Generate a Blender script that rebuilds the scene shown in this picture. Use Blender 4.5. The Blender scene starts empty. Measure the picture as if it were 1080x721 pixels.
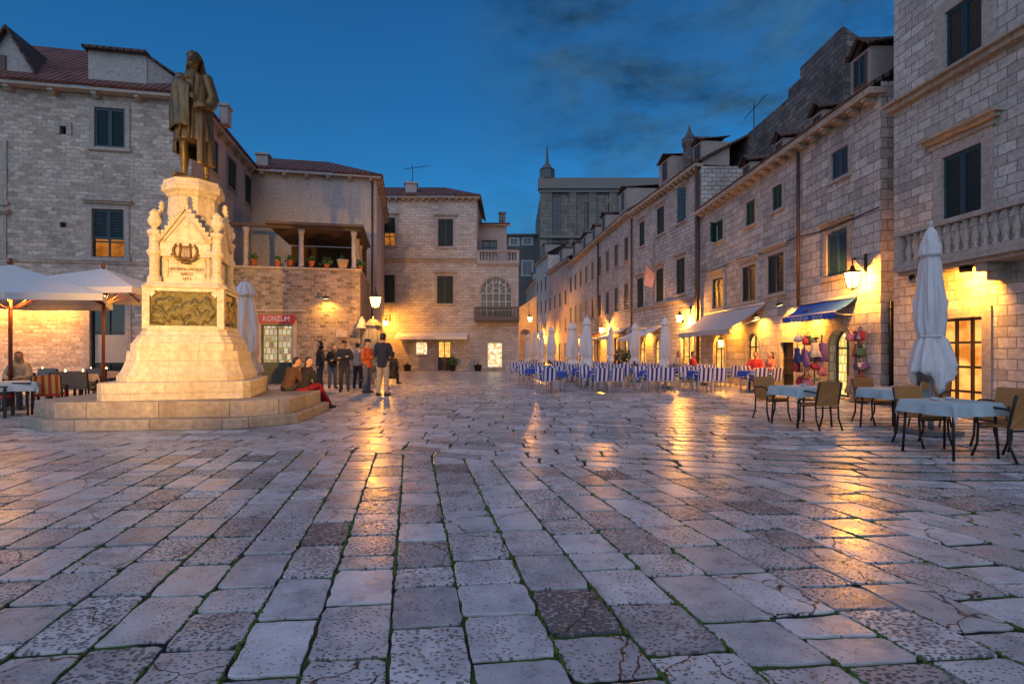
import bpy, math, random
from mathutils import Vector, Matrix, Quaternion, noise as mnoise
R = math.radians
random.seed(7)
SC = bpy.context.scene
COL = SC.collection
# ------------------------------------------------------------------ camera, sky, sun, exposure
F, CX, HY, CH = 560.0, 540.0, 370.0, 1.42          # focal length / principal column / horizon row (photo pixels), eye height (m)
cam_d = bpy.data.cameras.new("camera"); cam = bpy.data.objects.new("camera", cam_d); COL.objects.link(cam)
cam_d.sensor_width = 36; cam_d.lens = F / 1080 * 36; cam_d.shift_y = (HY - 360.5) / 1080
cam_d.clip_end = 2000; cam_d.clip_start = 0.05
cam.location = (0, 0, CH); cam.rotation_euler = (R(90), 0, 0)
SC.camera = cam

SUN_AZ, SUN_EL = R(200), R(38)                        # behind the camera, dusk glow spread over a wide part of the sky
w = bpy.data.worlds.new("World"); SC.world = w; w.use_nodes = True
nt = w.node_tree; nt.nodes.clear()
def wn(t, **k):
    n = nt.nodes.new(t)
    for a, b in k.items(): setattr(n, a, b)
    return n
sky = wn('ShaderNodeTexSky', sky_type='NISHITA', sun_disc=False, sun_elevation=SUN_EL, sun_rotation=SUN_AZ, altitude=50, air_density=1.6, dust_density=0.6, ozone_density=4.0)
tint = wn('ShaderNodeMixRGB', blend_type='MULTIPLY'); tint.inputs[0].default_value = 1; tint.inputs[2].default_value = (0.07, 0.345, 0.60, 1)
tc = wn('ShaderNodeTexCoord'); mp = wn('ShaderNodeMapping'); mp.inputs['Scale'].default_value = (1.0, 1.0, 2.3); mp.inputs['Location'].default_value = (0.35, 0.1, 0.2)
nz = wn('ShaderNodeTexNoise'); nz.inputs['Scale'].default_value = 3.4; nz.inputs['Detail'].default_value = 12; nz.inputs['Roughness'].default_value = 0.62; nz.inputs['Distortion'].default_value = 0.35
rp = wn('ShaderNodeValToRGB'); rp.color_ramp.elements[0].position = 0.37; rp.color_ramp.elements[1].position = 0.63
sep = wn('ShaderNodeSeparateXYZ')
gx_ = wn('ShaderNodeMapRange'); gx_.inputs['From Min'].default_value = -0.1; gx_.inputs['From Max'].default_value = 0.13; gx_.inputs['To Min'].default_value = 0.05; gx_.inputs['To Max'].default_value = 1.0
mul = wn('ShaderNodeMath', operation='MULTIPLY')
clo = wn('ShaderNodeMixRGB', blend_type='MIX'); clo.inputs[2].default_value = (0.10, 0.26, 0.55, 1)
nz2 = wn('ShaderNodeTexNoise'); nz2.inputs['Scale'].default_value = 6.5; nz2.inputs['Detail'].default_value = 11; nz2.inputs['Roughness'].default_value = 0.65
cr2 = wn('ShaderNodeValToRGB'); cr2.color_ramp.elements[0].color = (0.070, 0.165, 0.29, 1); cr2.color_ramp.elements[1].color = (0.36, 0.95, 1.55, 1)
cr2.color_ramp.elements[0].position = 0.36; cr2.color_ramp.elements[1].position = 0.66
bg = wn('ShaderNodeBackground'); bg.inputs['Strength'].default_value = 0.15
out = wn('ShaderNodeOutputWorld')
L = nt.links.new
L(sky.outputs[0], tint.inputs[1]); L(tc.outputs['Generated'], mp.inputs[0]); L(mp.outputs[0], nz.inputs['Vector']); L(mp.outputs[0], nz2.inputs['Vector'])
L(nz.outputs['Fac'], rp.inputs[0]); L(tc.outputs['Generated'], sep.inputs[0]); L(sep.outputs['X'], gx_.inputs['Value'])
L(rp.outputs[0], mul.inputs[0]); L(gx_.outputs[0], mul.inputs[1]); L(mul.outputs[0], clo.inputs[0])
L(tint.outputs[0], clo.inputs[1]); L(nz2.outputs['Fac'], cr2.inputs[0]); L(cr2.outputs[0], clo.inputs[2]); L(clo.outputs[0], bg.inputs[0]); L(bg.outputs[0], out.inputs[0])

sd = bpy.data.lights.new("sun", 'SUN'); sun = bpy.data.objects.new("sun", sd); COL.objects.link(sun)
sd.energy = 1.06; sd.angle = R(80); sd.color = (1.0, 0.88, 0.91)
sdir = Vector((math.sin(SUN_AZ) * math.cos(SUN_EL), math.cos(SUN_AZ) * math.cos(SUN_EL), math.sin(SUN_EL)))
sun.rotation_euler = (-sdir).to_track_quat('-Z', 'Y').to_euler(); sun.location = sdir * 40
SC.view_settings.view_transform = 'Standard'; SC.view_settings.look = 'None'
SC.view_settings.exposure = 0.0; SC.view_settings.gamma = 1.0; SC.view_settings.use_curve_mapping = False
SC.render.engine = 'CYCLES'
SC.cycles.max_bounces = 6; SC.cycles.diffuse_bounces = 3; SC.cycles.glossy_bounces = 3; SC.cycles.transparent_max_bounces = 8
SC.cycles.sample_clamp_indirect = 4; SC.cycles.sample_clamp_direct = 0
SC.cycles.caustics_reflective = False; SC.cycles.caustics_refractive = False
SC.cycles.use_denoising = True

def gx(px, Y): return (px - CX) / F * Y
def zz(py, Y): return CH + (HY - py) / F * Y
def at(px, py, Y): return Vector((gx(px, Y), Y, zz(py, Y)))
GA = R(11.1)                                          # the square's paving and left-hand houses are turned by this much
U = Vector((-math.sin(GA), math.cos(GA), 0)); V = Vector((math.cos(GA), math.sin(GA), 0))

# ------------------------------------------------------------------ materials
MATS = {}
def new_mat(name):
    m = bpy.data.materials.new(name); m.use_nodes = True
    t = m.node_tree; t.nodes.clear()
    o = t.nodes.new('ShaderNodeOutputMaterial'); b = t.nodes.new('ShaderNodeBsdfPrincipled')
    t.links.new(b.outputs[0], o.inputs[0]); MATS[name] = m
    return m, t, b
def nd(t, typ, **k):
    n = t.nodes.new(typ)
    for a, b in k.items():
        if a in n.inputs.keys() and not hasattr(n, a): n.inputs[a].default_value = b
        else: setattr(n, a, b)
    return n
def setin(n, **k):
    for a, b in k.items(): n.inputs[a.replace('_', ' ')].default_value = b
def c4(c, f=1.0): return (min(c[0] * f, 1), min(c[1] * f, 1), min(c[2] * f, 1), 1)
def mat(name, col, rough=0.6, metal=0.0, var=0.18, scale=6.0, bump=0.0, bscale=40.0, spec=0.5, trans=0.0):
    if name in MATS: return MATS[name]
    m, t, b = new_mat(name)
    tcn = nd(t, 'ShaderNodeTexCoord'); n = nd(t, 'ShaderNodeTexNoise'); setin(n, Scale=scale, Detail=5.0, Roughness=0.6)
    t.links.new(tcn.outputs['Object'], n.inputs['Vector'])
    mx = nd(t, 'ShaderNodeMixRGB'); mx.inputs[1].default_value = c4(col, 1 - var); mx.inputs[2].default_value = c4(col, 1 + var)
    t.links.new(n.outputs['Fac'], mx.inputs[0]); t.links.new(mx.outputs[0], b.inputs['Base Color'])
    setin(b, Roughness=rough, Metallic=metal); b.inputs['Specular IOR Level'].default_value = spec
    if trans: b.inputs['Subsurface Weight'].default_value = trans; b.inputs['Subsurface Radius'].default_value = (0.02, 0.02, 0.02)
    if bump:
        n2 = nd(t, 'ShaderNodeTexNoise'); setin(n2, Scale=bscale, Detail=4.0)
        t.links.new(tcn.outputs['Object'], n2.inputs['Vector'])
        bp = nd(t, 'ShaderNodeBump'); setin(bp, Strength=bump, Distance=0.02)
        t.links.new(n2.outputs['Fac'], bp.inputs['Height']); t.links.new(bp.outputs[0], b.inputs['Normal'])
    return m
def stone(name, ca, cb, mortar, bw=0.42, bh=0.24, msize=0.012, distort=0.02, bump=0.8, stain=0.35, stain_col=(0.06, 0.05, 0.045), rough=0.85, freq=2, squash=1.0, offs=0.5, wet=None, wild=0.0):
    """Coursed masonry: every block its own tone, dark joints, large weather stains and a rough face."""
    if name in MATS: return MATS[name]
    m, t, b = new_mat(name); K = t.links.new
    uv = nd(t, 'ShaderNodeUVMap')
    n1 = nd(t, 'ShaderNodeTexNoise'); setin(n1, Scale=2.2 if not wild else 3.5, Detail=4.0)
    K(uv.outputs[0], n1.inputs['Vector'])
    vm = nd(t, 'ShaderNodeVectorMath', operation='SUBTRACT'); vm.inputs[1].default_value = (0.5, 0.5, 0.5); K(n1.outputs['Color'], vm.inputs[0])
    vs = nd(t, 'ShaderNodeVectorMath', operation='SCALE'); vs.inputs['Scale'].default_value = distort * 4; K(vm.outputs[0], vs.inputs[0])
    va = nd(t, 'ShaderNodeVectorMath', operation='ADD'); K(uv.outputs[0], va.inputs[0]); K(vs.outputs[0], va.inputs[1])
    br = nd(t, 'ShaderNodeTexBrick'); br.offset = offs; br.offset_frequency = 2; br.squash = squash; br.squash_frequency = freq
    setin(br, Scale=1.0); br.inputs['Mortar Size'].default_value = msize; br.inputs['Mortar Smooth'].default_value = 0.35
    br.inputs['Bias'].default_value = 0.0; br.inputs['Brick Width'].default_value = bw; br.inputs['Row Height'].default_value = bh
    br.inputs['Color1'].default_value = c4(ca); br.inputs['Color2'].default_value = c4(cb); br.inputs['Mortar'].default_value = c4(mortar)
    K(va.outputs[0], br.inputs['Vector'])
    # a second, offset tone per block
    n2 = nd(t, 'ShaderNodeTexNoise'); setin(n2, Scale=9.0, Detail=6.0, Roughness=0.65); K(uv.outputs[0], n2.inputs['Vector'])
    r2 = nd(t, 'ShaderNodeValToRGB'); r2.color_ramp.elements[0].color = (0.62, 0.60, 0.58, 1); r2.color_ramp.elements[1].color = (1.22, 1.2, 1.17, 1)
    r2.color_ramp.elements[0].position = 0.3; r2.color_ramp.elements[1].position = 0.7; K(n2.outputs['Fac'], r2.inputs[0])
    m1 = nd(t, 'ShaderNodeMixRGB', blend_type='MULTIPLY'); m1.inputs[0].default_value = 0.85; K(br.outputs['Color'], m1.inputs[1]); K(r2.outputs[0], m1.inputs[2])
    n3 = nd(t, 'ShaderNodeTexNoise'); setin(n3, Scale=0.55, Detail=8.0, Roughness=0.65, Distortion=0.4)
    mpn = nd(t, 'ShaderNodeMapping'); mpn.inputs['Scale'].default_value = (1.5, 0.55, 1); K(uv.outputs[0], mpn.inputs[0]); K(mpn.outputs[0], n3.inputs['Vector'])
    r3 = nd(t, 'ShaderNodeMapRange'); setin(r3, From_Min=0.47, From_Max=0.72, To_Min=0.0, To_Max=stain); K(n3.outputs['Fac'], r3.inputs[0])
    n7 = nd(t, 'ShaderNodeTexNoise'); setin(n7, Scale=1.0, Detail=5.0, Roughness=0.6); mp7 = nd(t, 'ShaderNodeMapping'); mp7.inputs['Scale'].default_value = (5.5, 0.35, 1); K(uv.outputs[0], mp7.inputs[0]); K(mp7.outputs[0], n7.inputs['Vector'])
    r7 = nd(t, 'ShaderNodeMapRange'); setin(r7, From_Min=0.54, From_Max=0.80, To_Min=0.0, To_Max=stain * 0.8); K(n7.outputs['Fac'], r7.inputs[0])
    mxx = nd(t, 'ShaderNodeMath', operation='MAXIMUM'); K(r3.outputs[0], mxx.inputs[0]); K(r7.outputs[0], mxx.inputs[1])
    m2 = nd(t, 'ShaderNodeMixRGB'); m2.inputs[2].default_value = c4(stain_col); K(mxx.outputs[0], m2.inputs[0]); K(m1.outputs[0], m2.inputs[1])
    K(m2.outputs[0], b.inputs['Base Color']); setin(b, Roughness=rough)
    n4 = nd(t, 'ShaderNodeTexNoise'); setin(n4, Scale=28.0, Detail=5.0, Roughness=0.7); K(uv.outputs[0], n4.inputs['Vector'])
    inv = nd(t, 'ShaderNodeMath', operation='MULTIPLY'); inv.inputs[1].default_value = -1.0; K(br.outputs['Fac'], inv.inputs[0])
    ad = nd(t, 'ShaderNodeMath', operation='MULTIPLY_ADD'); ad.inputs[1].default_value = 0.55; K(n4.outputs['Fac'], ad.inputs[0]); K(inv.outputs[0], ad.inputs[2])
    a2 = nd(t, 'ShaderNodeMath', operation='MULTIPLY_ADD'); a2.inputs[1].default_value = 0.8; K(n2.outputs['Fac'], a2.inputs[0]); K(ad.outputs[0], a2.inputs[2])
    bp = nd(t, 'ShaderNodeBump'); setin(bp, Strength=bump, Distance=0.025); K(a2.outputs[0], bp.inputs['Height']); K(bp.outputs[0], b.inputs['Normal'])
    return m
def emit(name, col, strength, var=0.0, scale=5.0, col2=None, kind='noise'):
    if name in MATS: return MATS[name]
    m = bpy.data.materials.new(name); m.use_nodes = True; t = m.node_tree; t.nodes.clear(); MATS[name] = m
    o = t.nodes.new('ShaderNodeOutputMaterial'); e = t.nodes.new('ShaderNodeEmission'); e.inputs['Strength'].default_value = strength
    e.inputs['Color'].default_value = c4(col); t.links.new(e.outputs[0], o.inputs[0])
    if col2 is not None:
        uv = nd(t, 'ShaderNodeUVMap')
        if kind == 'noise':
            n = nd(t, 'ShaderNodeTexNoise'); setin(n, Scale=scale, Detail=3.0); fac = n.outputs['Fac']
            rr = nd(t, 'ShaderNodeValToRGB'); rr.color_ramp.elements[0].position = 0.38; rr.color_ramp.elements[1].position = 0.62
            t.links.new(uv.outputs[0], n.inputs['Vector']); t.links.new(fac, rr.inputs[0])
            rr.color_ramp.elements[0].color = c4(col2); rr.color_ramp.elements[1].color = c4(col); t.links.new(rr.outputs[0], e.inputs['Color'])
        else:                                       # goods on shelves seen through a lit shop window
            b1 = nd(t, 'ShaderNodeTexBrick'); b1.offset = 0.37
            setin(b1, Scale=1.0); b1.inputs['Brick Width'].default_value = 0.17; b1.inputs['Row Height'].default_value = 0.26; b1.inputs['Mortar Size'].default_value = 0.022
            b1.inputs['Color1'].default_value = c4(col); b1.inputs['Color2'].default_value = c4(col2); b1.inputs['Mortar'].default_value = c4((0.5, 0.3, 0.1), 1.0); b1.inputs['Bias'].default_value = -0.1
            n = nd(t, 'ShaderNodeTexNoise'); setin(n, Scale=7.0, Detail=2.0)
            hs = nd(t, 'ShaderNodeMixRGB', blend_type='OVERLAY'); hs.inputs[0].default_value = 0.75
            t.links.new(uv.outputs[0], b1.inputs['Vector']); t.links.new(uv.outputs[0], n.inputs['Vector'])
            t.links.new(b1.outputs['Color'], hs.inputs[1]); t.links.new(n.outputs['Color'], hs.inputs[2]); t.links.new(hs.outputs[0], e.inputs['Color'])
    return m
def lampglass(name, col, strength, mixf=0.55):
    if name in MATS: return MATS[name]
    m = bpy.data.materials.new(name); m.use_nodes = True; t = m.node_tree; t.nodes.clear(); MATS[name] = m
    o = t.nodes.new('ShaderNodeOutputMaterial'); e = t.nodes.new('ShaderNodeEmission'); tr = t.nodes.new('ShaderNodeBsdfTransparent'); mx = t.nodes.new('ShaderNodeMixShader')
    e.inputs['Strength'].default_value = strength; e.inputs['Color'].default_value = c4(col); mx.inputs[0].default_value = mixf
    t.links.new(tr.outputs[0], mx.inputs[1]); t.links.new(e.outputs[0], mx.inputs[2]); t.links.new(mx.outputs[0], o.inputs[0])
    return m
def stripes(name, ca, cb, width, axis='X', rough=0.6):
    m, t, b = new_mat(name)
    uv = nd(t, 'ShaderNodeTexCoord'); sp = nd(t, 'ShaderNodeSeparateXYZ'); t.links.new(uv.outputs['Object'], sp.inputs[0])
    dv = nd(t, 'ShaderNodeMath', operation='DIVIDE'); dv.inputs[1].default_value = width; t.links.new(sp.outputs[axis], dv.inputs[0])
    ad = nd(t, 'ShaderNodeMath', operation='ADD'); ad.inputs[1].default_value = 100.25; t.links.new(dv.outputs[0], ad.inputs[0])
    fr = nd(t, 'ShaderNodeMath', operation='FRACT'); t.links.new(ad.outputs[0], fr.inputs[0])
    gt = nd(t, 'ShaderNodeMath', operation='GREATER_THAN'); gt.inputs[1].default_value = 0.5; t.links.new(fr.outputs[0], gt.inputs[0])
    mx = nd(t, 'ShaderNodeMixRGB'); mx.inputs[1].default_value = c4(ca); mx.inputs[2].default_value = c4(cb); t.links.new(gt.outputs[0], mx.inputs[0])
    t.links.new(mx.outputs[0], b.inputs['Base Color']); setin(b, Roughness=rough)
    return m
def tiles(name, ca, cb):
    m, t, b = new_mat(name); K = t.links.new
    uv = nd(t, 'ShaderNodeUVMap')
    br = nd(t, 'ShaderNodeTexBrick'); br.offset = 0.0; setin(br, Scale=1.0)
    br.inputs['Brick Width'].default_value = 0.22; br.inputs['Row Height'].default_value = 0.34; br.inputs['Mortar Size'].default_value = 0.02; br.inputs['Mortar Smooth'].default_value = 0.6
    br.inputs['Color1'].default_value = c4(ca); br.inputs['Color2'].default_value = c4(cb); br.inputs['Mortar'].default_value = c4(ca, 0.35)
    K(uv.outputs[0], br.inputs['Vector'])
    n = nd(t, 'ShaderNodeTexNoise'); setin(n, Scale=1.3, Detail=6.0); K(uv.outputs[0], n.inputs['Vector'])
    mx = nd(t, 'ShaderNodeMixRGB', blend_type='MULTIPLY'); mx.inputs[0].default_value = 0.8
    r = nd(t, 'ShaderNodeValToRGB'); r.color_ramp.elements[0].color = (0.45, 0.42, 0.42, 1); r.color_ramp.elements[1].color = (1.25, 1.2, 1.15, 1); K(n.outputs['Fac'], r.inputs[0])
    K(br.outputs['Color'], mx.inputs[1]); K(r.outputs[0], mx.inputs[2]); K(mx.outputs[0], b.inputs['Base Color']); setin(b, Roughness=0.85)
    sp = nd(t, 'ShaderNodeSeparateXYZ'); K(uv.outputs[0], sp.inputs[0])
    ml = nd(t, 'ShaderNodeMath', operation='MULTIPLY'); ml.inputs[1].default_value = math.pi * 2 / 0.22; K(sp.outputs['X'], ml.inputs[0])
    sn = nd(t, 'ShaderNodeMath', operation='SINE'); K(ml.outputs[0], sn.inputs[0])
    bp = nd(t, 'ShaderNodeBump'); setin(bp, Strength=1.0, Distance=0.05); K(sn.outputs[0], bp.inputs['Height']); K(bp.outputs[0], b.inputs['Normal'])
    return m

# ------------------------------------------------------------------ mesh collector
class MB:
    def __init__(s): s.v = []; s.f = []; s.uv = {}; s.mi = {}; s.sm = set()
    def add(s, vs, fs, mi=0, smooth=False):
        b = len(s.v); s.v += [Vector(p) for p in vs]
        for f in fs:
            if mi: s.mi[len(s.f)] = mi
            if smooth: s.sm.add(len(s.f))
            s.f.append([b + i for i in f])
        return s
    def quad(s, a, b, c, d, uv=None, mi=0):
        if uv: s.uv[len(s.f)] = uv
        return s.add([a, b, c, d], [(0, 1, 2, 3)], mi)
    def box(s, c, size, rz=0.0, mi=0, m=None, taper=1.0):
        x, y, z = size[0] / 2, size[1] / 2, size[2] / 2; c = Vector(c)
        P = [Vector((sx * x * (taper if sz > 0 else 1), sy * y * (taper if sz > 0 else 1), sz * z)) for sz in (-1, 1) for sx, sy in ((-1, -1), (1, -1), (1, 1), (-1, 1))]
        if m is None: m = Matrix.Rotation(rz, 3, 'Z')
        return s.add([m @ p + c for p in P], [(3, 2, 1, 0), (4, 5, 6, 7), (0, 1, 5, 4), (1, 2, 6, 5), (2, 3, 7, 6), (3, 0, 4, 7)], mi)
    def prism(s, poly, z0, z1, mi=0, top=None):
        n = len(poly); top = top or poly
        vs = [(p[0], p[1], z0) for p in poly] + [(p[0], p[1], z1) for p in top]
        return s.add(vs, [tuple(range(n - 1, -1, -1)), tuple(range(n, 2 * n))] + [(i, (i + 1) % n, n + (i + 1) % n, n + i) for i in range(n)], mi)
    def loft(s, rings, mi=0, smooth=True, caps=True):
        n = len(rings[0]); vs = [p for r in rings for p in r]; fs = []
        for k in range(len(rings) - 1):
            for i in range(n):
                j = (i + 1) % n; fs.append((k * n + i, k * n + j, (k + 1) * n + j, (k + 1) * n + i))
        if caps: fs += [tuple(range(n - 1, -1, -1)), tuple(range((len(rings) - 1) * n, len(rings) * n))]
        return s.add(vs, fs, mi, smooth)
    def tube(s, pts, rad, n=8, mi=0, round_ends=False, flat=1.0):
        pts = [Vector(p) for p in pts]
        if not isinstance(rad, (list, tuple)): rad = [rad] * len(pts)
        rad = list(rad)
        if round_ends:
            d0 = (pts[0] - pts[1]).normalized(); d1 = (pts[-1] - pts[-2]).normalized()
            pts = [pts[0] + d0 * rad[0] * 0.92, pts[0] + d0 * rad[0] * 0.6] + pts + [pts[-1] + d1 * rad[-1] * 0.6, pts[-1] + d1 * rad[-1] * 0.92]
            rad = [rad[0] * 0.35, rad[0] * 0.8] + rad + [rad[-1] * 0.8, rad[-1] * 0.35]
        rings = []; up = None
        for i, p in enumerate(pts):
            t = (pts[min(i + 1, len(pts) - 1)] - pts[max(i - 1, 0)]).normalized()
            if up is None:
                a = Vector((0, 0, 1)) if abs(t.z) < 0.9 else Vector((0, 1, 0))
                up = (a - t * a.dot(t)).normalized()
            else: up = (up - t * up.dot(t)).normalized()
            sd_ = t.cross(up)
            rings.append([p + (up * math.cos(q) * flat + sd_ * math.sin(q)) * rad[i] for q in [2 * math.pi * k / n for k in range(n)]])
        return s.loft([r[::-1] for r in rings] if False else rings, mi)
    def lathe(s, prof, c=(0, 0, 0), n=16, mi=0, smooth=True, fold=None):
        c = Vector(c); rings = []
        for k, (r, z) in enumerate(prof):
            ring = []
            for i in range(n):
                a = 2 * math.pi * i / n; rr = r if fold is None else fold(r, z, a)
                ring.append(c + Vector((rr * math.cos(a), rr * math.sin(a), z)))
            rings.append(ring)
        return s.loft(rings, mi, smooth)
    def build(s, name, mats, parent=None, smooth=None, world=True):
        off = Vector((0, 0, 0)); p = parent
        while p is not None and world: off += p.location; p = p.parent
        me = bpy.data.meshes.new(name)
        me.from_pydata([v - off for v in s.v], [], s.f)
        if not isinstance(mats, (list, tuple)): mats = [mats]
        for m in mats: me.materials.append(m)
        ul = me.uv_layers.new(name="UVMap")
        for i, pl in enumerate(me.polygons):
            pl.material_index = s.mi.get(i, 0)
            pl.use_smooth = (i in s.sm) if smooth is None else smooth
            n = pl.normal; cu = s.uv.get(i)
            for k, li in enumerate(pl.loop_indices):
                co = s.v[s.f[i][k]]
                if cu: ul.data[li].uv = cu[k]
                elif abs(n.z) > 0.8: ul.data[li].uv = (co.x, co.y)
                else:
                    h = Vector((-n.y, n.x)); h.normalize(); ul.data[li].uv = (co.x * h.x + co.y * h.y, co.z)
        me.update()
        o = bpy.data.objects.new(name, me); COL.objects.link(o)
        if parent is not None: o.parent = parent
        return o
def tag(o, label=None, cat=None, group=None, kind=None):
    if label: o['label'] = label
    if cat: o['category'] = cat
    if group: o['group'] = group
    if kind: o['kind'] = kind
    return o
def thing(name, label, cat, loc=(0, 0, 0), rz=0.0, group=None):
    o = bpy.data.objects.new(name, None); COL.objects.link(o); o.empty_display_size = 0.2
    o.location = loc; o.rotation_euler = (0, 0, rz)
    return tag(o, label, cat, group)
KIDS = {}
def copy_tree(o, parent=None):
    c = o.copy(); COL.objects.link(c)
    if parent is not None: c.parent = parent
    for ch in [x for x in o.children]: copy_tree(ch, c)
    return c
def place(proto, used, loc, rz, label, group=None, scale=None):
    o = proto if not used else copy_tree(proto)
    o.location = loc; o.rotation_euler = (0, 0, rz); o['label'] = label
    if group: o['group'] = group
    if scale: o.scale = scale
    return o
def remesh(mb, voxel, name, mats, parent, smooth_it=4, assign=None, wrinkle=0.0):
    tmp = mb.build('tmp', mats, None)
    md = tmp.modifiers.new('r', 'REMESH'); md.mode = 'VOXEL'; md.voxel_size = voxel; md.use_smooth_shade = True
    if smooth_it: s2 = tmp.modifiers.new('s', 'SMOOTH'); s2.iterations = smooth_it; s2.factor = 0.5
    dg = bpy.context.evaluated_depsgraph_get(); me = bpy.data.meshes.new_from_object(tmp.evaluated_get(dg)); me.name = name
    me.materials.clear()
    for m in (mats if isinstance(mats, (list, tuple)) else [mats]): me.materials.append(m)
    bpy.data.objects.remove(tmp)
    if wrinkle:                                       # cloth folds: long shallow creases running across the limb
        o_ = random.uniform(0, 50); nn = [v.normal.copy() for v in me.vertices]
        for v, n_ in zip(me.vertices, nn):
            c = v.co; q = mnoise.noise(Vector((c.x * 7 + o_, c.y * 7, c.z * 17 + c.x * 9))) + .6 * mnoise.noise(Vector((c.x * 16, c.y * 16 + o_, c.z * 30))); v.co = c + n_ * q * wrinkle
    for p in me.polygons:
        p.use_smooth = True
        p.material_index = assign(p.center) if assign else 0
    o = bpy.data.objects.new(name, me); COL.objects.link(o)
    if parent is not None: o.parent = parent
    return o
def text(body, size, name, m, parent, mat4, extrude=0.004, align='CENTER', space=1.0, width=None):
    cu = bpy.data.curves.new('t', 'FONT'); cu.body = body; cu.size = size; cu.extrude = extrude; cu.align_x = align; cu.align_y = 'CENTER'; cu.space_character = space
    tmp = bpy.data.objects.new('t', cu); COL.objects.link(tmp)
    dg = bpy.context.evaluated_depsgraph_get(); me = bpy.data.meshes.new_from_object(tmp.evaluated_get(dg)); bpy.data.objects.remove(tmp)
    me.name = name; me.materials.clear(); me.materials.append(m)
    if width:
        xs = [v.co.x for v in me.vertices]; k = width / (max(xs) - min(xs)); me.transform(Matrix.Diagonal((k, 1, 1, 1)))
    off = Vector((0, 0, 0)); p = parent
    while p is not None: off += p.location; p = p.parent
    me.transform(Matrix.Translation(-off) @ mat4)
    o = bpy.data.objects.new(name, me); COL.objects.link(o); o.parent = parent
    return o
# ------------------------------------------------------------------ shared materials
S_PALE = stone('limestone_ashlar', (0.66, 0.61, 0.57), (0.42, 0.385, 0.355), (0.26, 0.235, 0.22), 0.38, 0.21, 0.012, 0.014, 0.7, 0.35)
S_ROWA = stone('street_ashlar', (0.64, 0.59, 0.55), (0.40, 0.36, 0.33), (0.12, 0.10, 0.09), 0.52, 0.27, 0.010, 0.018, 0.8, 0.5)
S_ROWB = stone('street_ashlar_grey', (0.62, 0.58, 0.55), (0.40, 0.37, 0.35), (0.14, 0.125, 0.12), 0.40, 0.21, 0.013, 0.014, 0.8, 0.40)
S_RUB = stone('rubble_masonry', (0.72, 0.605, 0.515), (0.39, 0.315, 0.265), (0.50, 0.42, 0.36), 0.29, 0.145, 0.016, 0.05, 0.8, 0.30, wild=1)
S_TERR = stone('brown_masonry', (0.40, 0.33, 0.26), (0.15, 0.12, 0.095), (0.36, 0.30, 0.24), 0.27, 0.15, 0.020, 0.03, 1.0, 0.45, wild=1)
S_CENT = stone('fine_ashlar', (0.62, 0.55, 0.50), (0.44, 0.385, 0.35), (0.26, 0.23, 0.21), 0.46, 0.20, 0.010, 0.012, 0.6, 0.28)
S_FAR = stone('weathered_church_stone', (0.29, 0.255, 0.22), (0.19, 0.165, 0.145), (0.11, 0.095, 0.085), 1.3, 0.7, 0.03, 0.03, 0.8, 0.7, (0.05, 0.05, 0.05))
S_DARK = stone('dark_soot_wall', (0.27, 0.235, 0.215), (0.12, 0.105, 0.10), (0.06, 0.054, 0.05), 0.42, 0.22, 0.014, 0.035, 1.0, 1.0, (0.03, 0.028, 0.027))
S_GREYF = stone('far_dark_render', (0.10, 0.10, 0.105), (0.08, 0.08, 0.085), (0.08, 0.08, 0.08), 3, 1.5, 0.01, 0.05, 0.4, 0.5)
PLAST = stone('weathered_plaster', (0.47, 0.43, 0.42), (0.44, 0.40, 0.39), (0.45, 0.41, 0.40), 2.6, 1.9, 0.004, 0.05, 0.35, 0.42, (0.17, 0.15, 0.14))
PLASTP = stone('pink_plaster', (0.45, 0.34, 0.30), (0.40, 0.30, 0.265), (0.38, 0.29, 0.26), 2.2, 1.6, 0.004, 0.05, 0.35, 0.5, (0.16, 0.12, 0.10))
TRIM = stone('dressed_trim_stone', (0.47, 0.41, 0.365), (0.42, 0.365, 0.325), (0.28, 0.24, 0.21), 1.1, 0.55, 0.006, 0.008, 0.35, 0.40, (0.16, 0.13, 0.11))
TRIMW = stone('worn_cornice_stone', (0.50, 0.40, 0.31), (0.40, 0.32, 0.25), (0.18, 0.14, 0.11), 0.9, 0.5, 0.01, 0.01, 0.5, 0.5, (0.10, 0.08, 0.06))
MONU = stone('monument_limestone', (0.60, 0.545, 0.47), (0.56, 0.505, 0.435), (0.33, 0.28, 0.22), 1.15, 0.62, 0.005, 0.004, 0.5, 0.62, (0.24, 0.17, 0.10), rough=0.7)
STEPM = stone('worn_shadowed_step_limestone', (0.46, 0.39, 0.32), (0.34, 0.28, 0.22), (0.13, 0.10, 0.08), 1.25, 1.0, 0.008, 0.006, 0.6, 0.85, (0.13, 0.09, 0.06), rough=0.75)  # real staining, plus shadow of the low steps painted into the darker tone
TILE = tiles('clay_roof_tile', (0.30, 0.115, 0.085), (0.17, 0.075, 0.062))
TILED = tiles('dark_clay_tile', (0.20, 0.115, 0.095), (0.12, 0.078, 0.068))
SHUT = mat('teal_shutter_paint', (0.014, 0.045, 0.060), 0.55, var=0.3)
SHUTG = mat('green_shutter_paint', (0.016, 0.058, 0.042), 0.55, var=0.3)
SHUTB = mat('blue_shutter_paint', (0.020, 0.070, 0.115), 0.55, var=0.25)
SHUTD = mat('dark_shutter_paint', (0.018, 0.035, 0.04), 0.55, var=0.3)
WOODD = mat('dark_door_wood', (0.03, 0.022, 0.018), 0.5, var=0.3)
WOODB = mat('reddish_pole_wood', (0.22, 0.055, 0.028), 0.45, var=0.25)
IRON = mat('black_iron', (0.018, 0.018, 0.02), 0.5, 0.4)
PIPE = mat('copper_brown_pipe', (0.075, 0.045, 0.038), 0.5, 0.3)
GLASSD = mat('dark_window_glass', (0.012, 0.016, 0.02), 0.12, spec=0.6)
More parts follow.
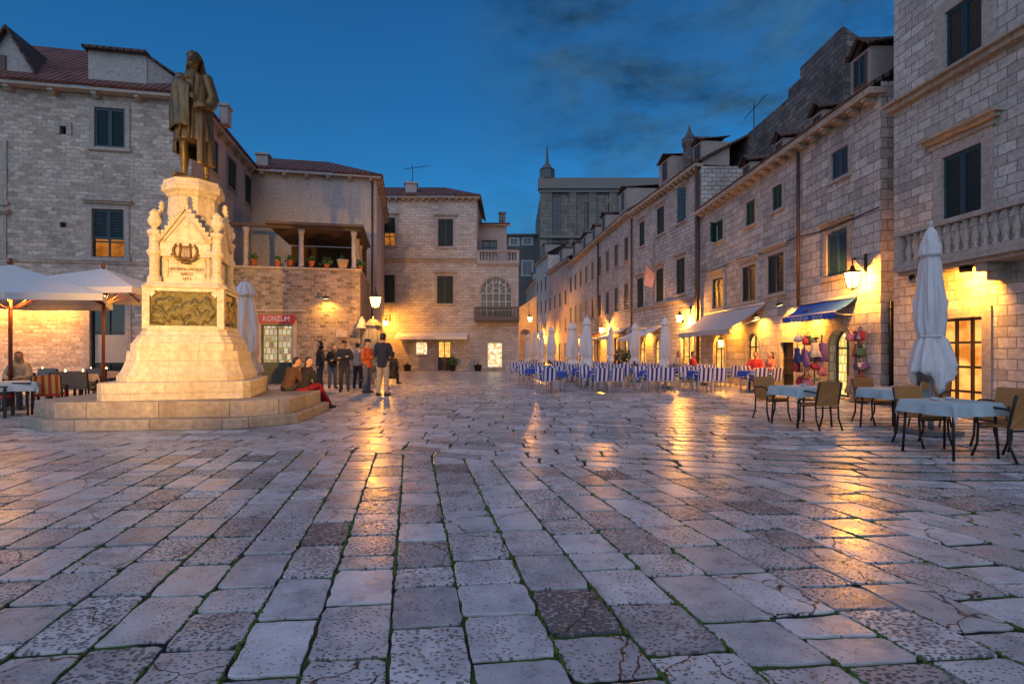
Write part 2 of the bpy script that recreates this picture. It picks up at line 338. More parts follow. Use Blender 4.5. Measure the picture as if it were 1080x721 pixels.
WHITEF = mat('white_window_frame', (0.55, 0.54, 0.52), 0.5)
LIT = emit('lit_room', (1.0, 0.52, 0.16), 1.25, col2=(0.75, 0.25, 0.05), scale=2.2)
LITS = emit('lit_street_room', (1.0, 0.42, 0.09), 1.7, col2=(0.5, 0.14, 0.02), scale=2.0)
LITY = emit('lit_shop_room', (1.0, 0.56, 0.14), 1.5, col2=(0.75, 0.28, 0.05), scale=3.0)
LITW = emit('lit_shop_window', (1.0, 0.86, 0.55), 1.5, col2=(0.55, 0.30, 0.10), scale=4.5)
LITO = emit('lit_orange_room', (1.0, 0.34, 0.055), 0.5, col2=(0.55, 0.16, 0.02), scale=2.5)
GOODS = emit('lit_shelves_of_goods', (1.0, 0.78, 0.30), 1.5, col2=(0.55, 0.42, 0.06), kind='shelf')
GOODSW = emit('lit_supermarket_shelves', (0.95, 0.80, 0.50), 0.75, col2=(0.28, 0.17, 0.08), kind='shelf')
LAMPG = lampglass('lantern_glass', (1.0, 0.64, 0.22), 6.0, .75)
CLOTHW = mat('cream_umbrella_canvas', (0.60, 0.57, 0.575), 0.85, var=0.08, bump=0.25, bscale=9)
CLOTHL = mat('white_parasol_canvas', (0.66, 0.63, 0.62), 0.8, var=0.06)
CLOTHDG = mat('dull_grey_canvas', (0.16, 0.155, 0.16), 0.85, var=.1)
CLOTHG = mat('grey_awning_canvas', (0.44, 0.42, 0.43), 0.8, var=0.1)
CLOTHB = mat('blue_awning_canvas', (0.012, 0.075, 0.42), 0.7, var=0.12)
CLOTHLB = mat('pale_blue_tablecloth', (0.34, 0.43, 0.455), 0.8, var=0.10, bump=0.2, bscale=12)
CLOTHNB = mat('royal_blue_tablecloth', (0.012, 0.06, 0.36), 0.7, var=0.15)
CLOTHC = mat('white_tablecloth', (0.72, 0.66, 0.60), 0.85, var=0.05)
WPLAS = mat('white_chair_frame', (0.50, 0.48, 0.47), 0.4, var=0.06)
STRB = stripes('navy_white_stripe', (0.60, 0.58, 0.66), (0.008, 0.024, 0.20), 0.152)
STRO = stripes('orange_red_stripe', (0.75, 0.34, 0.05), (0.45, 0.045, 0.02), 0.12)
TAN = mat('tan_rattan', (0.36, 0.165, 0.05), 0.6, var=0.2, scale=14, bump=0.3, bscale=120)
GREYCH = mat('grey_woven_chair', (0.13, 0.13, 0.14), 0.7, var=0.15)
RED = mat('red_seat_fabric', (0.55, 0.045, 0.03), 0.7)
TERRA = mat('terracotta_pot', (0.42, 0.13, 0.06), 0.8)
LEAF = mat('pot_plant_leaf', (0.035, 0.10, 0.022), 0.6, var=0.5)
BRONZE = mat('green_brown_bronze', (0.115, 0.082, 0.032), 0.42, 0.3, var=0.6, scale=7, bump=0.25, bscale=25)
BRONZP = mat('relief_bronze', (0.085, 0.075, 0.03), 0.5, 0.4, var=0.7, scale=11, bump=0.7, bscale=22)
SIGNR = mat('red_sign_face', (0.30, 0.012, 0.014), 0.4, var=0.1)
WHITEL = emit('backlit_white_letters', (1.0, 0.62, 0.62), 0.5)
SKIN = mat('skin', (0.48, 0.26, 0.17), 0.55, var=0.08)
HAIRD = mat('dark_hair', (0.018, 0.012, 0.009), 0.6)
HAIRG = mat('grey_hair', (0.20, 0.17, 0.15), 0.6)
def fabric(name, c): return mat(name, c, 0.85, var=0.22, scale=9, bump=0.3, bscale=18)

# ------------------------------------------------------------------ facades
class Fac:
    """A wall plane. p0 is its end on the left of someone facing it, p1 the right end."""
    def __init__(s, p0, p1, house=None):
        s.p0 = Vector((p0[0], p0[1], 0)); s.p1 = Vector((p1[0], p1[1], 0)); s.len = (s.p1 - s.p0).length
        s.d = (s.p1 - s.p0) / s.len; s.n = Vector((s.d.y, -s.d.x, 0)); s.op = []; s.house = house; s.rz = math.atan2(s.d.y, s.d.x)
    def P(s, a, z, o=0.0): return s.p0 + s.d * a + s.n * o + Vector((0, 0, z))
    def s_at(s, px):
        k = (px - CX) / F; return (k * s.p0.y - s.p0.x) / (s.d.x - k * s.d.y)
    def Y(s, px): return s.p0.y + s.s_at(px) * s.d.y
    def z_at(s, px, py): return zz(py, s.Y(px))
    def rect(s, a, b, t, bt):
        near, far = (b, a) if s.d.y < 0 else (a, b)
        z1 = s.z_at(near, t) if t < HY else s.z_at(far, t)
        z0 = s.z_at(far if bt < HY else near, bt)
        return s.s_at(a), s.s_at(b), z0, z1
    def box(s, mb, a, b, z0, z1, o0, o1, mi=0):
        c = s.P((a + b) / 2, (z0 + z1) / 2, (o0 + o1) / 2)
        return mb.box(c, (abs(b - a), abs(o1 - o0), z1 - z0), s.rz, mi)
    def wall(s, mb, z0, z1, a0=0.0, a1=None, depth=0.22):
        a1 = s.len if a1 is None else a1
        S = sorted({a0, a1} | {x for o in s.op for x in o[:2] if a0 < x < a1}); Z = sorted({z0, z1} | {x for o in s.op for x in o[2:4] if z0 < x < z1})
        for i in range(len(S) - 1):
            for j in range(len(Z) - 1):
                cs, cz = (S[i] + S[i + 1]) / 2, (Z[j] + Z[j + 1]) / 2
                if any(o[0] < cs < o[1] and o[2] < cz < o[3] for o in s.op): continue
                mb.quad(s.P(S[i], Z[j]), s.P(S[i + 1], Z[j]), s.P(S[i + 1], Z[j + 1]), s.P(S[i], Z[j + 1]))
        for o in s.op:
            a, b, y0, y1 = o[:4]; arch = len(o) > 4 and o[4]
            if not arch:
                for p, q in (((a, y0), (a, y1)), ((a, y1), (b, y1)), ((b, y1), (b, y0)), ((b, y0), (a, y0))):
                    mb.quad(s.P(*p), s.P(*q), s.P(q[0], q[1], -depth), s.P(p[0], p[1], -depth))
            else:
                pts = arch_pts(a, b, y0, y1); r = (b - a) / 2; zc = y1 - r
                for p, q in zip(pts[:-1], pts[1:]): mb.quad(s.P(*p), s.P(*q), s.P(q[0], q[1], -depth), s.P(p[0], p[1], -depth))
                mb.quad(s.P(b, y0), s.P(a, y0), s.P(a, y0, -depth), s.P(b, y0, -depth))
                ar = pts[1:-1]; h = len(ar) // 2
                mb.add([s.P(a, y1)] + [s.P(*p) for p in ar[:h + 1]][::1], [tuple([0] + list(range(h + 1, 0, -1)))])
                mb.add([s.P(b, y1)] + [s.P(*p) for p in ar[h:]], [tuple([0] + list(range(len(ar) - h, 0, -1)))])
        return mb
def arch_pts(a, b, y0, y1, n=14):
    r = (b - a) / 2; zc = y1 - r; c = (a + b) / 2
    return [(a, y0)] + [(c - r * math.cos(math.pi * k / n), zc + r * math.sin(math.pi * k / n)) for k in range(n + 1)] + [(b, y0)]
def surround(f, a, b, z0, z1, wd, o=0.035, name='frame', parent=None, m=None, bottom=True):
    mb = MB()
    f.box(mb, a - wd, a - 0.003, z0, z1 + wd, -0.02, o); f.box(mb, b + 0.003, b + wd, z0, z1 + wd, -0.02, o); f.box(mb, a, b, z1 + 0.003, z1 + wd, -0.02, o - 0.003)
    if bottom: f.box(mb, a - wd * 1.3, b + wd * 1.3, z0 - wd * 0.75, z0 - 0.003, -0.02, o + 0.05)
    return mb.build(name, m or TRIM, parent)
def shutter_mesh(f, a, b, z0, z1, o, slats=16, ang=0.0, pivot=None):
    mb = MB(); t = 0.05; w_ = b - a
    f.box(mb, a, a + 0.055, z0, z1, o, o + t); f.box(mb, b - 0.055, b, z0, z1, o, o + t)
    for z in (z0, z1 - 0.08): f.box(mb, a + 0.055, b - 0.055, z, z + 0.08, o + 0.003, o + t - 0.003)
    hh = (z1 - z0) / slats
    for k in range(slats):
        z = z0 + (k + 0.5) * hh
        M_ = Matrix.Rotation(f.rz, 3, 'Z') @ Matrix.Rotation(R(35), 3, 'X')
        mb.box(f.P((a + b) / 2, z, o + t / 2 - 0.004), (w_ - 0.11, 0.012, hh * 0.92), m=M_)
    f.box(mb, a + 0.05, b - 0.05, z0 + 0.02, z1 - 0.02, o + 0.003, o + 0.01)
    if ang:
        pv = f.P(pivot, 0, o)
        Rm = Matrix.Rotation(ang, 3, 'Z')
        mb.v = [Rm @ (v - pv) + pv for v in mb.v]
    return mb
def one_leaf(f, q, house, m, leaf=0, ang=50, **k):
    """A shuttered window with one leaf swung open over dark glass."""
    w_ = window(f, q, house=house, m=m, style='dark', **k); a, b, z0, z1 = f.rect(*q); c = (a + b) / 2
    for i, (q0, q1, pv) in enumerate(((a + .012, c - .004, a + .012), (c + .004, b - .012, b - .012))):
        shutter_mesh(f, q0, q1, z0 + .01, z1 - .01, -.02, 12, (R(-ang) if i == 0 else R(ang)) if i == leaf else 0.0, pv).build('shutter', m, w_)
    return w_
def window(f, px=None, rect=None, house=None, m=SHUT, style='closed', wd=0.13, slats=14, hood=False, arch=False, pane=LIT, blind=0.0, trim=TRIM, mull=(2, 2), recess=0.14, bottom=True, op=True, name='window', fr=None):
    """One window (or glazed door) with stone frame; its shutters, sash, pane and hood are its own meshes."""
    a, b, z0, z1 = rect if rect else f.rect(*px)
    if op: f.op.append((a, b, z0, z1, arch))
    if arch:
        mb = MB(); o = 0.04
        P_ = arch_pts(a, b, z0, z1); Q_ = arch_pts(a - wd, b + wd, z0, z1 + wd)
        for i in range(len(P_) - 1):
            p, q, p2, q2 = P_[i], P_[i + 1], Q_[i], Q_[i + 1]
            mb.quad(f.P(p[0], p[1], o), f.P(p2[0], p2[1], o), f.P(q2[0], q2[1], o), f.P(q[0], q[1], o))
            mb.quad(f.P(*p2, o), f.P(*p2, -0.01), f.P(*q2, -0.01), f.P(*q2, o)); mb.quad(f.P(*p, o), f.P(*q, o), f.P(*q, -0.05), f.P(*p, -0.05))
        w_ = mb.build(name, trim, house)
    else: w_ = surround(f, a, b, z0, z1, wd, 0.04, name, house, trim, bottom)
    if hood:
        mb = MB(); f.box(mb, a - wd * 1.7, b + wd * 1.7, z1 + wd + 0.10, z1 + wd + 0.17, -0.02, 0.17); f.box(mb, a - wd * 1.4, b + wd * 1.4, z1 + wd + 0.02, z1 + wd + 0.10, -0.02, 0.10)
        mb.build('hood', trim, w_)
    c = (a + b) / 2
    if style == 'closed':
        for q0, q1 in ((a + 0.012, c - 0.004), (c + 0.004, b - 0.012)): shutter_mesh(f, q0, q1, z0 + 0.01, z1 - 0.01, -0.06, slats).build('shutter', m, w_)
    if style in ('lit', 'dark', 'door', 'ajar'):
        pts = arch_pts(a, b, z0, z1) if arch else [(a, z0), (a, z1), (b, z1), (b, z0)]
        mb = MB(); mb.add([f.P(x, z, -recess) for x, z in pts], [tuple(range(len(pts) - 1, -1, -1))]); mb.build('pane', pane if style != 'dark' else GLASSD, w_)
        if blind:
            for q0, q1 in ((a + .012, c - .004), (c + .004, b - .012)): shutter_mesh(f, q0, q1, z1 - (z1 - z0) * blind, z1 - .01, -.08, 11).build('shutter', m, w_)
        mb = MB(); t = 0.03; nx, nz_ = mull; frm = fr or SHUTD
        def top(x):
            if not arch: return z1
            r = (b - a) / 2; return z1 - r + math.sqrt(max(r * r - (x - c) ** 2, 0))
        for i in range(nx + 1):
            x = a + (b - a) * i / nx; x = min(max(x, a + 0.03), b - 0.03); f.box(mb, x - 0.028, x + 0.028, z0, top(x) - 0.002, -recess + 0.004, -recess + 0.05)
        zr = z1 if not arch else z1 - (b - a) / 2
        for j in range(nz_ + 1):
            z = z0 + (zr - z0) * j / nz_; z = min(max(z, z0 + 0.03), zr - 0.03); f.box(mb, a + 0.004, b - 0.004, z - 0.025, z + 0.025, -recess + 0.007, -recess + 0.046)
        if arch:
            r = (b - a) / 2
            ring = [(c - (r - 0.03) * math.cos(math.pi * k / 14), zr + (r - 0.03) * math.sin(math.pi * k / 14)) for k in range(15)]
            mb.tube([f.P(x, z, -recess + 0.03) for x, z in ring], 0.03, 5)
        mb.build('sash', frm, w_)
    if style == 'ajar':
        h = (z1 - z0)
        for q0, q1, pv, an in ((a + 0.012, c - 0.004, a + 0.012, R(-70)), (c + 0.004, b - 0.012, b - 0.012, R(70))):
            shutter_mesh(f, q0, q1, z0 + 0.01, z1 - 0.01, -0.02, slats, an, pv).build('shutter', m, w_)
    return w_
def cornice(f, z, a0, a1, house, m=TRIMW, n_br=None, proj=0.28, step=0.55, th=0.14):
    mb = MB(); f.box(mb, a0, a1, z, z + th, -0.1, proj)
    if n_br != 0:
        k = max(2, int((a1 - a0) / step))
        for i in range(k):
            x = a0 + (i + 0.5) * (a1 - a0) / k; f.box(mb, x - 0.09, x + 0.09, z - 0.16, z - 0.003, -0.1, proj * 0.62); f.box(mb, x - 0.085, x + 0.085, z - 0.10, z - 0.006, -0.1, proj * 0.86)
    return mb.build('cornice', m, house)
def band(f, z, a0, a1, house, h=0.16, proj=0.1, m=TRIM, name='string_course'):
    mb = MB(); f.box(mb, a0, a1, z, z + h, -0.02, proj); f.box(mb, a0, a1, z + h + 0.003, z + h * 1.5, -0.02, proj * 1.6); return mb.build(name, m, house)
def pipe(f, a, z0, z1, house, r=0.06):
    mb = MB(); mb.tube([f.P(a, z0, 0.12), f.P(a, z1, 0.12)], r, 8)
    for k in range(int((z1 - z0) / 2) + 1): mb.tube([f.P(a, z0 + 0.3 + 2 * k, 0.12), f.P(a, z0 + 0.36 + 2 * k, 0.12)], r * 1.35, 8)
    return mb.build('drainpipe', PIPE, house)
def slope(mb, e0, e1, r1, r0, mi=0, th=0.10):
    """Tiled roof plane: eave e0-e1, ridge r0-r1, with real thickness."""
    e0, e1, r0, r1 = map(Vector, (e0, e1, r0, r1)); d = (e1 - e0).normalized(); up = (r0 - e0) - d * (r0 - e0).dot(d); up.normalize()
    def uv(p): q = p - e0; return (q.dot(d), q.dot(up))
    nn = d.cross(up).normalized() * th
    if r0 == r1: P_ = [e0, e1, r0]
    else: P_ = [e0, e1, r1, r0]
    k = len(P_); mb.uv[len(mb.f)] = [uv(p) for p in P_]
    mb.add([p + nn for p in P_], [tuple(range(k))], mi)
    mb.add(P_, [tuple(range(k - 1, -1, -1))], mi)
    mb.add(P_ + [p + nn for p in P_], [(i, (i + 1) % k, k + (i + 1) % k, k + i) for i in range(k)], mi)
    return mb
def chimney(c, size, h, house, m=S_DARK, cap=True):
    mb = MB(); mb.box((c[0], c[1], c[2] + h / 2), (size[0], size[1], h), GA); mb.box((c[0], c[1], c[2] + h + 0.04), (size[0] * 1.25, size[1] * 1.25, 0.1), GA)
    return mb.build('chimney', m, house)
def wall_obj(f, z0, z1, house, m, a0=0, a1=None, name='wall', depth=0.22):
    mb = MB(); f.wall(mb, z0, z1, a0, a1, depth); return mb.build(name, m, house)
# ------------------------------------------------------------------ ground and paving
def soil_mat():
    m, t, b = new_mat('joint_soil_and_moss'); K = t.links.new
    tcn = nd(t, 'ShaderNodeTexCoord'); n = nd(t, 'ShaderNodeTexNoise'); setin(n, Scale=3.2, Detail=5.0, Roughness=0.6); K(tcn.outputs['Object'], n.inputs['Vector'])
    r = nd(t, 'ShaderNodeValToRGB'); r.color_ramp.elements[0].color = (0.014, 0.012, 0.010, 1); r.color_ramp.elements[0].position = 0.42
    r.color_ramp.elements[1].color = (0.05, 0.10, 0.010, 1); r.color_ramp.elements[1].position = 0.54; K(n.outputs['Fac'], r.inputs[0])
    K(r.outputs[0], b.inputs['Base Color']); setin(b, Roughness=0.95)
    n2 = nd(t, 'ShaderNodeTexNoise'); setin(n2, Scale=90.0, Detail=4.0); K(tcn.outputs['Object'], n2.inputs['Vector'])
    bp = nd(t, 'ShaderNodeBump'); setin(bp, Strength=0.8, Distance=0.02); K(n2.outputs['Fac'], bp.inputs['Height']); K(bp.outputs[0], b.inputs['Normal'])
    return m
def slab_mat():
    """Foot-polished limestone slabs; the colour attribute carries each slab's tone (r), pitting (g) and offset (b)."""
    m, t, b = new_mat('polished_paving_slabs'); K = t.links.new
    tcn = nd(t, 'ShaderNodeTexCoord'); at_ = nd(t, 'ShaderNodeVertexColor', layer_name='slab'); sp = nd(t, 'ShaderNodeSeparateColor'); K(at_.outputs['Color'], sp.inputs[0])
    of = nd(t, 'ShaderNodeVectorMath', operation='SCALE'); of.inputs['Scale'].default_value = 37.0; K(at_.outputs['Color'], of.inputs[0])
    ps = nd(t, 'ShaderNodeVectorMath', operation='ADD'); K(tcn.outputs['Object'], ps.inputs[0]); K(of.outputs[0], ps.inputs[1])
    # tone
    r = nd(t, 'ShaderNodeValToRGB'); e = r.color_ramp.elements
    e[0].color = (0.11, 0.113, 0.128, 1); e[0].position = 0.0; e[1].color = (0.60, 0.585, 0.60, 1); e[1].position = 1.0
    x = e.new(0.18); x.color = (0.255, 0.25, 0.268, 1); x = e.new(0.55); x.color = (0.405, 0.39, 0.40, 1)
    K(sp.outputs[0], r.inputs[0])
    n1 = nd(t, 'ShaderNodeTexNoise'); setin(n1, Scale=4.0, Detail=7.0, Roughness=0.65); K(ps.outputs[0], n1.inputs['Vector'])
    r1 = nd(t, 'ShaderNodeValToRGB'); r1.color_ramp.elements[0].color = (0.62, 0.6, 0.6, 1); r1.color_ramp.elements[1].color = (1.2, 1.2, 1.2, 1); r1.color_ramp.elements[0].position = 0.3; r1.color_ramp.elements[1].position = 0.68
    K(n1.outputs['Fac'], r1.inputs[0])
    mm = nd(t, 'ShaderNodeMixRGB', blend_type='MULTIPLY'); mm.inputs[0].default_value = 1; K(r.outputs[0], mm.inputs[1]); K(r1.outputs[0], mm.inputs[2])
    # chisel pits
    mp_ = nd(t, 'ShaderNodeMapping'); mp_.inputs['Scale'].default_value = (36, 54, 1); K(ps.outputs[0], mp_.inputs[0])
    vo = nd(t, 'ShaderNodeTexVoronoi'); vo.feature = 'F1'; setin(vo, Scale=1.0, Randomness=0.9); K(mp_.outputs[0], vo.inputs['Vector'])
    nj = nd(t, 'ShaderNodeTexNoise'); setin(nj, Scale=110.0, Detail=2.0); K(ps.outputs[0], nj.inputs['Vector'])
    dj = nd(t, 'ShaderNodeMath', operation='MULTIPLY_ADD'); dj.inputs[1].default_value = 0.35; K(nj.outputs['Fac'], dj.inputs[0]); K(vo.outputs['Distance'], dj.inputs[2])
    th = nd(t, 'ShaderNodeMapRange'); setin(th, From_Min=0.0, From_Max=1.0, To_Min=0.30, To_Max=0.95); K(sp.outputs[1], th.inputs[0])
    # pits vary over a slab
    n5 = nd(t, 'ShaderNodeTexNoise'); setin(n5, Scale=5.0, Detail=2.0); K(ps.outputs[0], n5.inputs['Vector'])
    th2 = nd(t, 'ShaderNodeMath', operation='MULTIPLY_ADD'); th2.inputs[1].default_value = 0.34; K(n5.outputs['Fac'], th2.inputs[0]); K(th.outputs[0], th2.inputs[2])
    th3 = nd(t, 'ShaderNodeMath', operation='SUBTRACT'); th3.inputs[1].default_value = 0.15; K(th2.outputs[0], th3.inputs[0])
    df = nd(t, 'ShaderNodeMath', operation='SUBTRACT'); K(th3.outputs[0], df.inputs[0]); K(dj.outputs[0], df.inputs[1])
    pit = nd(t, 'ShaderNodeMapRange'); setin(pit, From_Min=-0.02, From_Max=0.10, To_Min=0.0, To_Max=1.0); K(df.outputs[0], pit.inputs[0])
    pm = nd(t, 'ShaderNodeMixRGB'); pm.inputs[2].default_value = (0.040, 0.041, 0.047, 1)
    pf = nd(t, 'ShaderNodeMath', operation='MULTIPLY'); pf.inputs[1].default_value = 0.74; K(pit.outputs[0], pf.inputs[0]); K(pf.outputs[0], pm.inputs[0]); K(mm.outputs[0], pm.inputs[1])
    # hairline cracks on a few slabs
    nc = nd(t, 'ShaderNodeTexNoise'); setin(nc, Scale=5.0, Detail=4.0); K(ps.outputs[0], nc.inputs['Vector'])
    vc = nd(t, 'ShaderNodeVectorMath', operation='SCALE'); vc.inputs['Scale'].default_value = .22; K(nc.outputs['Color'], vc.inputs[0])
    vd = nd(t, 'ShaderNodeVectorMath', operation='ADD'); K(ps.outputs[0], vd.inputs[0]); K(vc.outputs[0], vd.inputs[1])
    v2 = nd(t, 'ShaderNodeTexVoronoi'); v2.feature = 'DISTANCE_TO_EDGE'; setin(v2, Scale=1.9); K(vd.outputs[0], v2.inputs['Vector'])
    cl = nd(t, 'ShaderNodeMapRange'); setin(cl, From_Min=.004, From_Max=.011, To_Min=1.0, To_Max=0.0); K(v2.outputs['Distance'], cl.inputs[0])
    gt = nd(t, 'ShaderNodeMath', operation='GREATER_THAN'); gt.inputs[1].default_value = .72; K(sp.outputs[2], gt.inputs[0])
    cg = nd(t, 'ShaderNodeMath', operation='MULTIPLY'); K(cl.outputs[0], cg.inputs[0]); K(gt.outputs[0], cg.inputs[1])
    cm = nd(t, 'ShaderNodeMixRGB'); cm.inputs[2].default_value = (0.03, 0.03, 0.033, 1); K(cg.outputs[0], cm.inputs[0]); K(pm.outputs[0], cm.inputs[1])
    K(cm.outputs[0], b.inputs['Base Color'])
    rr = nd(t, 'ShaderNodeMapRange'); setin(rr, From_Min=0.3, From_Max=0.7, To_Min=0.22, To_Max=0.40); K(n1.outputs['Fac'], rr.inputs[0])
    ra = nd(t, 'ShaderNodeMath', operation='MULTIPLY_ADD'); ra.inputs[1].default_value = 0.4; K(pit.outputs[0], ra.inputs[0]); K(rr.outputs[0], ra.inputs[2]); K(ra.outputs[0], b.inputs['Roughness'])
    b.inputs['Specular IOR Level'].default_value = 0.42
    n6 = nd(t, 'ShaderNodeTexNoise'); setin(n6, Scale=7.0, Detail=4.0, Roughness=0.55); K(ps.outputs[0], n6.inputs['Vector'])
    h1 = nd(t, 'ShaderNodeMath', operation='MULTIPLY'); h1.inputs[1].default_value = -0.45; K(pit.outputs[0], h1.inputs[0]); h3 = nd(t, 'ShaderNodeMath', operation='MULTIPLY_ADD'); h3.inputs[1].default_value = -0.9; K(cg.outputs[0], h3.inputs[0]); K(h1.outputs[0], h3.inputs[2])
    h2 = nd(t, 'ShaderNodeMath', operation='MULTIPLY_ADD'); h2.inputs[1].default_value = 0.42; K(n6.outputs['Fac'], h2.inputs[0]); K(h3.outputs[0], h2.inputs[2])
    bp = nd(t, 'ShaderNodeBump'); setin(bp, Strength=0.85, Distance=0.012); K(h2.outputs[0], bp.inputs['Height']); K(bp.outputs[0], b.inputs['Normal'])
    return m
SOIL = soil_mat(); SLAB = slab_mat()
g = MB(); g.quad((-400, -60, -0.014), (400, -60, -0.014), (400, 700, -0.014), (-400, 700, -0.014))
tag(g.build('ground', SOIL), kind='structure')
rg = random.Random(11)
pv, pf_, pc = [], [], []
def slab(c4s, gap, bev, seg, jit, tone, pit, h=0.0):
    """One paving slab from four corners (counter-clockwise): chipped outline, rounded arris, its own slight tilt."""
    c = sum((Vector((p[0], p[1], 0)) for p in c4s), Vector()) / 4
    P_ = [Vector((p[0], p[1], 0)) for p in c4s]
    E = []
    for i in range(4):
        a, b_ = P_[i], P_[(i + 1) % 4]; e = (b_ - a); l_ = e.length
        if l_ < 0.03: return
        nn = Vector((-e.y, e.x, 0)) / l_; E.append((a + nn * gap, e / l_, nn))
    cor = []
    for i in range(4):
        a, d1, _ = E[i - 1]; b_, d2, _ = E[i]; den = d1.x * d2.y - d1.y * d2.x
        if abs(den) < 1e-4: return
        t = ((b_.x - a.x) * d2.y - (b_.y - a.y) * d2.x) / den; cor.append(a + d1 * t)
    out_ = []
    for i in range(4):
        a, b_ = cor[i], cor[(i + 1) % 4]; nn = E[i][2]
        for k in range(seg):
            q = a.lerp(b_, k / seg); ch = jit * (2.2 if k == 0 else 1)
            out_.append(q + nn * (rg.random() ** 2 * ch) + (c - q).normalized() * (rg.random() * jit * 1.3 if k == 0 else 0))
    n = len(out_); tx, ty = rg.uniform(-.006, .006), rg.uniform(-.006, .006); b0 = len(pv)
    def zt(p): return h + (p.x - c.x) * tx + (p.y - c.y) * ty
    for k, (ins, dz) in enumerate(((0, -0.03), (0.0, -bev * 0.9), (bev * 0.4, -bev * 0.3), (bev * 1.5, 0))):
        for p in out_:
            q = p + (c - p).normalized() * ins; pv.append((q.x, q.y, zt(q) + dz))
    for k in range(3):
        for i in range(n): pf_.append((b0 + k * n + i, b0 + k * n + (i + 1) % n, b0 + (k + 1) * n + (i + 1) % n, b0 + (k + 1) * n + i))
    pf_.append(tuple(b0 + 3 * n + i for i in range(n)))
    col = (tone, pit, rg.random(), 1); pc.extend([col] * (4 * n))
def tone_pit():
    q = rg.random()
    if q < 0.02: return rg.uniform(.3, .5), rg.uniform(.62, .85)
    if q < 0.25: return rg.uniform(.62, 1), rg.uniform(0, .16)
    return rg.uniform(.35, 1), rg.uniform(.16, .5)
def yb(x):                                            # edge between the two paving fields
    return 7.6 if x < -2.5 else (7.6 - (x + 2.5) * 0.30 if x < 4.5 else 5.5)
xs = []; x = -11.5
while x < 9.5: xs.append(x); x += rg.uniform(.335, .435)
def xline(x0, y): return x0 + (-.19 - .042 * max(0, x0)) * (y - 4) if x0 < 5 else x0 + (-.40) * (y - 4)
for i in range(len(xs) - 1):
    y = -1.5 + rg.uniform(0, .5); xa, xb = xs[i], xs[i + 1]; tl = rg.uniform(-.02, .02)
    while True:
        ln = rg.uniform(.36, .60) if rg.random() > .12 else rg.uniform(.20, .33)
        y2 = y + ln; xm = xline((xa + xb) / 2, y2); lim = yb(xm); last = False
        if y2 > lim - 0.2: y2 = lim; last = True
        t2 = rg.uniform(-.02, .02)
        def cy(xx, yy, tt): return yy + 0.10 * (xx - xm) + tt * (xx - xm) / .4
        X = [xline(xa, y), xline(xb, y), xline(xb, y2), xline(xa, y2)]
        ys = [cy(X[0], y, tl), cy(X[1], y, tl), cy(X[2], y2, t2), cy(X[3], y2, t2)]
        if last: ys[2], ys[3] = yb(X[2]), yb(X[3])
        to, pi_ = tone_pit()
        slab(list(zip(X, ys)), rg.uniform(.005, .011), .0035, 7, .013, to, pi_, rg.uniform(-.002, .002))
        y, tl = y2, t2
        if last: break
row = 0; yo = 0.0; rg.seed(31)
while yo < 40:
    dep = rg.uniform(.29, .38); x = -26 + rg.uniform(0, .8)
    far = yo > 9
    while x < 13:
        ln = rg.uniform(.4, .85); x2 = x + ln; fd = max(0.0, 1 - yo / 9)
        def B(xx, oo): return 7.62 + oo + (yb(xx) - 7.6) * fd + .06 * (1 - fd) * xx
        to, pi_ = tone_pit(); ymid = B(x, yo)
        if abs((x + x2) / 2) < 1.5 * ymid + 5:
            sk = rg.uniform(-.05, .05)
            slab([(x, B(x, yo)), (x2, B(x2, yo)), (x2 + sk, B(x2, yo + dep)), (x + sk, B(x, yo + dep))], rg.uniform(.004, .009), .004, 2 if far else 4, .013, to, pi_ * .8, rg.uniform(-.0025, .0025))
        x = x2
    yo += dep
moss = MB(); rm = random.Random(4)
def moss_run(p, q, wd):
    d = (q - p); n_ = max(2, int(d.length / .022)); s_ = Vector((-d.y, d.x, 0)).normalized()
    for k in range(n_):
        if rm.random() < .18: continue
        c = p + d * ((k + rm.random()) / n_) + s_ * rm.uniform(-.3, .3) * wd; r_ = wd * rm.uniform(.35, .8); m_ = 7; a0 = rm.random() * 6
        ring = [c + Vector((r_ * rm.uniform(.7, 1.25) * math.cos(a0 + 2 * math.pi * i / m_), r_ * rm.uniform(.7, 1.25) * math.sin(a0 + 2 * math.pi * i / m_), -.012)) for i in range(m_)]
        top_ = [c + (v - c) * .55 + Vector((0, 0, .012 + rm.uniform(.0, .010) - .002)) for v in ring]; top_ = [Vector((v.x, v.y, rm.uniform(-.001, .006))) for v in top_]
        moss.loft([ring, top_, [c + Vector((0.001 * math.cos(i), .001 * math.sin(i), .005)) for i in range(m_)]], smooth=True)
for i, x0 in enumerate(xs):
    y = .9
    while y < 7.2:
        ln = rm.uniform(.1, .7); f_ = mnoise.noise(Vector((x0 * .7, y * .5, 3)))
        if f_ > -.18 and y + ln < yb(x0) and abs(xline(x0, y)) < y * 1.05 + .6: moss_run(Vector((xline(x0, y), y, 0)), Vector((xline(x0, y + ln), y + ln, 0)), rm.uniform(.014, .032))
        y += ln + rm.uniform(0, .3)
mo_ = moss.build('moss', mat('joint_moss', (0.075, 0.125, 0.014), .95, var=.55, scale=5, bump=.6, bscale=120)); tag(mo_, kind='stuff')
me = bpy.data.meshes.new('paving'); me.from_pydata(pv, [], pf_); me.materials.append(SLAB)
ca = me.color_attributes.new('slab', 'FLOAT_COLOR', 'POINT'); ca.data.foreach_set('color', [q for c_ in pc for q in c_])
me.update(); po = bpy.data.objects.new('paving', me); COL.objects.link(po); tag(po, kind='structure')
st = MB(); st.quad((-40, 46.5, -0.008), (40, 46.5, -0.008), (40, 140, -0.008), (-40, 140, -0.008))
FARP = stone('far_street_paving', (0.34, 0.31, 0.30), (0.22, 0.20, 0.20), (0.04, 0.04, 0.04), 0.8, 0.42, 0.014, 0.01, 0.5, 0.3, rough=0.3)
tag(st.build('street', FARP), kind='structure')

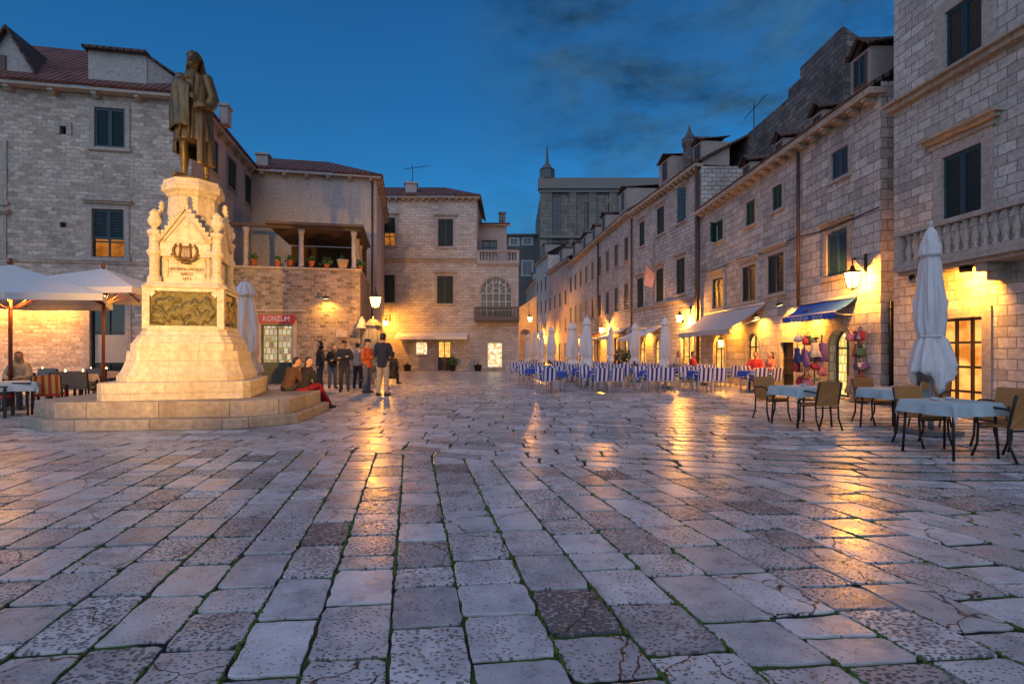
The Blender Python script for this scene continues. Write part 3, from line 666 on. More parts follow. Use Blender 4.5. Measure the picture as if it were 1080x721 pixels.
# ------------------------------------------------------------------ houses on the left
def shell(poly, z0, z1, house, m, skip=(), name='rear_wall'):
    """The walls of a plan polygon (counter-clockwise from above) other than those listed."""
    mb = MB(); n = len(poly)
    for i in range(n):
        if i in skip: continue
        a, b = poly[i], poly[(i + 1) % n]; mb.quad((a[0], a[1], z0), (b[0], b[1], z0), (b[0], b[1], z1), (a[0], a[1], z1))
    mb.add([(p[0], p[1], z1 - 0.02) for p in poly], [tuple(range(n))])
    return mb.build(name, m, house)
def vec(p, a=0.0, b=0.0): return Vector((p[0], p[1], 0)) + U * a + V * b

# rubble house, far left
A1 = Vector((-11.83, 19.6, 0)); A0 = A1 - V * 13
LH = thing('stone_house', 'pale rubble stone house with red tiled roof behind the white parasols', 'house', A1)
fL = Fac(A0, A1); fS = Fac(A1, vec(A1, 7.65))
EAV = 10.6
window(fL, (100, 132, 113, 157), house=LH, slats=18, wd=0.16)
window(fL, (97, 131, 220, 272), house=LH, style='lit', blind=.62, wd=0.17, hood=True, pane=LITO, mull=(2, 3))
window(fL, (63.5, 70.5, 133, 142), house=LH, style='dark', wd=0.16, mull=(1, 1), bottom=False)
window(fL, (64, 70, 234.5, 240), house=LH, style='dark', wd=0.02, mull=(1, 1), bottom=False)
window(fL, (-26, 0.5, 152, 212), house=LH, m=mat('brown_shutter_paint', (0.10, 0.035, 0.028), 0.55), slats=18, wd=0.2)
window(fL, (-34, 0, 231, 283), house=LH, m=mat('brown_shutter_paint', (0.10, 0.035, 0.028), 0.55), slats=18, wd=0.2, hood=True)
dl = window(fL, (95, 132, 318, 414), house=LH, style='dark', wd=0.2, mull=(2, 3), bottom=False, name='doorway')
a_, b_, z0_, z1_ = fL.rect(99, 131, 350, 405); mb = MB(); fL.box(mb, a_, b_, 1.0, 2.0, -0.12, -0.08); mb.build('menu_board', mat('grey_board', (0.35, 0.33, 0.30), 0.6), dl)
for q in ((239.5, 248.6, 162.7, 204), (257.8, 264.8, 182, 219), (223, 229.5, 144, 186)):
    window(fS, q, house=LH, m=SHUTD, slats=14, wd=0.08, trim=PLAST)
wall_obj(fL, 0, EAV, LH, S_RUB); wall_obj(fS, 0, EAV - 0.05, LH, PLAST, name='side_wall')
band(fL, 4.55, 0, fL.len, LH, 0.07, 0.05, S_RUB)
shell([A0, A1, vec(A1, 9), vec(A0, 9)], 0, EAV - 0.06, LH, PLAST, skip=(0, 1))
cornice(fL, EAV, -0.1, fL.len + 0.3, LH, TRIM, None, 0.35, 1.3, 0.10); cornice(fS, EAV - 0.05, 0.05, fS.len, LH, TRIM, None, 0.3, 1.0, 0.10)
mb = MB(); e0 = A0 - U * 0.35; e1 = A1 - U * 0.35 + V * 0.3; zE = Vector((0, 0, EAV + 0.11)); zR = Vector((0, 0, EAV + 3.5))
r0_ = A0 + U * 4.2; r1_ = A1 + U * 4.2 - V * 4.2
slope(mb, e0 + zE, e1 + zE, r1_ + zR, r0_ + zR); slope(mb, e1 + zE, vec(A1, 9.0, 0.3) + zE, vec(A1, 4.2, -4.2) + zR, r1_ + zR); mb.build('roof', TILE, LH)
# walled dormer block on the roof
d0 = fL.s_at(91); d1 = fL.s_at(153)
mb = MB(); fL.box(mb, d0, d1, EAV + 0.12, EAV + 1.62, -2.6, -0.12); mb.build('dormer', PLAST, LH)
mb = MB(); fL.box(mb, d0 - 0.12, d1 + 0.05, EAV + 1.623, EAV + 1.72, -2.6, 0.08)
slope(mb, fL.P(d1 + 0.95, EAV + 0.75, -2.6), fL.P(d1 + 0.95, EAV + 0.75, 0.0), fL.P(d1 - 0.05, EAV + 1.74, 0.05), fL.P(d1 - 0.05, EAV + 1.74, -2.6)) if False else None
mb.build('dormer_roof', TILED, LH)
mb = MB(); P8 = [fL.P(d1, EAV + .12, -.15), fL.P(d1 + 1.0, EAV + .12, -.6), fL.P(d1 + 1.0, EAV + .95, -.6), fL.P(d1, EAV + 1.6, -.15)]; Q8 = [p - fL.n * 2.0 for p in P8]
mb.add(P8 + Q8, [(0, 1, 2, 3), (7, 6, 5, 4), (1, 5, 6, 2)]); mb.build('dormer_cheek', PLAST, LH)
mb = MB(); mb.add([P8[3] + Vector((0, 0, .1)), P8[2] + Vector((0, 0, .1)) + fL.d * .15, Q8[2] + Vector((0, 0, .1)) + fL.d * .15, Q8[3] + Vector((0, 0, .1)), P8[3] + fL.n * .1, P8[2] + fL.d * .15 + fL.n * .1, Q8[2] + fL.d * .15, Q8[3]], [(0, 1, 2, 3), (4, 7, 6, 5), (0, 4, 5, 1), (1, 5, 6, 2)]); mb.build('dormer_roof', TILED, LH)
# gabled dormer at the picture's left edge
d2 = fL.s_at(-30); d3 = fL.s_at(36)
mb = MB(); pts = [(d2, EAV + .12), (d3, EAV + .12), (d3, EAV + .35), ((d2 + d3) / 2, EAV + 2.1), (d2, EAV + .35)]
mb.add([fL.P(a, z, -.25) for a, z in pts] + [fL.P(a, z, -3) for a, z in pts], [(0, 1, 2, 3, 4), (9, 8, 7, 6, 5), (1, 6, 7, 2), (4, 9, 5, 0)]); mb.build('dormer', PLAST, LH)
mb = MB(); c_ = (d2 + d3) / 2
for a in (d2 - .2, d3 + .2):
    mb.add([fL.P(a, EAV + .28, -.05), fL.P(c_, EAV + 2.22, -.05), fL.P(c_, EAV + 2.22, -3), fL.P(a, EAV + .28, -3), fL.P(a, EAV + .18, -.05), fL.P(c_, EAV + 2.1, -.05), fL.P(c_, EAV + 2.1, -3), fL.P(a, EAV + .18, -3)], [(0, 1, 2, 3), (7, 6, 5, 4), (0, 4, 5, 1)])
mb.build('dormer_roof', TILED, LH)
mb = MB(); fL.box(mb, d2 + .5, d3 - 1.0, EAV + .5, EAV + 1.2, -.26, -.20); mb.build('dormer_window', mat('brown_shutter_paint', (0.10, 0.035, 0.028), 0.55), LH)
p_ = at(232, 137, 21.5); chimney((p_.x, p_.y + .4, EAV + .1), (.32, .5), .72, LH, PLAST)

# plastered house behind the terrace
B0 = vec(A1, 7.65); B1 = B0 + V * 6.2
PH = thing('plastered_house', 'grey plastered house with red hipped roof rising behind the roofed terrace', 'house', B0)
f3 = Fac(B0, B1); f3s = Fac(B1, vec(B1, 9.6)); E3 = 10.55
wall_obj(f3, 0, E3, PH, PLAST); wall_obj(f3s, 0, E3, PH, PLAST, name='side_wall')
shell([B0, B1, vec(B1, 9.6), vec(B0, 9.6)], 0, E3 - .01, PH, PLAST, skip=(0, 1))
cornice(f3, E3, 0, f3.len + .25, PH, TRIM, None, .3, .95, .09); cornice(f3s, E3, 0, f3s.len, PH, TRIM, None, .3, .6, .09)
mb = MB(); e0 = B0 - U * .32; e1 = B1 - U * .32 + V * .3; zE = Vector((0, 0, E3 + .1)); zR = Vector((0, 0, E3 + 1.75))
slope(mb, e0 + zE, e1 + zE, B1 + U * 3.2 - V * 2.9 + zR, B0 + U * 3.2 + zR); slope(mb, e1 + zE, vec(B1, 9.6, .3) + zE, vec(B1, 6.4, -2.9) + zR, vec(B1, 3.2, -2.9) + zR)
mb.build('roof', TILE, PH); q = B0 + V * .45 + U * .5; chimney((q.x, q.y, E3 - .1), (.55, .55), 1.1, PH, PLAST)
pipe(f3, f3.len - .22, 0.2, E3, PH, .05)

# terrace building with supermarket door
T1 = Vector((-6.49, 22.7, 0)); T0 = T1 - V * 5.73
TB = thing('terrace_building', 'low brown stone building with roofed flower terrace and red shop sign', 'building', T0)
f4 = Fac(T0, T1); f4s = Fac(T1, vec(T1, 5.5)); ZT = 4.85
DR = f4.rect(275.5, 308.5, 342, 405); DR = (DR[0], DR[1], 0.05, DR[3])
dw = window(f4, rect=DR, house=TB, style='lit', wd=0.16, pane=GOODSW, mull=(2, 1), bottom=False, name='shop_door', fr=mat('shop_door_frame', (0.012, 0.02, 0.017), 0.4), recess=.18, trim=TRIM)
mb = MB(); f4.box(mb, DR[0], DR[1], .06, .95, -.12, -.06); mb.build('door_panel', MATS['shop_door_frame'], dw)
wall_obj(f4, 0, ZT, TB, S_TERR); wall_obj(f4s, 0, ZT, TB, S_TERR, name='side_wall')
shell([T0, T1, vec(T1, 5.4), vec(T0, 4.6)], 0, ZT - .9, TB, S_TERR, skip=(0, 1, 2, 3))
mb = MB(); f4.box(mb, 0, f4.len, ZT - .02, ZT + .07, -.3, .05); f4s.box(mb, 0, f4s.len - .2, ZT - .02, ZT + .068, -.3, .05); mb.build('coping', TRIMW, TB)
mb = MB(); f4.box(mb, f4.s_at(262), f4.s_at(322), 3.06, 3.14, -.02, .07); mb.build('ledge', TRIM, TB)
# sign
sg = f4.rect(273.2, 311, 331.8, 341)
SG = thing('shop_sign', 'red lit shop sign reading KONZUM above the glazed door', 'sign', f4.P((sg[0] + sg[1]) / 2, sg[2], .05))
mb = MB(); f4.box(mb, sg[0], sg[1], sg[2], sg[3], .02, .14); mb.build('sign_box', SIGNR, SG)
c_ = f4.P((sg[0] + sg[1]) / 2, (sg[2] + sg[3]) / 2, .142)
M4 = Matrix.Translation(c_) @ Matrix.Rotation(f4.rz, 4, 'Z') @ Matrix.Rotation(R(90), 4, 'X')
text('KONZUM', .30, 'lettering', WHITEL, SG, M4, .008, width=1.02)
# plaque
pq = f4.rect(354.5, 366.5, 348, 355.5); PQ = MB(); f4.box(PQ, pq[0], pq[1], pq[2], pq[3], .005, .05)
tag(PQ.build('wall_plaque', TRIM), 'small framed stone plaque on the brown terrace wall', 'plaque')
# terrace roof and posts
RZ0 = 6.60
def tpt(px, back=0.0): return f4.P(f4.s_at(px), 0, -back)
mb = MB(); s0_, s1_ = f4.s_at(281), f4.s_at(383.5)
f4.box(mb, s0_, s1_, RZ0 + .06, RZ0 + .16, -4.4, .25); mb.build('terrace_roof', mat('dark_roof_boards', (0.12, 0.08, 0.065), 0.8), TB)
mb = MB(); f4.box(mb, s0_ + .1, s1_ - .1, RZ0 - .06, RZ0 + .057, -.25, -.05); f4.box(mb, s1_ - .32, s1_ - .14, RZ0 - .058, RZ0 + .055, -4.3, -.253); f4.box(mb, f4.s_at(238), s0_ + .097, RZ0 - .02, RZ0 + .10, -.25, -.05); mb.build('terrace_beam', mat('beam_wood', (0.10, 0.07, 0.058), .8), TB)
mb = MB(); f4.box(mb, f4.s_at(281) + .1, s1_ - .2, ZT - .9, RZ0, -4.4, -4.3); mb.build('terrace_back_wall', mat('dark_brown_boards', (0.09, 0.06, 0.05), .9), TB)  # dark brown boards closing the back of the terrace
for px, bk in ((258.5, 0), (317, 0), (373, 0), (373, 1.5), (373, 2.9)):
    mb = MB(); p = tpt(px, bk + .15); mb.lathe([(.13, ZT + .07), (.13, ZT + .16), (.105, ZT + .2), (.10, RZ0 - .28), (.13, RZ0 - .2), (.15, RZ0 - .065)], (p.x, p.y, 0), 10); mb.build('column', TRIM, TB)
rp_ = random.Random(3)
def pot(px, bk=0.12, h=.26, wide=.12, bush=.21, lab='', f=f4, z=None, name='potted_plant', cat='plant', grp='flower pots on the terrace parapet', mcol=None):
    p = f.P(f.s_at(px), 0, -bk); z = (ZT + .07) if z is None else z
    t = thing(name, lab, cat, (p.x, p.y, z), 0, grp)
    mb = MB(); mb.lathe([(wide * .72, z), (wide, z + h), (wide * 1.08, z + h), (wide * 1.08, z + h + .04), (wide * .9, z + h + .04)], (p.x, p.y, 0), 12); mb.build('pot', mcol or TERRA, t)
    mb = MB()
    for k in range(int(90 * bush / .28)):
        c = Vector((p.x, p.y, z + h + .04 + bush * .35)) + Vector((rp_.gauss(0, 1), rp_.gauss(0, 1), rp_.gauss(0, .9))) * bush * .34
        if c.z < z + h: c.z = z + h + .02
        d = Vector((rp_.gauss(0, 1), rp_.gauss(0, 1), rp_.gauss(0.3, 1))).normalized(); e = d.orthogonal().normalized(); l_ = rp_.uniform(.05, .09) * (bush / .28) ** .4
        mb.add([c - d * l_, c + e * l_ * .5, c + d * l_, c - e * l_ * .5], [(0, 1, 2, 3)])
    mb.build('foliage', LEAF, t); return t
for px, lb in ((267, 'terracotta pot of greenery left of the middle terrace column'), (292, 'terracotta pot of greenery between the left and middle terrace columns'), (305, 'terracotta pot beside the middle terrace column, on its left'), (328, 'terracotta pot just right of the middle terrace column')): pot(px, lab=lb)
pot(344, bush=.27, h=.14, lab='bushy green plant in low pot halfway between middle and right terrace columns')
pot(361, bush=.16, h=.34, wide=.24, lab='wide pale planter beside the right terrace column', mcol=TRIM)
pot(379, bk=.3, bush=.27, h=.1, lab='green plant spilling over the terrace corner', grp=None)
for k, (bk, s_) in enumerate(((1.0, .3), (2.4, .34), (3.6, .3))):
    p = f4s.P(bk, 0, -.1); t = pot(379, h=.12, bush=s_, lab=['leafy pot behind the terrace corner, first along the side wall', 'leafy pot midway along the terrace side wall', 'leafy pot at the far end of the terrace side wall'][k], f=Fac(p - V * 3, p + V * 3), bk=0)  if False else None

# central house
CH_ = thing('stone_house', 'three storey ashlar house with red roof and antenna facing the square', 'house', (-9.8, 37.9, 0))
f5 = Fac((-9.9, 37.9), (-2.5, 37.9)); E5 = 12.25
window(f5, (404.6, 417, 229.5, 259), house=CH_, style='lit', blind=.55, m=SHUTD, pane=LITO, wd=.16, mull=(2, 3), hood=True, fr=SHUTD)
window(f5, (462, 478, 231, 260), house=CH_, m=SHUTD, slats=14, wd=.17, hood=True)
window(f5, (403.5, 416.5, 290, 319), house=CH_, m=SHUTD, slats=14, wd=.16)
window(f5, (461, 478, 291, 320), house=CH_, m=SHUTD, slats=14, wd=.17, hood=True)
window(f5, (438, 451, 360.5, 374), house=CH_, style='lit', pane=LITW, wd=.09, mull=(1, 1), fr=WHITEF)
gd = window(f5, (461.8, 475.5, 360, 390.5), house=CH_, style='lit', pane=LITY, wd=.14, mull=(2, 1), bottom=False, name='glazed_door')
mb = MB(); a_, b_ = f5.s_at(461.8), f5.s_at(475.5); f5.box(mb, a_, b_, 0.03, .98, -.11, -.06); mb.build('door_panel', WOODD, gd)
wall_obj(f5, 0, E5, CH_, S_CENT); shell([(-9.9, 37.9), (-2.5, 37.9), (-2.5, 46), (-9.9, 46)], 0, E5 - .01, CH_, S_CENT, skip=(0,))
band(f5, zz(276, 37.9), 0, f5.len, CH_, .16, .1, TRIMW); cornice(f5, E5, 0, f5.len + .2, CH_, TRIMW, None, .35, .45, .12)
mb = MB(); slope(mb, (-9.9, 37.5, E5 + .12), (-2.25, 37.5, E5 + .12), (-5.2, 41.2, E5 + 1.75), (-9.9, 41.2, E5 + 1.75)); slope(mb, (-2.25, 37.5, E5 + .12), (-2.25, 45, E5 + .12), (-5.2, 41.2, E5 + 1.75), (-5.2, 41.2, E5 + 1.75)); mb.build('roof', TILE, CH_)
chimney((gx(433.5, 38.8), 38.8, E5 + .3), (.8, .7), 1.0, CH_, PLAST)
mb = MB(); x_ = gx(435, 38.8); mb.tube([(x_, 38.8, E5 + 1.3), (x_, 38.8, E5 + 2.75)], .025, 6); mb.tube([(x_ - .6, 38.8, E5 + 2.45), (x_ + 1.2, 38.8, E5 + 2.68)], .018, 5)
for k in range(7): mb.tube([(x_ - .5 + .25 * k, 38.6 - .06 * k + .2, E5 + 2.47 + .032 * k), (x_ - .5 + .25 * k, 39.0, E5 + 2.47 + .032 * k)], .012, 4)
mb.build('antenna', IRON, CH_)
AWC = thing('awning', 'long flat cream awning over the small lit window of the central house', 'awning', f5.P(3.4, 2.5, 0))
mb = MB(); a_, b_ = f5.s_at(419), f5.s_at(494); zt = 2.72
mb.add([f5.P(a_, zt, .03), f5.P(b_, zt, .03), f5.P(b_, zt - .28, .95), f5.P(a_, zt - .28, .95), f5.P(a_, zt - .04, .03), f5.P(b_, zt - .04, .03), f5.P(b_, zt - .5, .96), f5.P(a_, zt - .5, .96), f5.P(a_, zt - .32, .95), f5.P(b_, zt - .32, .95)], [(0, 3, 2, 1), (4, 5, 9, 8), (3, 7, 6, 2), (0, 4, 8, 3), (1, 2, 9, 5)]); mb.build('canvas', CLOTHC, AWC)

# balcony house
BH = thing('balcony_house', 'narrow stone house with arched balcony window and roof terrace balustrade', 'house', (-2.5, 37.9, 0))
f6 = Fac((-2.5, 37.9), (.47, 37.9)); E6 = 7.75; FR = f6.P(0, 0, 0)
window(f6, (506.5, 540, 292, 336), house=BH, style='lit', arch=True, pane=mat('dim_arch_glass', (0.10, 0.085, 0.06), .2), wd=.14, mull=(5, 3), fr=WHITEF, op=True)
window(f6, (513.7, 530, 361, 387.5), house=BH, style='lit', pane=LITW, wd=.12, mull=(1, 1), fr=WHITEF)
wall_obj(f6, 0, E6, BH, S_CENT); shell([(-2.5, 37.9), (.47, 37.9), (.47, 45), (-2.5, 45)], 0, E6 - .01, BH, S_CENT, skip=(0,))
# fan bars in the arched window
a_, b_, z0_, z1_ = f6.rect(506.5, 540, 292, 336); r_ = (b_ - a_) / 2; c_ = (a_ + b_) / 2; zc = z1_ - r_
mb = MB()
for k in range(1, 8): an = math.pi * k / 8; mb.tube([f6.P(c_ + .3 * math.cos(an), zc + .3 * math.sin(an), -.1), f6.P(c_ + (r_ - .03) * math.cos(an), zc + (r_ - .03) * math.sin(an), -.1)], .028, 5)
for rr in (.3, .7): mb.tube([f6.P(c_ + rr * r_ * math.cos(math.pi * k / 12), zc + rr * r_ * math.sin(math.pi * k / 12), -.1) for k in range(13)], .03, 5)
mb.build('fanlight_bars', WHITEF, BH)
def balustrade(f, s0, s1, z0, h, o, parent, m, step=.2, r=.07, name='balcony', slab_to=None, slab_h=.2, n=8, side=False, extra=0.0):
    mb = MB(); f.box(mb, s0, s1, z0 - slab_h, z0, -.02 if slab_to is None else slab_to, o + .06); f.box(mb, s0 + .04, s1 - .04, z0 - slab_h * 1.6, z0 - slab_h - .003, -.02 if slab_to is None else slab_to, o - .04)
    b_ = mb.build(name, m, parent)
    mb = MB(); f.box(mb, s0, s1, z0 + h - .1, z0 + h, o - .17, o + .06); f.box(mb, s0, s1, z0 + .003, z0 + .07, o - .16, o + .03)
    for q in (s0 + .11, s1 - .11): f.box(mb, q - .1, q + .1, z0 + .073, z0 + h - .103, o - .15, o + .03)
    mb.build('handrail', m, b_)
    mb = MB(); hh = h - .17; zb = z0 + .07
    prof = [(r * .95, 0), (r * .95, .06 * hh), (r * .5, .12 * hh), (r * .95, .3 * hh), (r * 1.0, .38 * hh), (r * .5, .62 * hh), (r * .42, .78 * hh), (r * .7, .86 * hh), (r * .55, .9 * hh), (r * .9, .95 * hh), (r * .9, hh)]
    p = f.P(s0 + .35, 0, o - .055); mb.lathe([(a, zb + z) for a, z in prof], (p.x, p.y, 0), n); first = mb.build('baluster', m, b_)
    k = int((s1 - s0 - .6) / step)
    for i in range(1, k + 1):
        c = first.copy(); COL.objects.link(c); c.parent = b_; c.location = Vector(first.location) + f.d * (s1 - s0 - .7) * i / k
    return b_
balustrade(f6, -.15, f6.len + .05, zz(337, 37.9) + .12, .74, .75, BH, mat('dark_weathered_balcony', (0.14, 0.12, 0.11), .85), .21, .075)
balustrade(f6, 0, f6.len + .05, E6 + .05, .78, .1, BH, TRIM, .22, .07, name='roof_balustrade', slab_to=-.4)
# set-back top room
f6b = Fac((-2.5, 40.4), (gx(534, 40.4), 40.4)); window(f6b, (508.6, 524, 253.5, 268), house=BH, style='dark', wd=.1, mull=(2, 2))
wall_obj(f6b, E6, 11.0, BH, PLAST, name='upper_wall'); shell([(-2.5, 40.4), (gx(534, 40.4), 40.4), (gx(534, 40.4), 45), (-2.5, 45)], E6, 11.0, BH, PLAST, skip=(0,))
mb = MB(); slope(mb, (-2.5, 40.1, 10.95), (-.15, 40.1, 10.95), (-.15, 43, 11.7), (-2.5, 43, 11.7)); mb.build('roof', TILE, BH); cornice(f6b, 10.9, 0, f6b.len + .3, BH, TRIM, 0, .3)
chimney((gx(529.7, 41), 41, 11.0), (.42, .42), 1.0, BH, S_DARK)

# ------------------------------------------------------------------ far end of the street
FH = thing('dark_tower_house', 'tall dark grey building far down the street with three small pale windows', 'building', (-4, 110, 0))
f7 = Fac((-6, 110), (7.5, 110))
for q in ((538.5, 546, 252, 258), (552, 560.5, 251.5, 257.5), (551.5, 561, 276, 290)): window(f7, q, house=FH, style='dark', wd=.35, mull=(2, 2), trim=mat('pale_far_frame', (0.30, 0.36, 0.40), .8), fr=MATS['pale_far_frame'])
wall_obj(f7, 0, zz(249, 110), FH, S_GREYF); shell([(-6, 110), (7.5, 110), (7.5, 122), (-6, 122)], 0, zz(249, 110) - .02, FH, S_GREYF, skip=(0,))
mb = MB(); f7.box(mb, -.3, f7.len + .3, zz(249, 110), zz(247, 110), -1, .5); mb.build('parapet', S_GREYF, FH)
AW = thing('arched_wall', 'lamp-lit yellowish wall with an archway closing the far street', 'wall', (.6, 62, 0))
f8 = Fac((gx(545, 62), 62), (gx(566, 62), 62)); rct = f8.rect(548.5, 559.5, 347, 375); f8.op.append((rct[0], rct[1], 0, rct[3], True))
mb = MB(); f8.wall(mb, 0, zz(326, 62)); mb.build('wall', stone('arch_wall_stone', (0.42, 0.34, 0.24), (0.34, 0.27, 0.19), (0.2, 0.16, 0.11), .7, .35, .012, .02, .6, .4), AW)
mb = MB(); pp = [f8.P(0, zz(326, 62), 0), f8.P(f8.len, zz(326, 62), 0), f8.P(f8.len, zz(312, 62), 0)]; mb.add(pp + [p + Vector((0, .5, 0)) for p in pp], [(0, 1, 2), (5, 4, 3), (0, 2, 5, 3)])
f8.box(mb, 0, f8.len, 0, zz(326, 62), -2.4, -2.2); mb.build('upper_wall', MATS['arch_wall_stone'], AW)

# cathedral
CA = thing('church', 'big weathered church block with a spire on its corner above the roofs', 'church', (5, 100, 0))
f9 = Fac((gx(571, 100), 100), (gx(705, 100), 100)); ZC = zz(189, 100)
for q in ((583, 592, 207, 252), (616, 624, 214, 240), (641, 650, 214, 238)): window(f9, q, house=CA, style='dark', wd=.4, mull=(2, 3), trim=S_FAR)
wall_obj(f9, 0, ZC - 2, CA, S_FAR); shell([(f9.p0.x, 100), (f9.p1.x, 100), (f9.p1.x, 125), (f9.p0.x, 125)], 0, ZC - 2.02, CA, S_FAR, skip=(0,))
mb = MB(); f9.box(mb, -.6, f9.len, ZC - 2, ZC, -1.0, .9); f9.box(mb, -.4, f9.len, ZC - 2.6, ZC - 2.003, -.3, .55); f9.box(mb, -.4, f9.len, zz(249, 100) - .5, zz(249, 100), -.3, .8); mb.build('cornice', mat('church_cornice', (0.21, 0.19, 0.175), .9), CA)
for a, wd_ in ((.9, 1.1), (5.8, .7), (9.6, .7), (13.4, .7), (16.5, .7)): mb = MB(); f9.box(mb, a - wd_, a + wd_, 0, ZC - 2.603, -.1, .38); mb.build('pilaster', S_FAR, CA)
mb = MB(); px_, py_ = f9.p0.x + 1.1, 100.3
mb.prism([(px_ + 1.5 * math.cos(k * math.pi / 4 + .39), py_ + 1.5 * math.sin(k * math.pi / 4 + .39)) for k in range(8)], ZC + .003, ZC + 1.6)
mb.lathe([(1.3, ZC + 1.6), (1.5, ZC + 1.8), (.8, ZC + 2.5), (.32, ZC + 3.2), (.16, ZC + 5.4), (.05, ZC + 6.6)], (px_, py_, 0), 8, smooth=False); mb.build('spire', mat('lead_spire', (0.11, 0.115, 0.12), .7), CA)
# ------------------------------------------------------------------ houses on the right
# balcony palace, nearest
k1 = Vector((9.42, 13.1, 0)); k2 = Vector((10.02, 3.1, 0))
PA = thing('stone_palace', 'tall pale stone palace with balustraded balcony and teal shutters, nearest house', 'house', k1)
g1 = Fac(k1, k2); ZP = 13.0
window(g1, (998, 1037, -14, 74), house=PA, slats=24, wd=.26, bottom=False)
w1 = window(g1, (995, 1036.5, 150, 240), house=PA, slats=26, wd=.24, hood=False, bottom=False)
a_, b_, z0_, z1_ = g1.rect(995, 1036.5, 150, 240)
mb = MB(); g1.box(mb, a_ - .44, b_ + .44, z1_ + .46, z1_ + .54, -.02, .24); g1.box(mb, a_ - .38, b_ + .38, z1_ + .38, z1_ + .457, -.02, .16); g1.box(mb, a_ - .3, b_ + .3, z1_ + .25, z1_ + .377, -.02, .07); mb.build('hood', TRIMW, w1)
da = g1.s_at(988); db = g1.s_at(1037); dz1 = g1.z_at(1037, 335)
dp = window(g1, rect=(da, db, .04, 2.12), house=PA, style='lit', pane=LITS, wd=.2, mull=(3, 4), bottom=False, name='glazed_door', fr=WOODD, recess=.16)
da2 = g1.s_at(1150)
wall_obj(g1, 0, ZP, PA, S_PALE, depth=.25); shell([(k1.x, k1.y), (k2.x, k2.y), (k2.x + 9, k2.y), (k1.x + 9, k1.y)], 0, ZP - .01, PA, S_PALE, skip=(0,))
band(g1, 7.28, -.12, g1.len, PA, .12, .16, TRIMW)
SB = g1.s_at(944) + .75
bal = balustrade(g1, SB, g1.len - .5, 3.34, .78, .62, PA, TRIM, .2, .075, n=12, slab_h=.13)
mb = MB(); g1.box(mb, SB - .002, SB + .1, 3.34 + .68, 3.34 + .779, 0, .44); mb.build('handrail', TRIM, bal); mb = MB(); g1.box(mb, SB, SB + .1, 3.343, 3.41, 0, .44); mb.build('bottom_rail', TRIM, bal)
for q in (.14, .3):
    mb = MB(); p = g1.P(SB + .06, 0, q); mb.lathe([(r_, 3.41 + z) for r_, z in ((.07, 0), (.07, .04), (.035, .08), (.075, .22), (.035, .42), (.05, .5), (.065, .55), (.065, .61))], (p.x, p.y, 0), 12); mb.build('baluster', TRIM, bal)
for q in (SB + .35, SB + 2.0, SB + 3.9):
    mb = MB(); g1.box(mb, q - .12, q + .12, 2.97, 3.13, -.02, .5); g1.box(mb, q - .11, q + .11, 2.80, 2.967, -.02, .28); mb.build('corbel', TRIM, bal)
# house with gift shop, awnings
h0 = Vector((9.46, 26.5, 0)); h1 = Vector((9.69, 13.95, 0))
GH = thing('stone_house', 'long ashlar house with grey awning and blue shop awning, dormers along its eave', 'house', h1)
g2 = Fac(h0, h1); E2 = 8.2; g2e = Fac(h1, (12.5, 13.95))
for q in ((877.5, 895.5, 152, 192),): window(g2, q, house=GH, m=SHUTB, slats=14, wd=.12)
for q in ((815, 825.6, 192.5, 224), (787, 797, 209, 240)): window(g2, q, house=GH, m=SHUTG, slats=12, wd=.12)
one_leaf(g2, (755, 763, 230.5, 256), GH, SHUTG, 0, 55, wd=.12)
window(g2, (872.5, 894.5, 239.5, 293), house=GH, m=SHUTB, slats=18, wd=.18, hood=True, trim=TRIMW)
for q in ((810, 827.5, 265, 311), (783, 797.5, 278, 319)): window(g2, q, house=GH, m=SHUTD, slats=16, wd=.16, hood=True)
window(g2, (752, 763, 291, 326), house=GH, m=SHUTD, slats=16, wd=.16, hood=True)
def grect(f, a, b, z0, z1): return (f.s_at(a), f.s_at(b), z0, z1)
sd_ = window(g2, rect=grect(g2, 873.5, 897, .06, 2.05), house=GH, style='lit', arch=True, pane=GOODS, wd=.2, mull=(2, 1), name='arched_shop_door', fr=SHUTD, recess=.3, trim=TRIMW)
window(g2, rect=grect(g2, 856, 865, 1.42, 1.85), house=GH, style='lit', pane=LITY, wd=.1, mull=(1, 1))
window(g2, rect=grect(g2, 823.6, 838, .08, 1.72), house=GH, style='door', pane=WOODD, wd=.2, mull=(1, 3), bottom=False, name='dark_door', fr=WOODD)
window(g2, rect=grect(g2, 788, 801, .42, 2.12), house=GH, style='lit', arch=True, pane=LITY, wd=.14, mull=(2, 1), name='arched_window', fr=SHUTD)
window(g2, rect=grect(g2, 753, 764, .42, 2.12), house=GH, style='lit', arch=True, pane=LITY, wd=.14, mull=(2, 1), name='arched_window', fr=SHUTD)
wall_obj(g2, 0, E2, GH, S_ROWA, depth=.3); wall_obj(g2e, 0, E2 + .3, GH, S_ROWA, name='end_wall')
shell([h0, h1, (12.5, 13.95), (12.5, 26.5)], 0, E2 - .02, GH, S_ROWA, skip=(0, 1))
cornice(g2, E2 - .02, 0, g2.len + .05, GH, TRIMW, None, .34, .62, .16); pipe(g2, g2.s_at(845.5), 2.9, E2 - .2, GH, .055)
mb = MB(); slope(mb, g2.P(-.1, E2 + .15, .3), g2.P(g2.len, E2 + .15, .3), g2.P(g2.len, E2 + 1.9, -2.6), g2.P(-.1, E2 + 1.9, -2.6)); mb.build('roof', TILED, GH)
mb = MB(); q = g2e; mb.add([g2.P(g2.len - .002, E2 + .1, .0), g2.P(g2.len - .002, E2 + 1.8, -2.8), g2.P(g2.len - .002, E2 + .1, -2.8)], [(0, 1, 2), (2, 1, 0)][:1]); mb.build('gable_end', S_ROWA, GH)
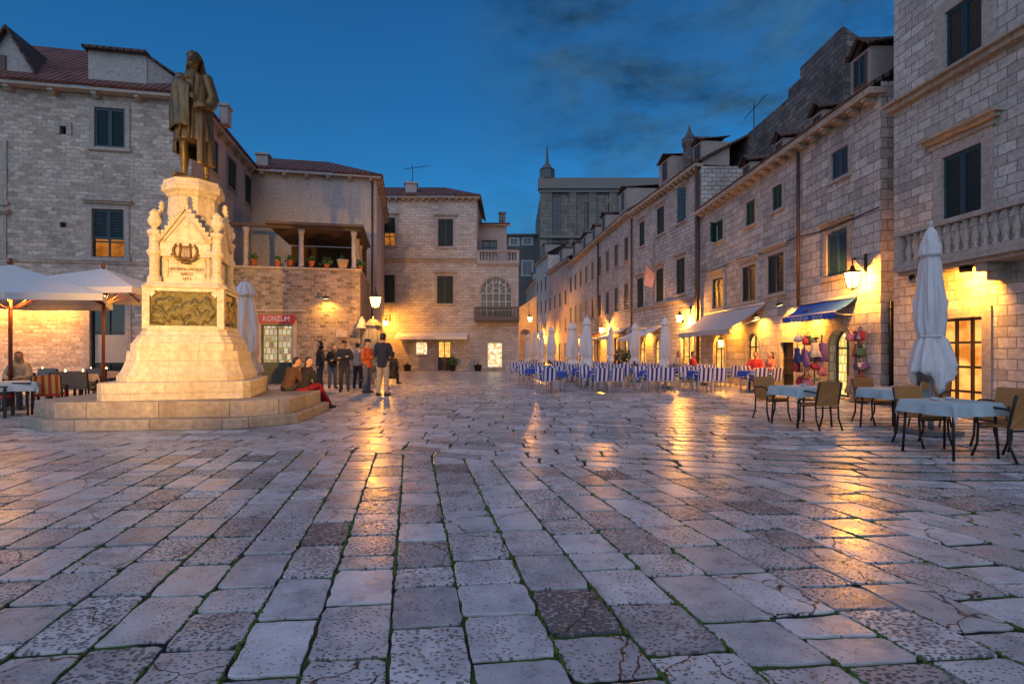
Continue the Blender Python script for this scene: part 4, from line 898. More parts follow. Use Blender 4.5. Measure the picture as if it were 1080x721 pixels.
# cable slung along the wall
mb = MB(); zc_ = [5.35, 5.2, 5.28, 5.15, 5.25, 5.1, 5.2]; mb.tube([g2.P(g2.len * k / 6, zc_[k], .05) for k in range(7)], .018, 5); mb.build('cable', IRON, GH)
def dormer(f, a, b, z0, z1, back, house, m=PLAST, o=-.12, rise=.12, win=True):
    mb = MB(); f.box(mb, a, b, z0, z1, -back, o); d_ = mb.build('dormer', m, house)
    mb = MB(); A_ = f.P(a - .09, z1 + .003, o + .13); B_ = f.P(b + .09, z1 + .003, o + .13); C_ = f.P(b + .09, z1 + rise + .05, -back); D_ = f.P(a - .09, z1 + rise + .05, -back)
    M1 = f.P((a + b) / 2, z1 + rise + .12, o + .13); M2 = f.P((a + b) / 2, z1 + rise + .16, -back)
    slope(mb, D_, A_, M1, M2, th=.05); slope(mb, B_, C_, M2, M1, th=.05); mb.build('roof', TILED, d_)
    if win:
        mb = MB(); c = (a + b) / 2; q = min(.26, (b - a) * .26); f.box(mb, c - q, c + q, z0 + (z1 - z0) * .38, z1 - .14, o - .02, o + .012); mb.build('window', GLASSD, d_)
        mb = MB(); zb, zt2 = z0 + (z1 - z0) * .38, z1 - .14
        for x0_, x1_, y0_, y1_ in ((c - q - .06, c - q, zb - .06, zt2 + .06), (c + q, c + q + .06, zb - .06, zt2 + .06), (c - q, c + q, zt2, zt2 + .058), (c - q, c + q, zb - .058, zb), (c - .02, c + .02, zb, zt2)): f.box(mb, x0_, x1_, y0_, y1_, o - .01, o + .035)
        mb.build('frame', mat('weathered_dormer_frame', (.12, .07, .05), .8), d_)
    return d_
s_ = g2.s_at(893); dormer(g2, s_, g2.s_at(914), E2 + .15, 9.75, 2.0, GH, mat('stained_dormer_plaster', (0.34, 0.28, 0.25), .9, var=.4, scale=2), rise=.3)
for a, b, zt2 in ((852.5, 864, 9.0), (814, 823, 9.05), (780, 788.5, 9.1)):
    dormer(g2, g2.s_at(a), g2.s_at(b), E2 + .15, zt2, 2.2, GH, MATS['stained_dormer_plaster'], rise=.22)
# iron gate in the alley between palace and shop house
IG = thing('iron_gate', 'black iron gate closing the narrow alley beside the palace', 'gate', (9.75, 13.7, 0))
mb = MB()
for k in range(10): mb.tube([(9.72 + .08 * k, 13.62, .05), (9.72 + .08 * k, 13.62, 2.7)], .014, 5)
for z in (.12, .9, 1.7, 2.5): mb.box((10.1, 13.62, z), (.85, .03, .05))
mb.build('bars', IRON, IG); mb = MB(); mb.box((10.1, 13.66, 1.4), (.8, .02, 2.6)); mb.build('sheet', IRON, IG)

# higher sooty house behind with gable block
TH = thing('dark_house', 'high soot-darkened house rising behind the eaves with a blunt gable block', 'house', (12.1, 20, 0))
mb = MB(); xw = 12.1
pts = [(xw, 19.4), (xw, 36.5), (20, 36.5), (20, 19.4)]
mb.prism([(xw, 22.2), (20, 22.2), (20, 36.5), (xw - .4, 36.5)], 5, 12.45); mb.build('wall', S_DARK, TH)
zl = 13.3; mb = MB()
ga = [(xw, 5), (xw + 5.5, 5), (xw + 5.5, 9.3), (xw, zl)]
mb.add([(x, 19.4, z) for x, z in ga] + [(x, 22.3, z) for x, z in ga], [(0, 1, 2, 3), (7, 6, 5, 4), (0, 3, 7, 4), (3, 2, 6, 7)]); mb.build('gable_block', S_DARK, TH)
mb = MB(); mb.box((xw + .5, 22.9, 12.4), (.9, .9, 1.0)); mb.build('chimney', S_DARK, TH)
mb = MB(); mb.prism([(10.6, 26.7), (12.0, 26.7), (12.0, 35.5), (10.2, 35.5)], 7, 9.4); mb.build('lower_wall', MATS['stained_dormer_plaster'], TH)
mb = MB(); q = (xw + .3, 27.2, 12.4); mb.tube([q, (q[0], q[1], 14.1)], .025, 5); mb.tube([(q[0] - .1, q[1] + .9, 13.7), (q[0] + .1, q[1] - 1.2, 14.0)], .018, 5); mb.build('antenna', IRON, TH)

# next house: flag
m0 = Vector((8.16, 35.97, 0)); m1 = Vector((9.46, 26.5, 0))
FHs = thing('stone_house', 'grey ashlar house with a pink flag and white awning beyond the brown drainpipes', 'house', m1)
g3 = Fac(m0, m1); E4 = 10.65
one_leaf(g3, (715, 724, 197, 236), FHs, SHUTB, 1, 60, wd=.13, hood=True)
for q in ((693, 701, 216, 249), (674.4, 680.3, 232, 261)): window(g3, q, house=FHs, m=SHUT, slats=12, wd=.13, hood=True)
for q in ((713.5, 722.7, 271, 311), (692, 700, 282, 319), (672, 679, 292, 325)): window(g3, q, house=FHs, m=SHUTD, slats=12, wd=.15, hood=True)
for a, b in ((674, 681.5), (690, 698)): window(g3, rect=grect(g3, a, b, .4, 2.15), house=FHs, style='lit', arch=True, pane=LITY, wd=.12, mull=(2, 1), name='arched_window', fr=SHUTD)
window(g3, rect=grect(g3, 719, 731, .05, 2.2), house=FHs, style='lit', pane=LITY, wd=.15, mull=(2, 2), bottom=False, name='glazed_door', fr=WOODD)
wall_obj(g3, 0, E4, FHs, S_ROWB, depth=.25); shell([m0, m1, (16, 26.5), (15, 36)], 0, E4 - .02, FHs, S_ROWB, skip=(0,))
cornice(g3, E4 - .02, 0, g3.len, FHs, TRIMW, None, .34, .5, .16); pipe(g3, g3.len - .15, .2, E4 - .3, FHs, .08); pipe(g3, .12, .2, E4 - .3, FHs, .06)
mb = MB(); g3.box(mb, g3.len - .62, g3.len - .3, 0, E4 - .25, -.02, .05); mb.build('brick_pier', mat('reddish_brick_pier', (0.16, 0.085, 0.065), .9, var=.3, scale=5), FHs)
band(g3, 4.05, 0, g3.len - .65, FHs, .10, .08, TRIM)
mb = MB(); slope(mb, g3.P(0, E4 + .15, .3), g3.P(g3.len, E4 + .15, .3), g3.P(g3.len, E4 + 1.9, -3), g3.P(0, E4 + 1.9, -3)); mb.build('roof', TILED, FHs)
dormer(g3, g3.s_at(693), g3.s_at(706), E4 + .15, 12.55, 3.5, FHs, MATS['stained_dormer_plaster'], rise=.25)
mb = MB(); cx_, cy_ = 9.75, 29.2
mb.lathe([(.34, E4 + .5), (.34, 12.6), (.42, 12.75), (.42, 13.05), (.25, 13.2), (.10, 13.5), (.04, 13.8)], (cx_, cy_, 0), 8, smooth=False); mb.build('chimney', S_DARK, FHs)
dormer(g3, g3.s_at(729), g3.s_at(738), E4 + .15, 12.0, 1.6, FHs, MATS['stained_dormer_plaster'], rise=.2)
# long row house
n0 = Vector((6.3, 59, 0)); n1 = Vector((8.16, 35.97, 0))
RH = thing('row_house', 'long row house with two even lines of dark shutters and roof dormers', 'house', n1)
g4 = Fac(n0, n1); E5_ = 10.8
for k in range(9):
    y = 37.3 + 2.55 * k; s_ = g4.len - (y - n1.y) / abs(g4.d.y)
    if s_ < .8: continue
    window(g4, rect=(s_ - .5, s_ + .5, 7.75, 9.4), house=RH, m=SHUT, slats=8, wd=.12)
    window(g4, rect=(s_ - .5, s_ + .5, 4.35, 6.15), house=RH, m=SHUTD, slats=8, wd=.12)
    window(g4, rect=(s_ - .62, s_ + .62, .1, 2.4), house=RH, style='lit', pane=LITS if k % 2 else LITY, wd=.14, mull=(2, 2), bottom=False, name='shop_opening', fr=WOODD)
wall_obj(g4, 0, E5_, RH, S_ROWB); shell([n0, n1, (15, 36), (14, 59)], 0, E5_ - .02, RH, S_ROWB, skip=(0,))
cornice(g4, E5_ - .02, 0, g4.len, RH, TRIMW, None, .34, .6, .16); pipe(g4, g4.len - 9.2, .2, E5_ - .3, RH, .07)
mb = MB(); slope(mb, g4.P(0, E5_ + .15, .3), g4.P(g4.len, E5_ + .15, .3), g4.P(g4.len, E5_ + 1.9, -3), g4.P(0, E5_ + 1.9, -3)); mb.build('roof', TILED, RH)
for y, w_, h_ in ((38.6, 1.9, 1.9), (44.2, 1.5, 1.5), (47.6, 1.4, 1.3), (51.5, 3.0, 1.4), (56.5, 1.8, 1.6)):
    s_ = g4.len - (y - n1.y); dormer(g4, s_ - w_ / 2, s_ + w_ / 2, E5_ + .15, E5_ + .3 + h_, 3.2, RH, MATS['stained_dormer_plaster'], rise=.25)
# two pinkish houses far down the row, and the last one
for (a, b, ztop, mm_, lab, wn_) in (((4.79, 70.6), (6.3, 59), 11.6, PLASTP, 'pinkish plaster house beyond the long row house', 4), ((3.57, 80), (4.79, 70.6), 14.2, S_CENT, 'tall narrow beige house near the end of the right-hand row', 3), ((2.6, 96), (3.57, 80), 12.0, PLASTP, 'last pink house at the far end of the street', 4)):
    H_ = thing('row_house', lab, 'house', (b[0], b[1], 0)); f_ = Fac(a, b)
    for fl in range(3):
        for k in range(wn_):
            s_ = f_.len * (k + .5) / wn_; z_ = 3.6 + fl * 3.1
            if z_ + 1.8 < ztop: window(f_, rect=(s_ - .5, s_ + .5, z_, z_ + 1.65), house=H_, m=SHUTD if fl != 1 else SHUT, slats=6, wd=.12)
    for k in range(wn_):
        s_ = f_.len * (k + .5) / wn_; window(f_, rect=(s_ - .6, s_ + .6, .1, 2.3), house=H_, style='lit', pane=LITS, wd=.14, mull=(2, 2), bottom=False, name='shop_opening', fr=WOODD)
    wall_obj(f_, 0, ztop, H_, mm_); shell([a, b, (b[0] + 8, b[1]), (a[0] + 8, a[1])], 0, ztop - .02, H_, mm_, skip=(0,)); cornice(f_, ztop - .02, 0, f_.len, H_, TRIMW, None, .3, .7, .14)
    mb = MB(); slope(mb, f_.P(0, ztop + .12, .3), f_.P(f_.len, ztop + .12, .3), f_.P(f_.len, ztop + 1.9, -3), f_.P(0, ztop + 1.9, -3)); mb.build('roof', TILE if mm_ is PLASTP else TILED, H_)
    dormer(f_, f_.len * .55, f_.len * .55 + 1.8, ztop + .15, ztop + 1.9, 3, H_, MATS['stained_dormer_plaster'])

# ------------------------------------------------------------------ awnings
def awning(f, a, b, zw, zf, proj, lab, m, val=.22, parts=True, arms=True, vm=None, wedge=False):
    t = thing('awning', lab, 'awning', f.P((a + b) / 2, zw, 0)); N_ = 8
    mb = MB(); vs = []; fs = []
    for j in range(N_ + 1):
        for i in range(N_ + 1):
            q = j / N_; sag = -.05 * math.sin(math.pi * q) - .02 * math.sin(math.pi * 2 * i / N_) ** 2
            vs.append(f.P(a + (b - a) * i / N_, zw + (zf - zw) * q + sag * (1 if 0 < j < N_ else 0), .04 + proj * q))
    n_ = N_ + 1
    for j in range(N_):
        for i in range(N_): fs.append((j * n_ + i, (j + 1) * n_ + i, (j + 1) * n_ + i + 1, j * n_ + i + 1))
    mb.add(vs, fs, smooth=True); mb.add([v - Vector((0, 0, .012)) for v in vs], [x[::-1] for x in fs], smooth=True); mb.build('canvas', m, t)
    mb = MB(); k = 24; top_ = [f.P(a + (b - a) * i / k, zf - .004, proj + .045) for i in range(k + 1)]; bot = [p - Vector((0, 0, val * (1 - .14 * abs(math.sin(math.pi * i / 2))))) for i, p in enumerate(top_)]
    ins = -f.n * .01
    mb.add(top_ + bot, [(i, k + 1 + i, k + 2 + i, i + 1) for i in range(k)]); mb.add([p + ins for p in top_ + bot], [(i, i + 1, k + 2 + i, k + 1 + i) for i in range(k)]); v_ = mb.build('valance', vm or m, t)
    mb = MB(); mb.tube([f.P(a, zf, proj + .03), f.P(b, zf, proj + .03)], .02, 6); mb.tube([f.P(a, zw + .03, .07), f.P(b, zw + .03, .07)], .05, 8); mb.build('roller_bar', WPLAS, t)
    if arms:
        for q in (a + .12, b - .12): mb = MB(); mb.tube([f.P(q, zw - .5, .03), f.P(q, (zw + zf) / 2 - .28, proj * .55), f.P(q, zf - .02, proj)], .018, 6); mb.build('arm', WPLAS, t)
    return t
awning(g2, g2.s_at(745), g2.s_at(808), 3.18, 2.28, 1.35, 'long grey canvas awning over the arched windows, lit yellow by its lamp', CLOTHG)
BA = awning(g2, g2.s_at(846), g2.s_at(905), 2.93, 2.52, .62, 'blue awning with white lettering above the gift shop door', CLOTHB, val=.2)
sa, sb = g2.s_at(846), g2.s_at(905); c_ = g2.P((sa + sb) / 2, 2.41, .68)
M4 = Matrix.Translation(c_) @ Matrix.Rotation(g2.rz, 4, 'Z') @ Matrix.Rotation(R(90), 4, 'X')
for wd_, ox_ in (('SOUVENIR', -.36), ('SHOP', .58)): text(wd_, .15, 'lettering', mat('white_paint_lettering', (0.6, 0.62, 0.68), .6), BA, Matrix.Translation(g2.d * ox_) @ M4, .002, width=1.0 if ox_ < 0 else .52)
awning(g3, g3.s_at(655) if False else .9, g3.s_at(698.5), 2.85, 2.25, 1.3, 'pale awning over the arched windows under the flag', CLOTHL)
for k, (y0_, y1_, m_, lab) in enumerate(((37.2, 40.6, CLOTHW, 'cream awning at the near end of the long row house'), (42.6, 46.2, mat('rust_awning_canvas', (0.42, 0.16, 0.07), .8), 'rust-orange awning beyond the round lantern'), (48.5, 53, CLOTHW, 'cream awning at the far end of the long row house'))):
    awning(g4, g4.len - (y1_ - n1.y), g4.len - (y0_ - n1.y), 3.0, 2.45, 1.3, lab, m_)

# ------------------------------------------------------------------ lanterns
def lantern(p, wallp, lab, power=90, s=1.0, grp='wall lanterns', col=(1.0, .37, .035), up=True):
    """Six-sided glazed street lantern hung from a scrolled bracket; p is the middle of its glass."""
    p = Vector(p); wallp = Vector(wallp); t = thing('wall_lantern', lab, 'lantern', p, 0, grp)
    def hexr(r, z): return [p + Vector((r * math.cos(math.pi / 3 * k), r * math.sin(math.pi / 3 * k), z)) for k in range(6)]
    mb = MB(); mb.loft([hexr(.125 * s, -.25 * s), hexr(.225 * s, .14 * s)], smooth=False, caps=False); mb.build('glass', LAMPG, t)
    mb = MB()
    for k in range(6): mb.tube([hexr(.13 * s, -.26 * s)[k], hexr(.23 * s, .14 * s)[k]], .010 * s, 4)
    for r_, z in ((.13, -.26), (.23, .14)): q = hexr(r_ * s, z * s); mb.tube(q + [q[0]], .013 * s, 4)
    mb.loft([hexr(.11 * s, -.275 * s), hexr(.03 * s, -.32 * s)], smooth=False); mb.build('cage', IRON, t)
    mb = MB(); mb.loft([hexr(.235 * s, .145 * s), hexr(.14 * s, .19 * s), hexr(.07 * s, .22 * s), hexr(.06 * s, .29 * s), hexr(.02 * s, .33 * s)], smooth=False); mb.build('cap', IRON, t)
    d = (wallp - p); d.z = 0; l_ = d.length; d.normalize(); zt_ = .5 * s
    mb = MB(); tp_ = p + Vector((0, 0, zt_)); mb.tube([p + Vector((0, 0, .34 * s)), tp_], .016, 5); mb.tube([tp_, tp_ + d * l_], .018, 6)
    pts = [tp_ + d * l_ * (k / 10) + Vector((0, 0, -.30 * (1 - math.cos(math.pi * k / 10)) / 2 * (k > 0))) for k in range(11)]; mb.tube(pts, .014, 5); mb.box(tp_ + d * (l_ - .01) - Vector((0, 0, .12)), (.07, .07, .5)); mb.build('bracket', IRON, t)
    lt = bpy.data.lights.new('lamp_bulb', 'POINT'); lo = bpy.data.objects.new('lamp_bulb', lt); COL.objects.link(lo); lo.parent = t; lo.location = (0, 0, -.04 * s); lt.energy = power * 19; lt.color = col; lt.shadow_soft_size = .07
    return t
q = Vector((gx(899, 14.5), 14.5, zz(293, 14.5))); lantern(q, (9.68, 14.5, 0), 'big glowing lantern on the corner of the shop house above the blue awning', 120, 1.05)
Y = 27.6; lantern((gx(717, Y), Y, zz(335, Y)), (9.3, Y, 0), 'lit lantern on the brown pier left of the grey awning', 190, 1.0)
Y = 41.8; lantern((gx(635, Y), Y, zz(347.5, Y)), (7.7, Y, 0), 'round-glowing lantern on the long row house, middle of the street', 300, 1.15)
Y = 24.0; lantern((gx(761, Y), Y, zz(361, Y)), (9.5, Y, 0), 'small lantern hanging under the grey awning', 45, .8)
Y = 20.4; lantern((gx(396, Y), Y, zz(317, Y)), (gx(396, Y) - .55, Y + 2.2, 0), 'big lit lantern by the terrace corner above the standing people', 130, 1.0)
Y = 36.6; lantern((gx(407, Y), Y, zz(340, Y)), (gx(407, Y), 37.9, 0), 'smaller lantern on the left end of the central house', 110, .95)
Y = 58.0; lantern((gx(559, Y), Y, zz(336, Y)), (gx(559, Y), 62, 0), 'far street lantern in front of the arched wall', 260, 1.3)
Y = 73.0; lantern((gx(566, Y), Y, zz(354, Y)), (4.7, Y, 0), 'tiny far lantern, upper of two side by side at the street end', 420, 1.4)
Y = 66.0; lantern((gx(571, Y), Y, zz(358, Y)), (5.4, Y, 0), 'tiny far lantern, lower of two side by side at the street end', 420, 1.3)
def spotlamp(p, aim, lab, power, grp=None, col=(1.0, .39, .035), ang=125):
    p = Vector(p); t = thing('floodlight', lab, 'floodlight', p, 0, grp); d = (Vector(aim) - p).normalized()
    mb = MB(); qn = d.to_track_quat('Z', 'Y').to_matrix(); mb.box(p - d * .05, (.2, .14, .09), m=qn); mb.tube([p - d * .09, p - d * .2], .02, 6); mb.build('housing', IRON, t)
    mb = MB(); mb.box(p + d * .0, (.17, .11, .012), m=qn); mb.build('lens', emit('floodlight_lens', (1, .75, .35), 6), t)
    lt = bpy.data.lights.new('lamp_bulb', 'SPOT'); lo = bpy.data.objects.new('lamp_bulb', lt); COL.objects.link(lo); lo.parent = t; lo.location = d * .03; lo.rotation_euler = d.to_track_quat('-Z', 'Y').to_euler()
    lt.energy = power * 9; lt.color = col; lt.spot_size = R(ang); lt.spot_blend = .7; lt.shadow_soft_size = .08
    return t
def added_underlamp(f, px, z, lab, pw=55):  # extra lamps added to spread amber light along the lower walls
    s_ = f.s_at(px) if px > 20 else px; spotlamp(f.P(s_, z, .30), f.P(s_, z - 1.4, -.05), lab, pw, 'added small lamps under the awnings', (1.0, .37, .03), 160)
added_underlamp(g2, 777, 2.75, 'added small lamp under the grey awning between its two arched windows'); added_underlamp(g2, 806, 2.7, 'added small lamp beside the near end of the grey awning')
added_underlamp(g3, 685, 2.6, 'added small lamp between the two arched windows below the flag'); added_underlamp(g2, 862, 2.6, 'added small lamp under the blue awning beside the shop door', 40)
for k_l, y_ in enumerate((38.8, 43.5, 48.2, 53.5)): added_underlamp(g4, g4.len - (y_ - n1.y), 2.75, ['added small lamp under the near cream awning of the row house', 'added small lamp under the rust-orange awning', 'added small lamp under the far cream awning of the row house', 'added small lamp on the bare far end of the row house'][k_l], 110)
sp_ = g2.s_at(836); spotlamp(g2.P(sp_, 2.98, .45), g2.P(sp_, 1.9, 0), 'small floodlight washing the wall left of the blue awning', 90)
sp_ = g3.s_at(730); spotlamp(g3.P(sp_, 2.95, .5), g3.P(sp_ - .1, 2.6, 0), 'small floodlight on the brown pier behind the lantern', 90, col=(1.0, .62, .06))
# ------------------------------------------------------------------ monument
MC = Vector((-6.81, 11.37, 0)); MT = R(16.7); mU = Vector((-math.sin(MT), math.cos(MT), 0)); mV = Vector((math.cos(MT), math.sin(MT), 0))
def ml(x, y, z=0.0): return MC + mV * x + mU * y + Vector((0, 0, z))
def octo(a, c): return [ml(*p) for p in ((-a + c, -a), (a - c, -a), (a, -a + c), (a, a - c), (a - c, a), (-a + c, a), (-a, a - c), (-a, -a + c))]
def oct_slab(mb, a0, c0, a1, c1, z0, z1):
    P_ = octo(a0, c0); Q_ = octo(a1, c1); return mb.loft([[p + Vector((0, 0, z0)) for p in P_], [p + Vector((0, 0, z1)) for p in Q_]], smooth=False)
MO = thing('monument_pedestal', 'warmly lit ornate stone pedestal on stepped octagonal base, carrying the bronze statue', 'monument', MC)
sT = R(5); sU = Vector((-math.sin(sT), math.cos(sT), 0)); sV = Vector((math.cos(sT), math.sin(sT), 0))
def smp(x, y, z=0.0): return MC + sV * x + sU * y + Vector((0, 0, z))
for hx, hy, cx_, cy_, z0, z1 in ((2.52, 1.92, .92, .72, -.02, .195), (2.34, 1.62, .72, .5, .198, .487)):
    pl_ = lambda g_: [smp(x, y) for x, y in ((-hx + cx_ + g_, -hy + g_), (hx - cx_ - g_, -hy + g_), (hx - g_, -hy + cy_ + g_), (hx - g_, hy - cy_ - g_), (hx - cx_ - g_, hy - g_), (-hx + cx_ + g_, hy - g_), (-hx + g_, hy - cy_ - g_), (-hx + g_, -hy + cy_ + g_))]
    mb = MB(); mb.loft([[p + Vector((0, 0, z0)) for p in pl_(0)], [p + Vector((0, 0, z1 - .02)) for p in pl_(0)], [p + Vector((0, 0, z1)) for p in pl_(.018)]], smooth=False); mb.build('step', STEPM, MO)
mb = MB(); oct_slab(mb, 1.52, .14, 1.52, .14, .49, .806); oct_slab(mb, 1.52, .14, 1.50, .14, .806, .826); SLIM = [mb.build('step', MONU, MO)]
mb = MB(); prof = [(1.30, .829), (1.30, .93), (1.245, 1.02), (1.20, 1.13), (1.165, 1.26), (1.15, 1.40), (1.15, 1.44)]
mb.loft([[p + Vector((0, 0, z)) for p in octo(a, .30)] for a, z in prof], smooth=False); mb.build('plinth', MONU, MO)
mb = MB(); prof = [(1.06, 1.443), (1.06, 1.60), (1.03, 1.62), (1.0, 1.68), (.98, 1.70), (.98, 1.73), (.92, 1.78), (.885, 1.86), (.885, 1.90)]
mb.loft([[p + Vector((0, 0, z)) for p in octo(a, .16)] for a, z in prof], smooth=False); mb.build('base_moulding', MONU, MO)
# die with sunk bronze reliefs on each face
dh = .85; mb = MB(); mb.loft([[p + Vector((0, 0, z)) for p in octo(dh - .10, .02)] for z in (1.903, 2.76)], smooth=False)
for k in range(4):
    an = k * math.pi / 2 + MT; d = Vector((math.cos(an), math.sin(an), 0)); n = Vector((d.y, -d.x, 0)); M_ = Matrix.Rotation(an, 3, 'Z')
    for x0_, x1_, z0_, z1_ in ((-dh + .003, -.70, 1.903, 2.757), (.70, dh - .003, 1.903, 2.757), (-.697, .697, 1.903, 1.965), (-.697, .697, 2.68, 2.757)):
        mb.box(MC + d * ((x0_ + x1_) / 2) + n * (dh - .045) + Vector((0, 0, (z0_ + z1_) / 2)), (x1_ - x0_, .09, z1_ - z0_), m=M_)
    for sx in (-1, 1): mb.box(MC + d * (sx * .66) + n * (dh - .047) + Vector((0, 0, 2.64)), (.12, .085, .12), m=M_ @ Matrix.Rotation(R(45), 3, 'Y'))
mb.build('die', MONU, MO)
rr = random.Random(21)
for k in range(4):
    an = k * math.pi / 2 + MT; d = Vector((math.cos(an), math.sin(an), 0)); n = Vector((d.y, -d.x, 0)); M_ = Matrix.Rotation(an, 3, 'Z')
    mb = MB(); NX, NZ = 60, 30; vs = []
    hs = [(rr.uniform(-.62, .62), rr.uniform(.05, .55), rr.uniform(.022, .06), rr.uniform(.4, 3.0), rr.uniform(0, 3.14)) for _ in range(110)]
    for j in range(NZ + 1):
        for i in range(NX + 1):
            x = -.695 + 1.39 * i / NX; z = .71 * j / NZ; hgt = 0
            for hx, hz, r_, el, an2 in hs:
                dx, dz = x - hx, z - hz; qx = dx * math.cos(an2) + dz * math.sin(an2); qz = -dx * math.sin(an2) + dz * math.cos(an2); q = (qx / r_) ** 2 + (qz / (r_ * el)) ** 2
                if q < 1: hgt = max(hgt, math.sqrt(1 - q) * .032)
            hgt += .012 * mnoise.noise(Vector((x * 9, z * 9, k)))
            vs.append(MC + d * x + n * (dh - .072 + max(hgt, -.005)) + Vector((0, 0, 1.967 + z)))
    mb.add(vs, [(j * (NX + 1) + i, j * (NX + 1) + i + 1, (j + 1) * (NX + 1) + i + 1, (j + 1) * (NX + 1) + i) for j in range(NZ) for i in range(NX)], smooth=True); mb.build('relief_panel', BRONZP, MO)
mb = MB(); oct_slab(mb, .89, .14, .89, .14, 2.763, 2.80); oct_slab(mb, .89, .14, .82, .12, 2.803, 2.87); mb.build('die_cornice', MONU, MO)
# gothic stage: core, corner colonnettes with finials, gables
mb = MB(); mb.loft([[p + Vector((0, 0, z)) for p in octo(.60, .12)] for z in (2.873, 3.95)], smooth=False)
mb.loft([[p + Vector((0, 0, z)) for p in octo(a, a * .586)] for a, z in ((.56, 3.95), (.53, 4.25), (.50, 4.75))], smooth=False); mb.build('gothic_stage', MONU, MO)
for sx, sy in ((-1, -1), (1, -1), (1, 1), (-1, 1)):
    c = ml(sx * .655, sy * .655)
    mb = MB(); mb.lathe([(.15, 2.874), (.15, 2.96), (.125, 3.0), (.105, 3.03), (.105, 3.38), (.125, 3.42), (.155, 3.47), (.155, 3.53), (.12, 3.56), (.11, 3.62), (.11, 3.83), (.15, 3.88), (.15, 3.94), (.10, 3.97)], c, 14, smooth=False); cn = mb.build('column', MONU, MO)
    mb = MB(); mb.lathe([(.07, 3.972), (.05, 4.0), (.12, 4.06), (.155, 4.13), (.14, 4.2), (.09, 4.26), (.12, 4.30), (.06, 4.37), (.02, 4.40)], c, 12, fold=lambda r, z, a: r * (1 + .16 * math.cos(4 * a) * (r > .06))); mb.build('finial', MONU, cn)
    for q in (-.18, .18):
        pass
for k in range(4):
    an = k * math.pi / 2 + MT; d = Vector((math.cos(an), math.sin(an), 0)); n = Vector((d.y, -d.x, 0)); M_ = Matrix.Rotation(an, 3, 'Z')
    def fp(x, z, o): return MC + d * x + n * o + Vector((0, 0, z))
    mb = MB(); tri = [(-.53, 3.50), (.53, 3.50), (.53, 3.72), (0, 4.42), (-.53, 3.72)]
    mb.add([fp(x, z, .70) for x, z in tri] + [fp(x, z, .48) for x, z in tri], [(0, 1, 2, 3, 4), (9, 8, 7, 6, 5), (1, 6, 7, 2), (2, 7, 8, 3), (3, 8, 9, 4), (4, 9, 5, 0), (0, 5, 6, 1)])
    mb.add([fp(x, z, .705) for x, z in ((-.52, 3.42), (.52, 3.42), (.52, 3.498), (-.52, 3.498))] + [fp(x, z, .5) for x, z in ((-.52, 3.42), (.52, 3.42), (.52, 3.498), (-.52, 3.498))], [(0, 1, 2, 3), (0, 4, 5, 1), (3, 2, 6, 7)])
    for sx in (-1, 1):
        mb.tube([fp(sx * .57, 3.72, .72), fp(0, 4.47, .72)], .042, 6); mb.tube([fp(sx * .45, 3.74, .715), fp(0, 4.30, .715)], .022, 6)
        for q in range(8): p = fp(sx * .57, 3.72, .72).lerp(fp(0, 4.47, .72), (q + .5) / 8) + n * .02 + Vector((0, 0, .055)); mb.lathe([(.012, -.04), (.042, -.02), (.045, .02), (.015, .05)], p, 6)
    p = fp(0, 4.52, .70); mb.lathe([(.03, -.06), (.045, 0), (.08, .06), (.05, .1), (.07, .14), (.02, .2)], p, 8)
    mb.tube([fp(.075 * math.cos(q * math.pi / 5), 4.13 + .075 * math.sin(q * math.pi / 5), .702) for q in range(11)], .014, 5)
    # trefoil-headed niche moulding
    mb.tube([fp(-.40, 3.0, .605), fp(-.40, 3.40, .605)], .02, 6); mb.tube([fp(.40, 3.0, .605), fp(.40, 3.40, .605)], .02, 6)
    mb.build('gable', MONU, MO)
mb = MB(); mb.loft([[p + Vector((0, 0, z)) for p in octo(a, a * .586)] for a, z in ((.50, 4.753), (.54, 4.79), (.56, 4.83), (.64, 4.88), (.64, 5.0), (.60, 5.05), (.60, 5.12))], smooth=False); mb.build('cap', MONU, MO)
# emblem: lyre and book between laurels
n = -mU; d = mV
mb = MB(); E0 = MC + n * .735 + Vector((0, 0, 3.50))
def ep(x, z, o=0): return E0 + d * x + n * o + Vector((0, 0, z))
for sx in (-1, 1):
    mb.tube([ep(sx * .10, .20), ep(sx * .105, .05), ep(sx * .12, -.12)], .024, 6); mb.tube([ep(sx * .04, -.17), ep(sx * .16, -.13), ep(sx * .24, -.05), ep(sx * .25, .06), ep(sx * .20, .14)], [.03, .035, .03, .024, .015], 6)
    for k in range(9): a = k / 8; p = ep(sx * (.15 + .10 * math.sin(a * 2.6)), -.14 + .29 * a); mb.lathe([(.008, -.03), (.034, 0), (.008, .04)], p, 6)
    mb.tube([ep(sx * .24, -.03), ep(sx * .30, -.05)], .02, 6)
mb.tube([ep(-.14, .13), ep(.14, .13)], .018, 6); mb.tube([ep(-.13, -.12), ep(.13, -.12)], .026, 6); mb.tube([ep(-.08, -.20), ep(.08, -.20)], .03, 6)
for k in range(4): x = -.05 + .033 * k; mb.tube([ep(x, .13), ep(x, -.1)], .005, 4)
mb.build('emblem', mat('emblem_bronze', (0.16, 0.085, 0.03), .5, .4), MO)
INK = mat('engraved_letter_bronze', (0.05, 0.025, 0.008), .6)
for body, z, w_, s_ in (('GJIVU FRANA GUNDULIĆA', 3.17, .74, .095), ('NAROD', 3.065, .25, .095), ('1893', 2.965, .18, .095)):
    M4 = Matrix.Translation(MC + n * .604 + Vector((0, 0, z))) @ Matrix.Rotation(MT, 4, 'Z') @ Matrix.Rotation(R(90), 4, 'X'); text(body, s_, 'inscription', INK, MO, M4, .006, width=w_)

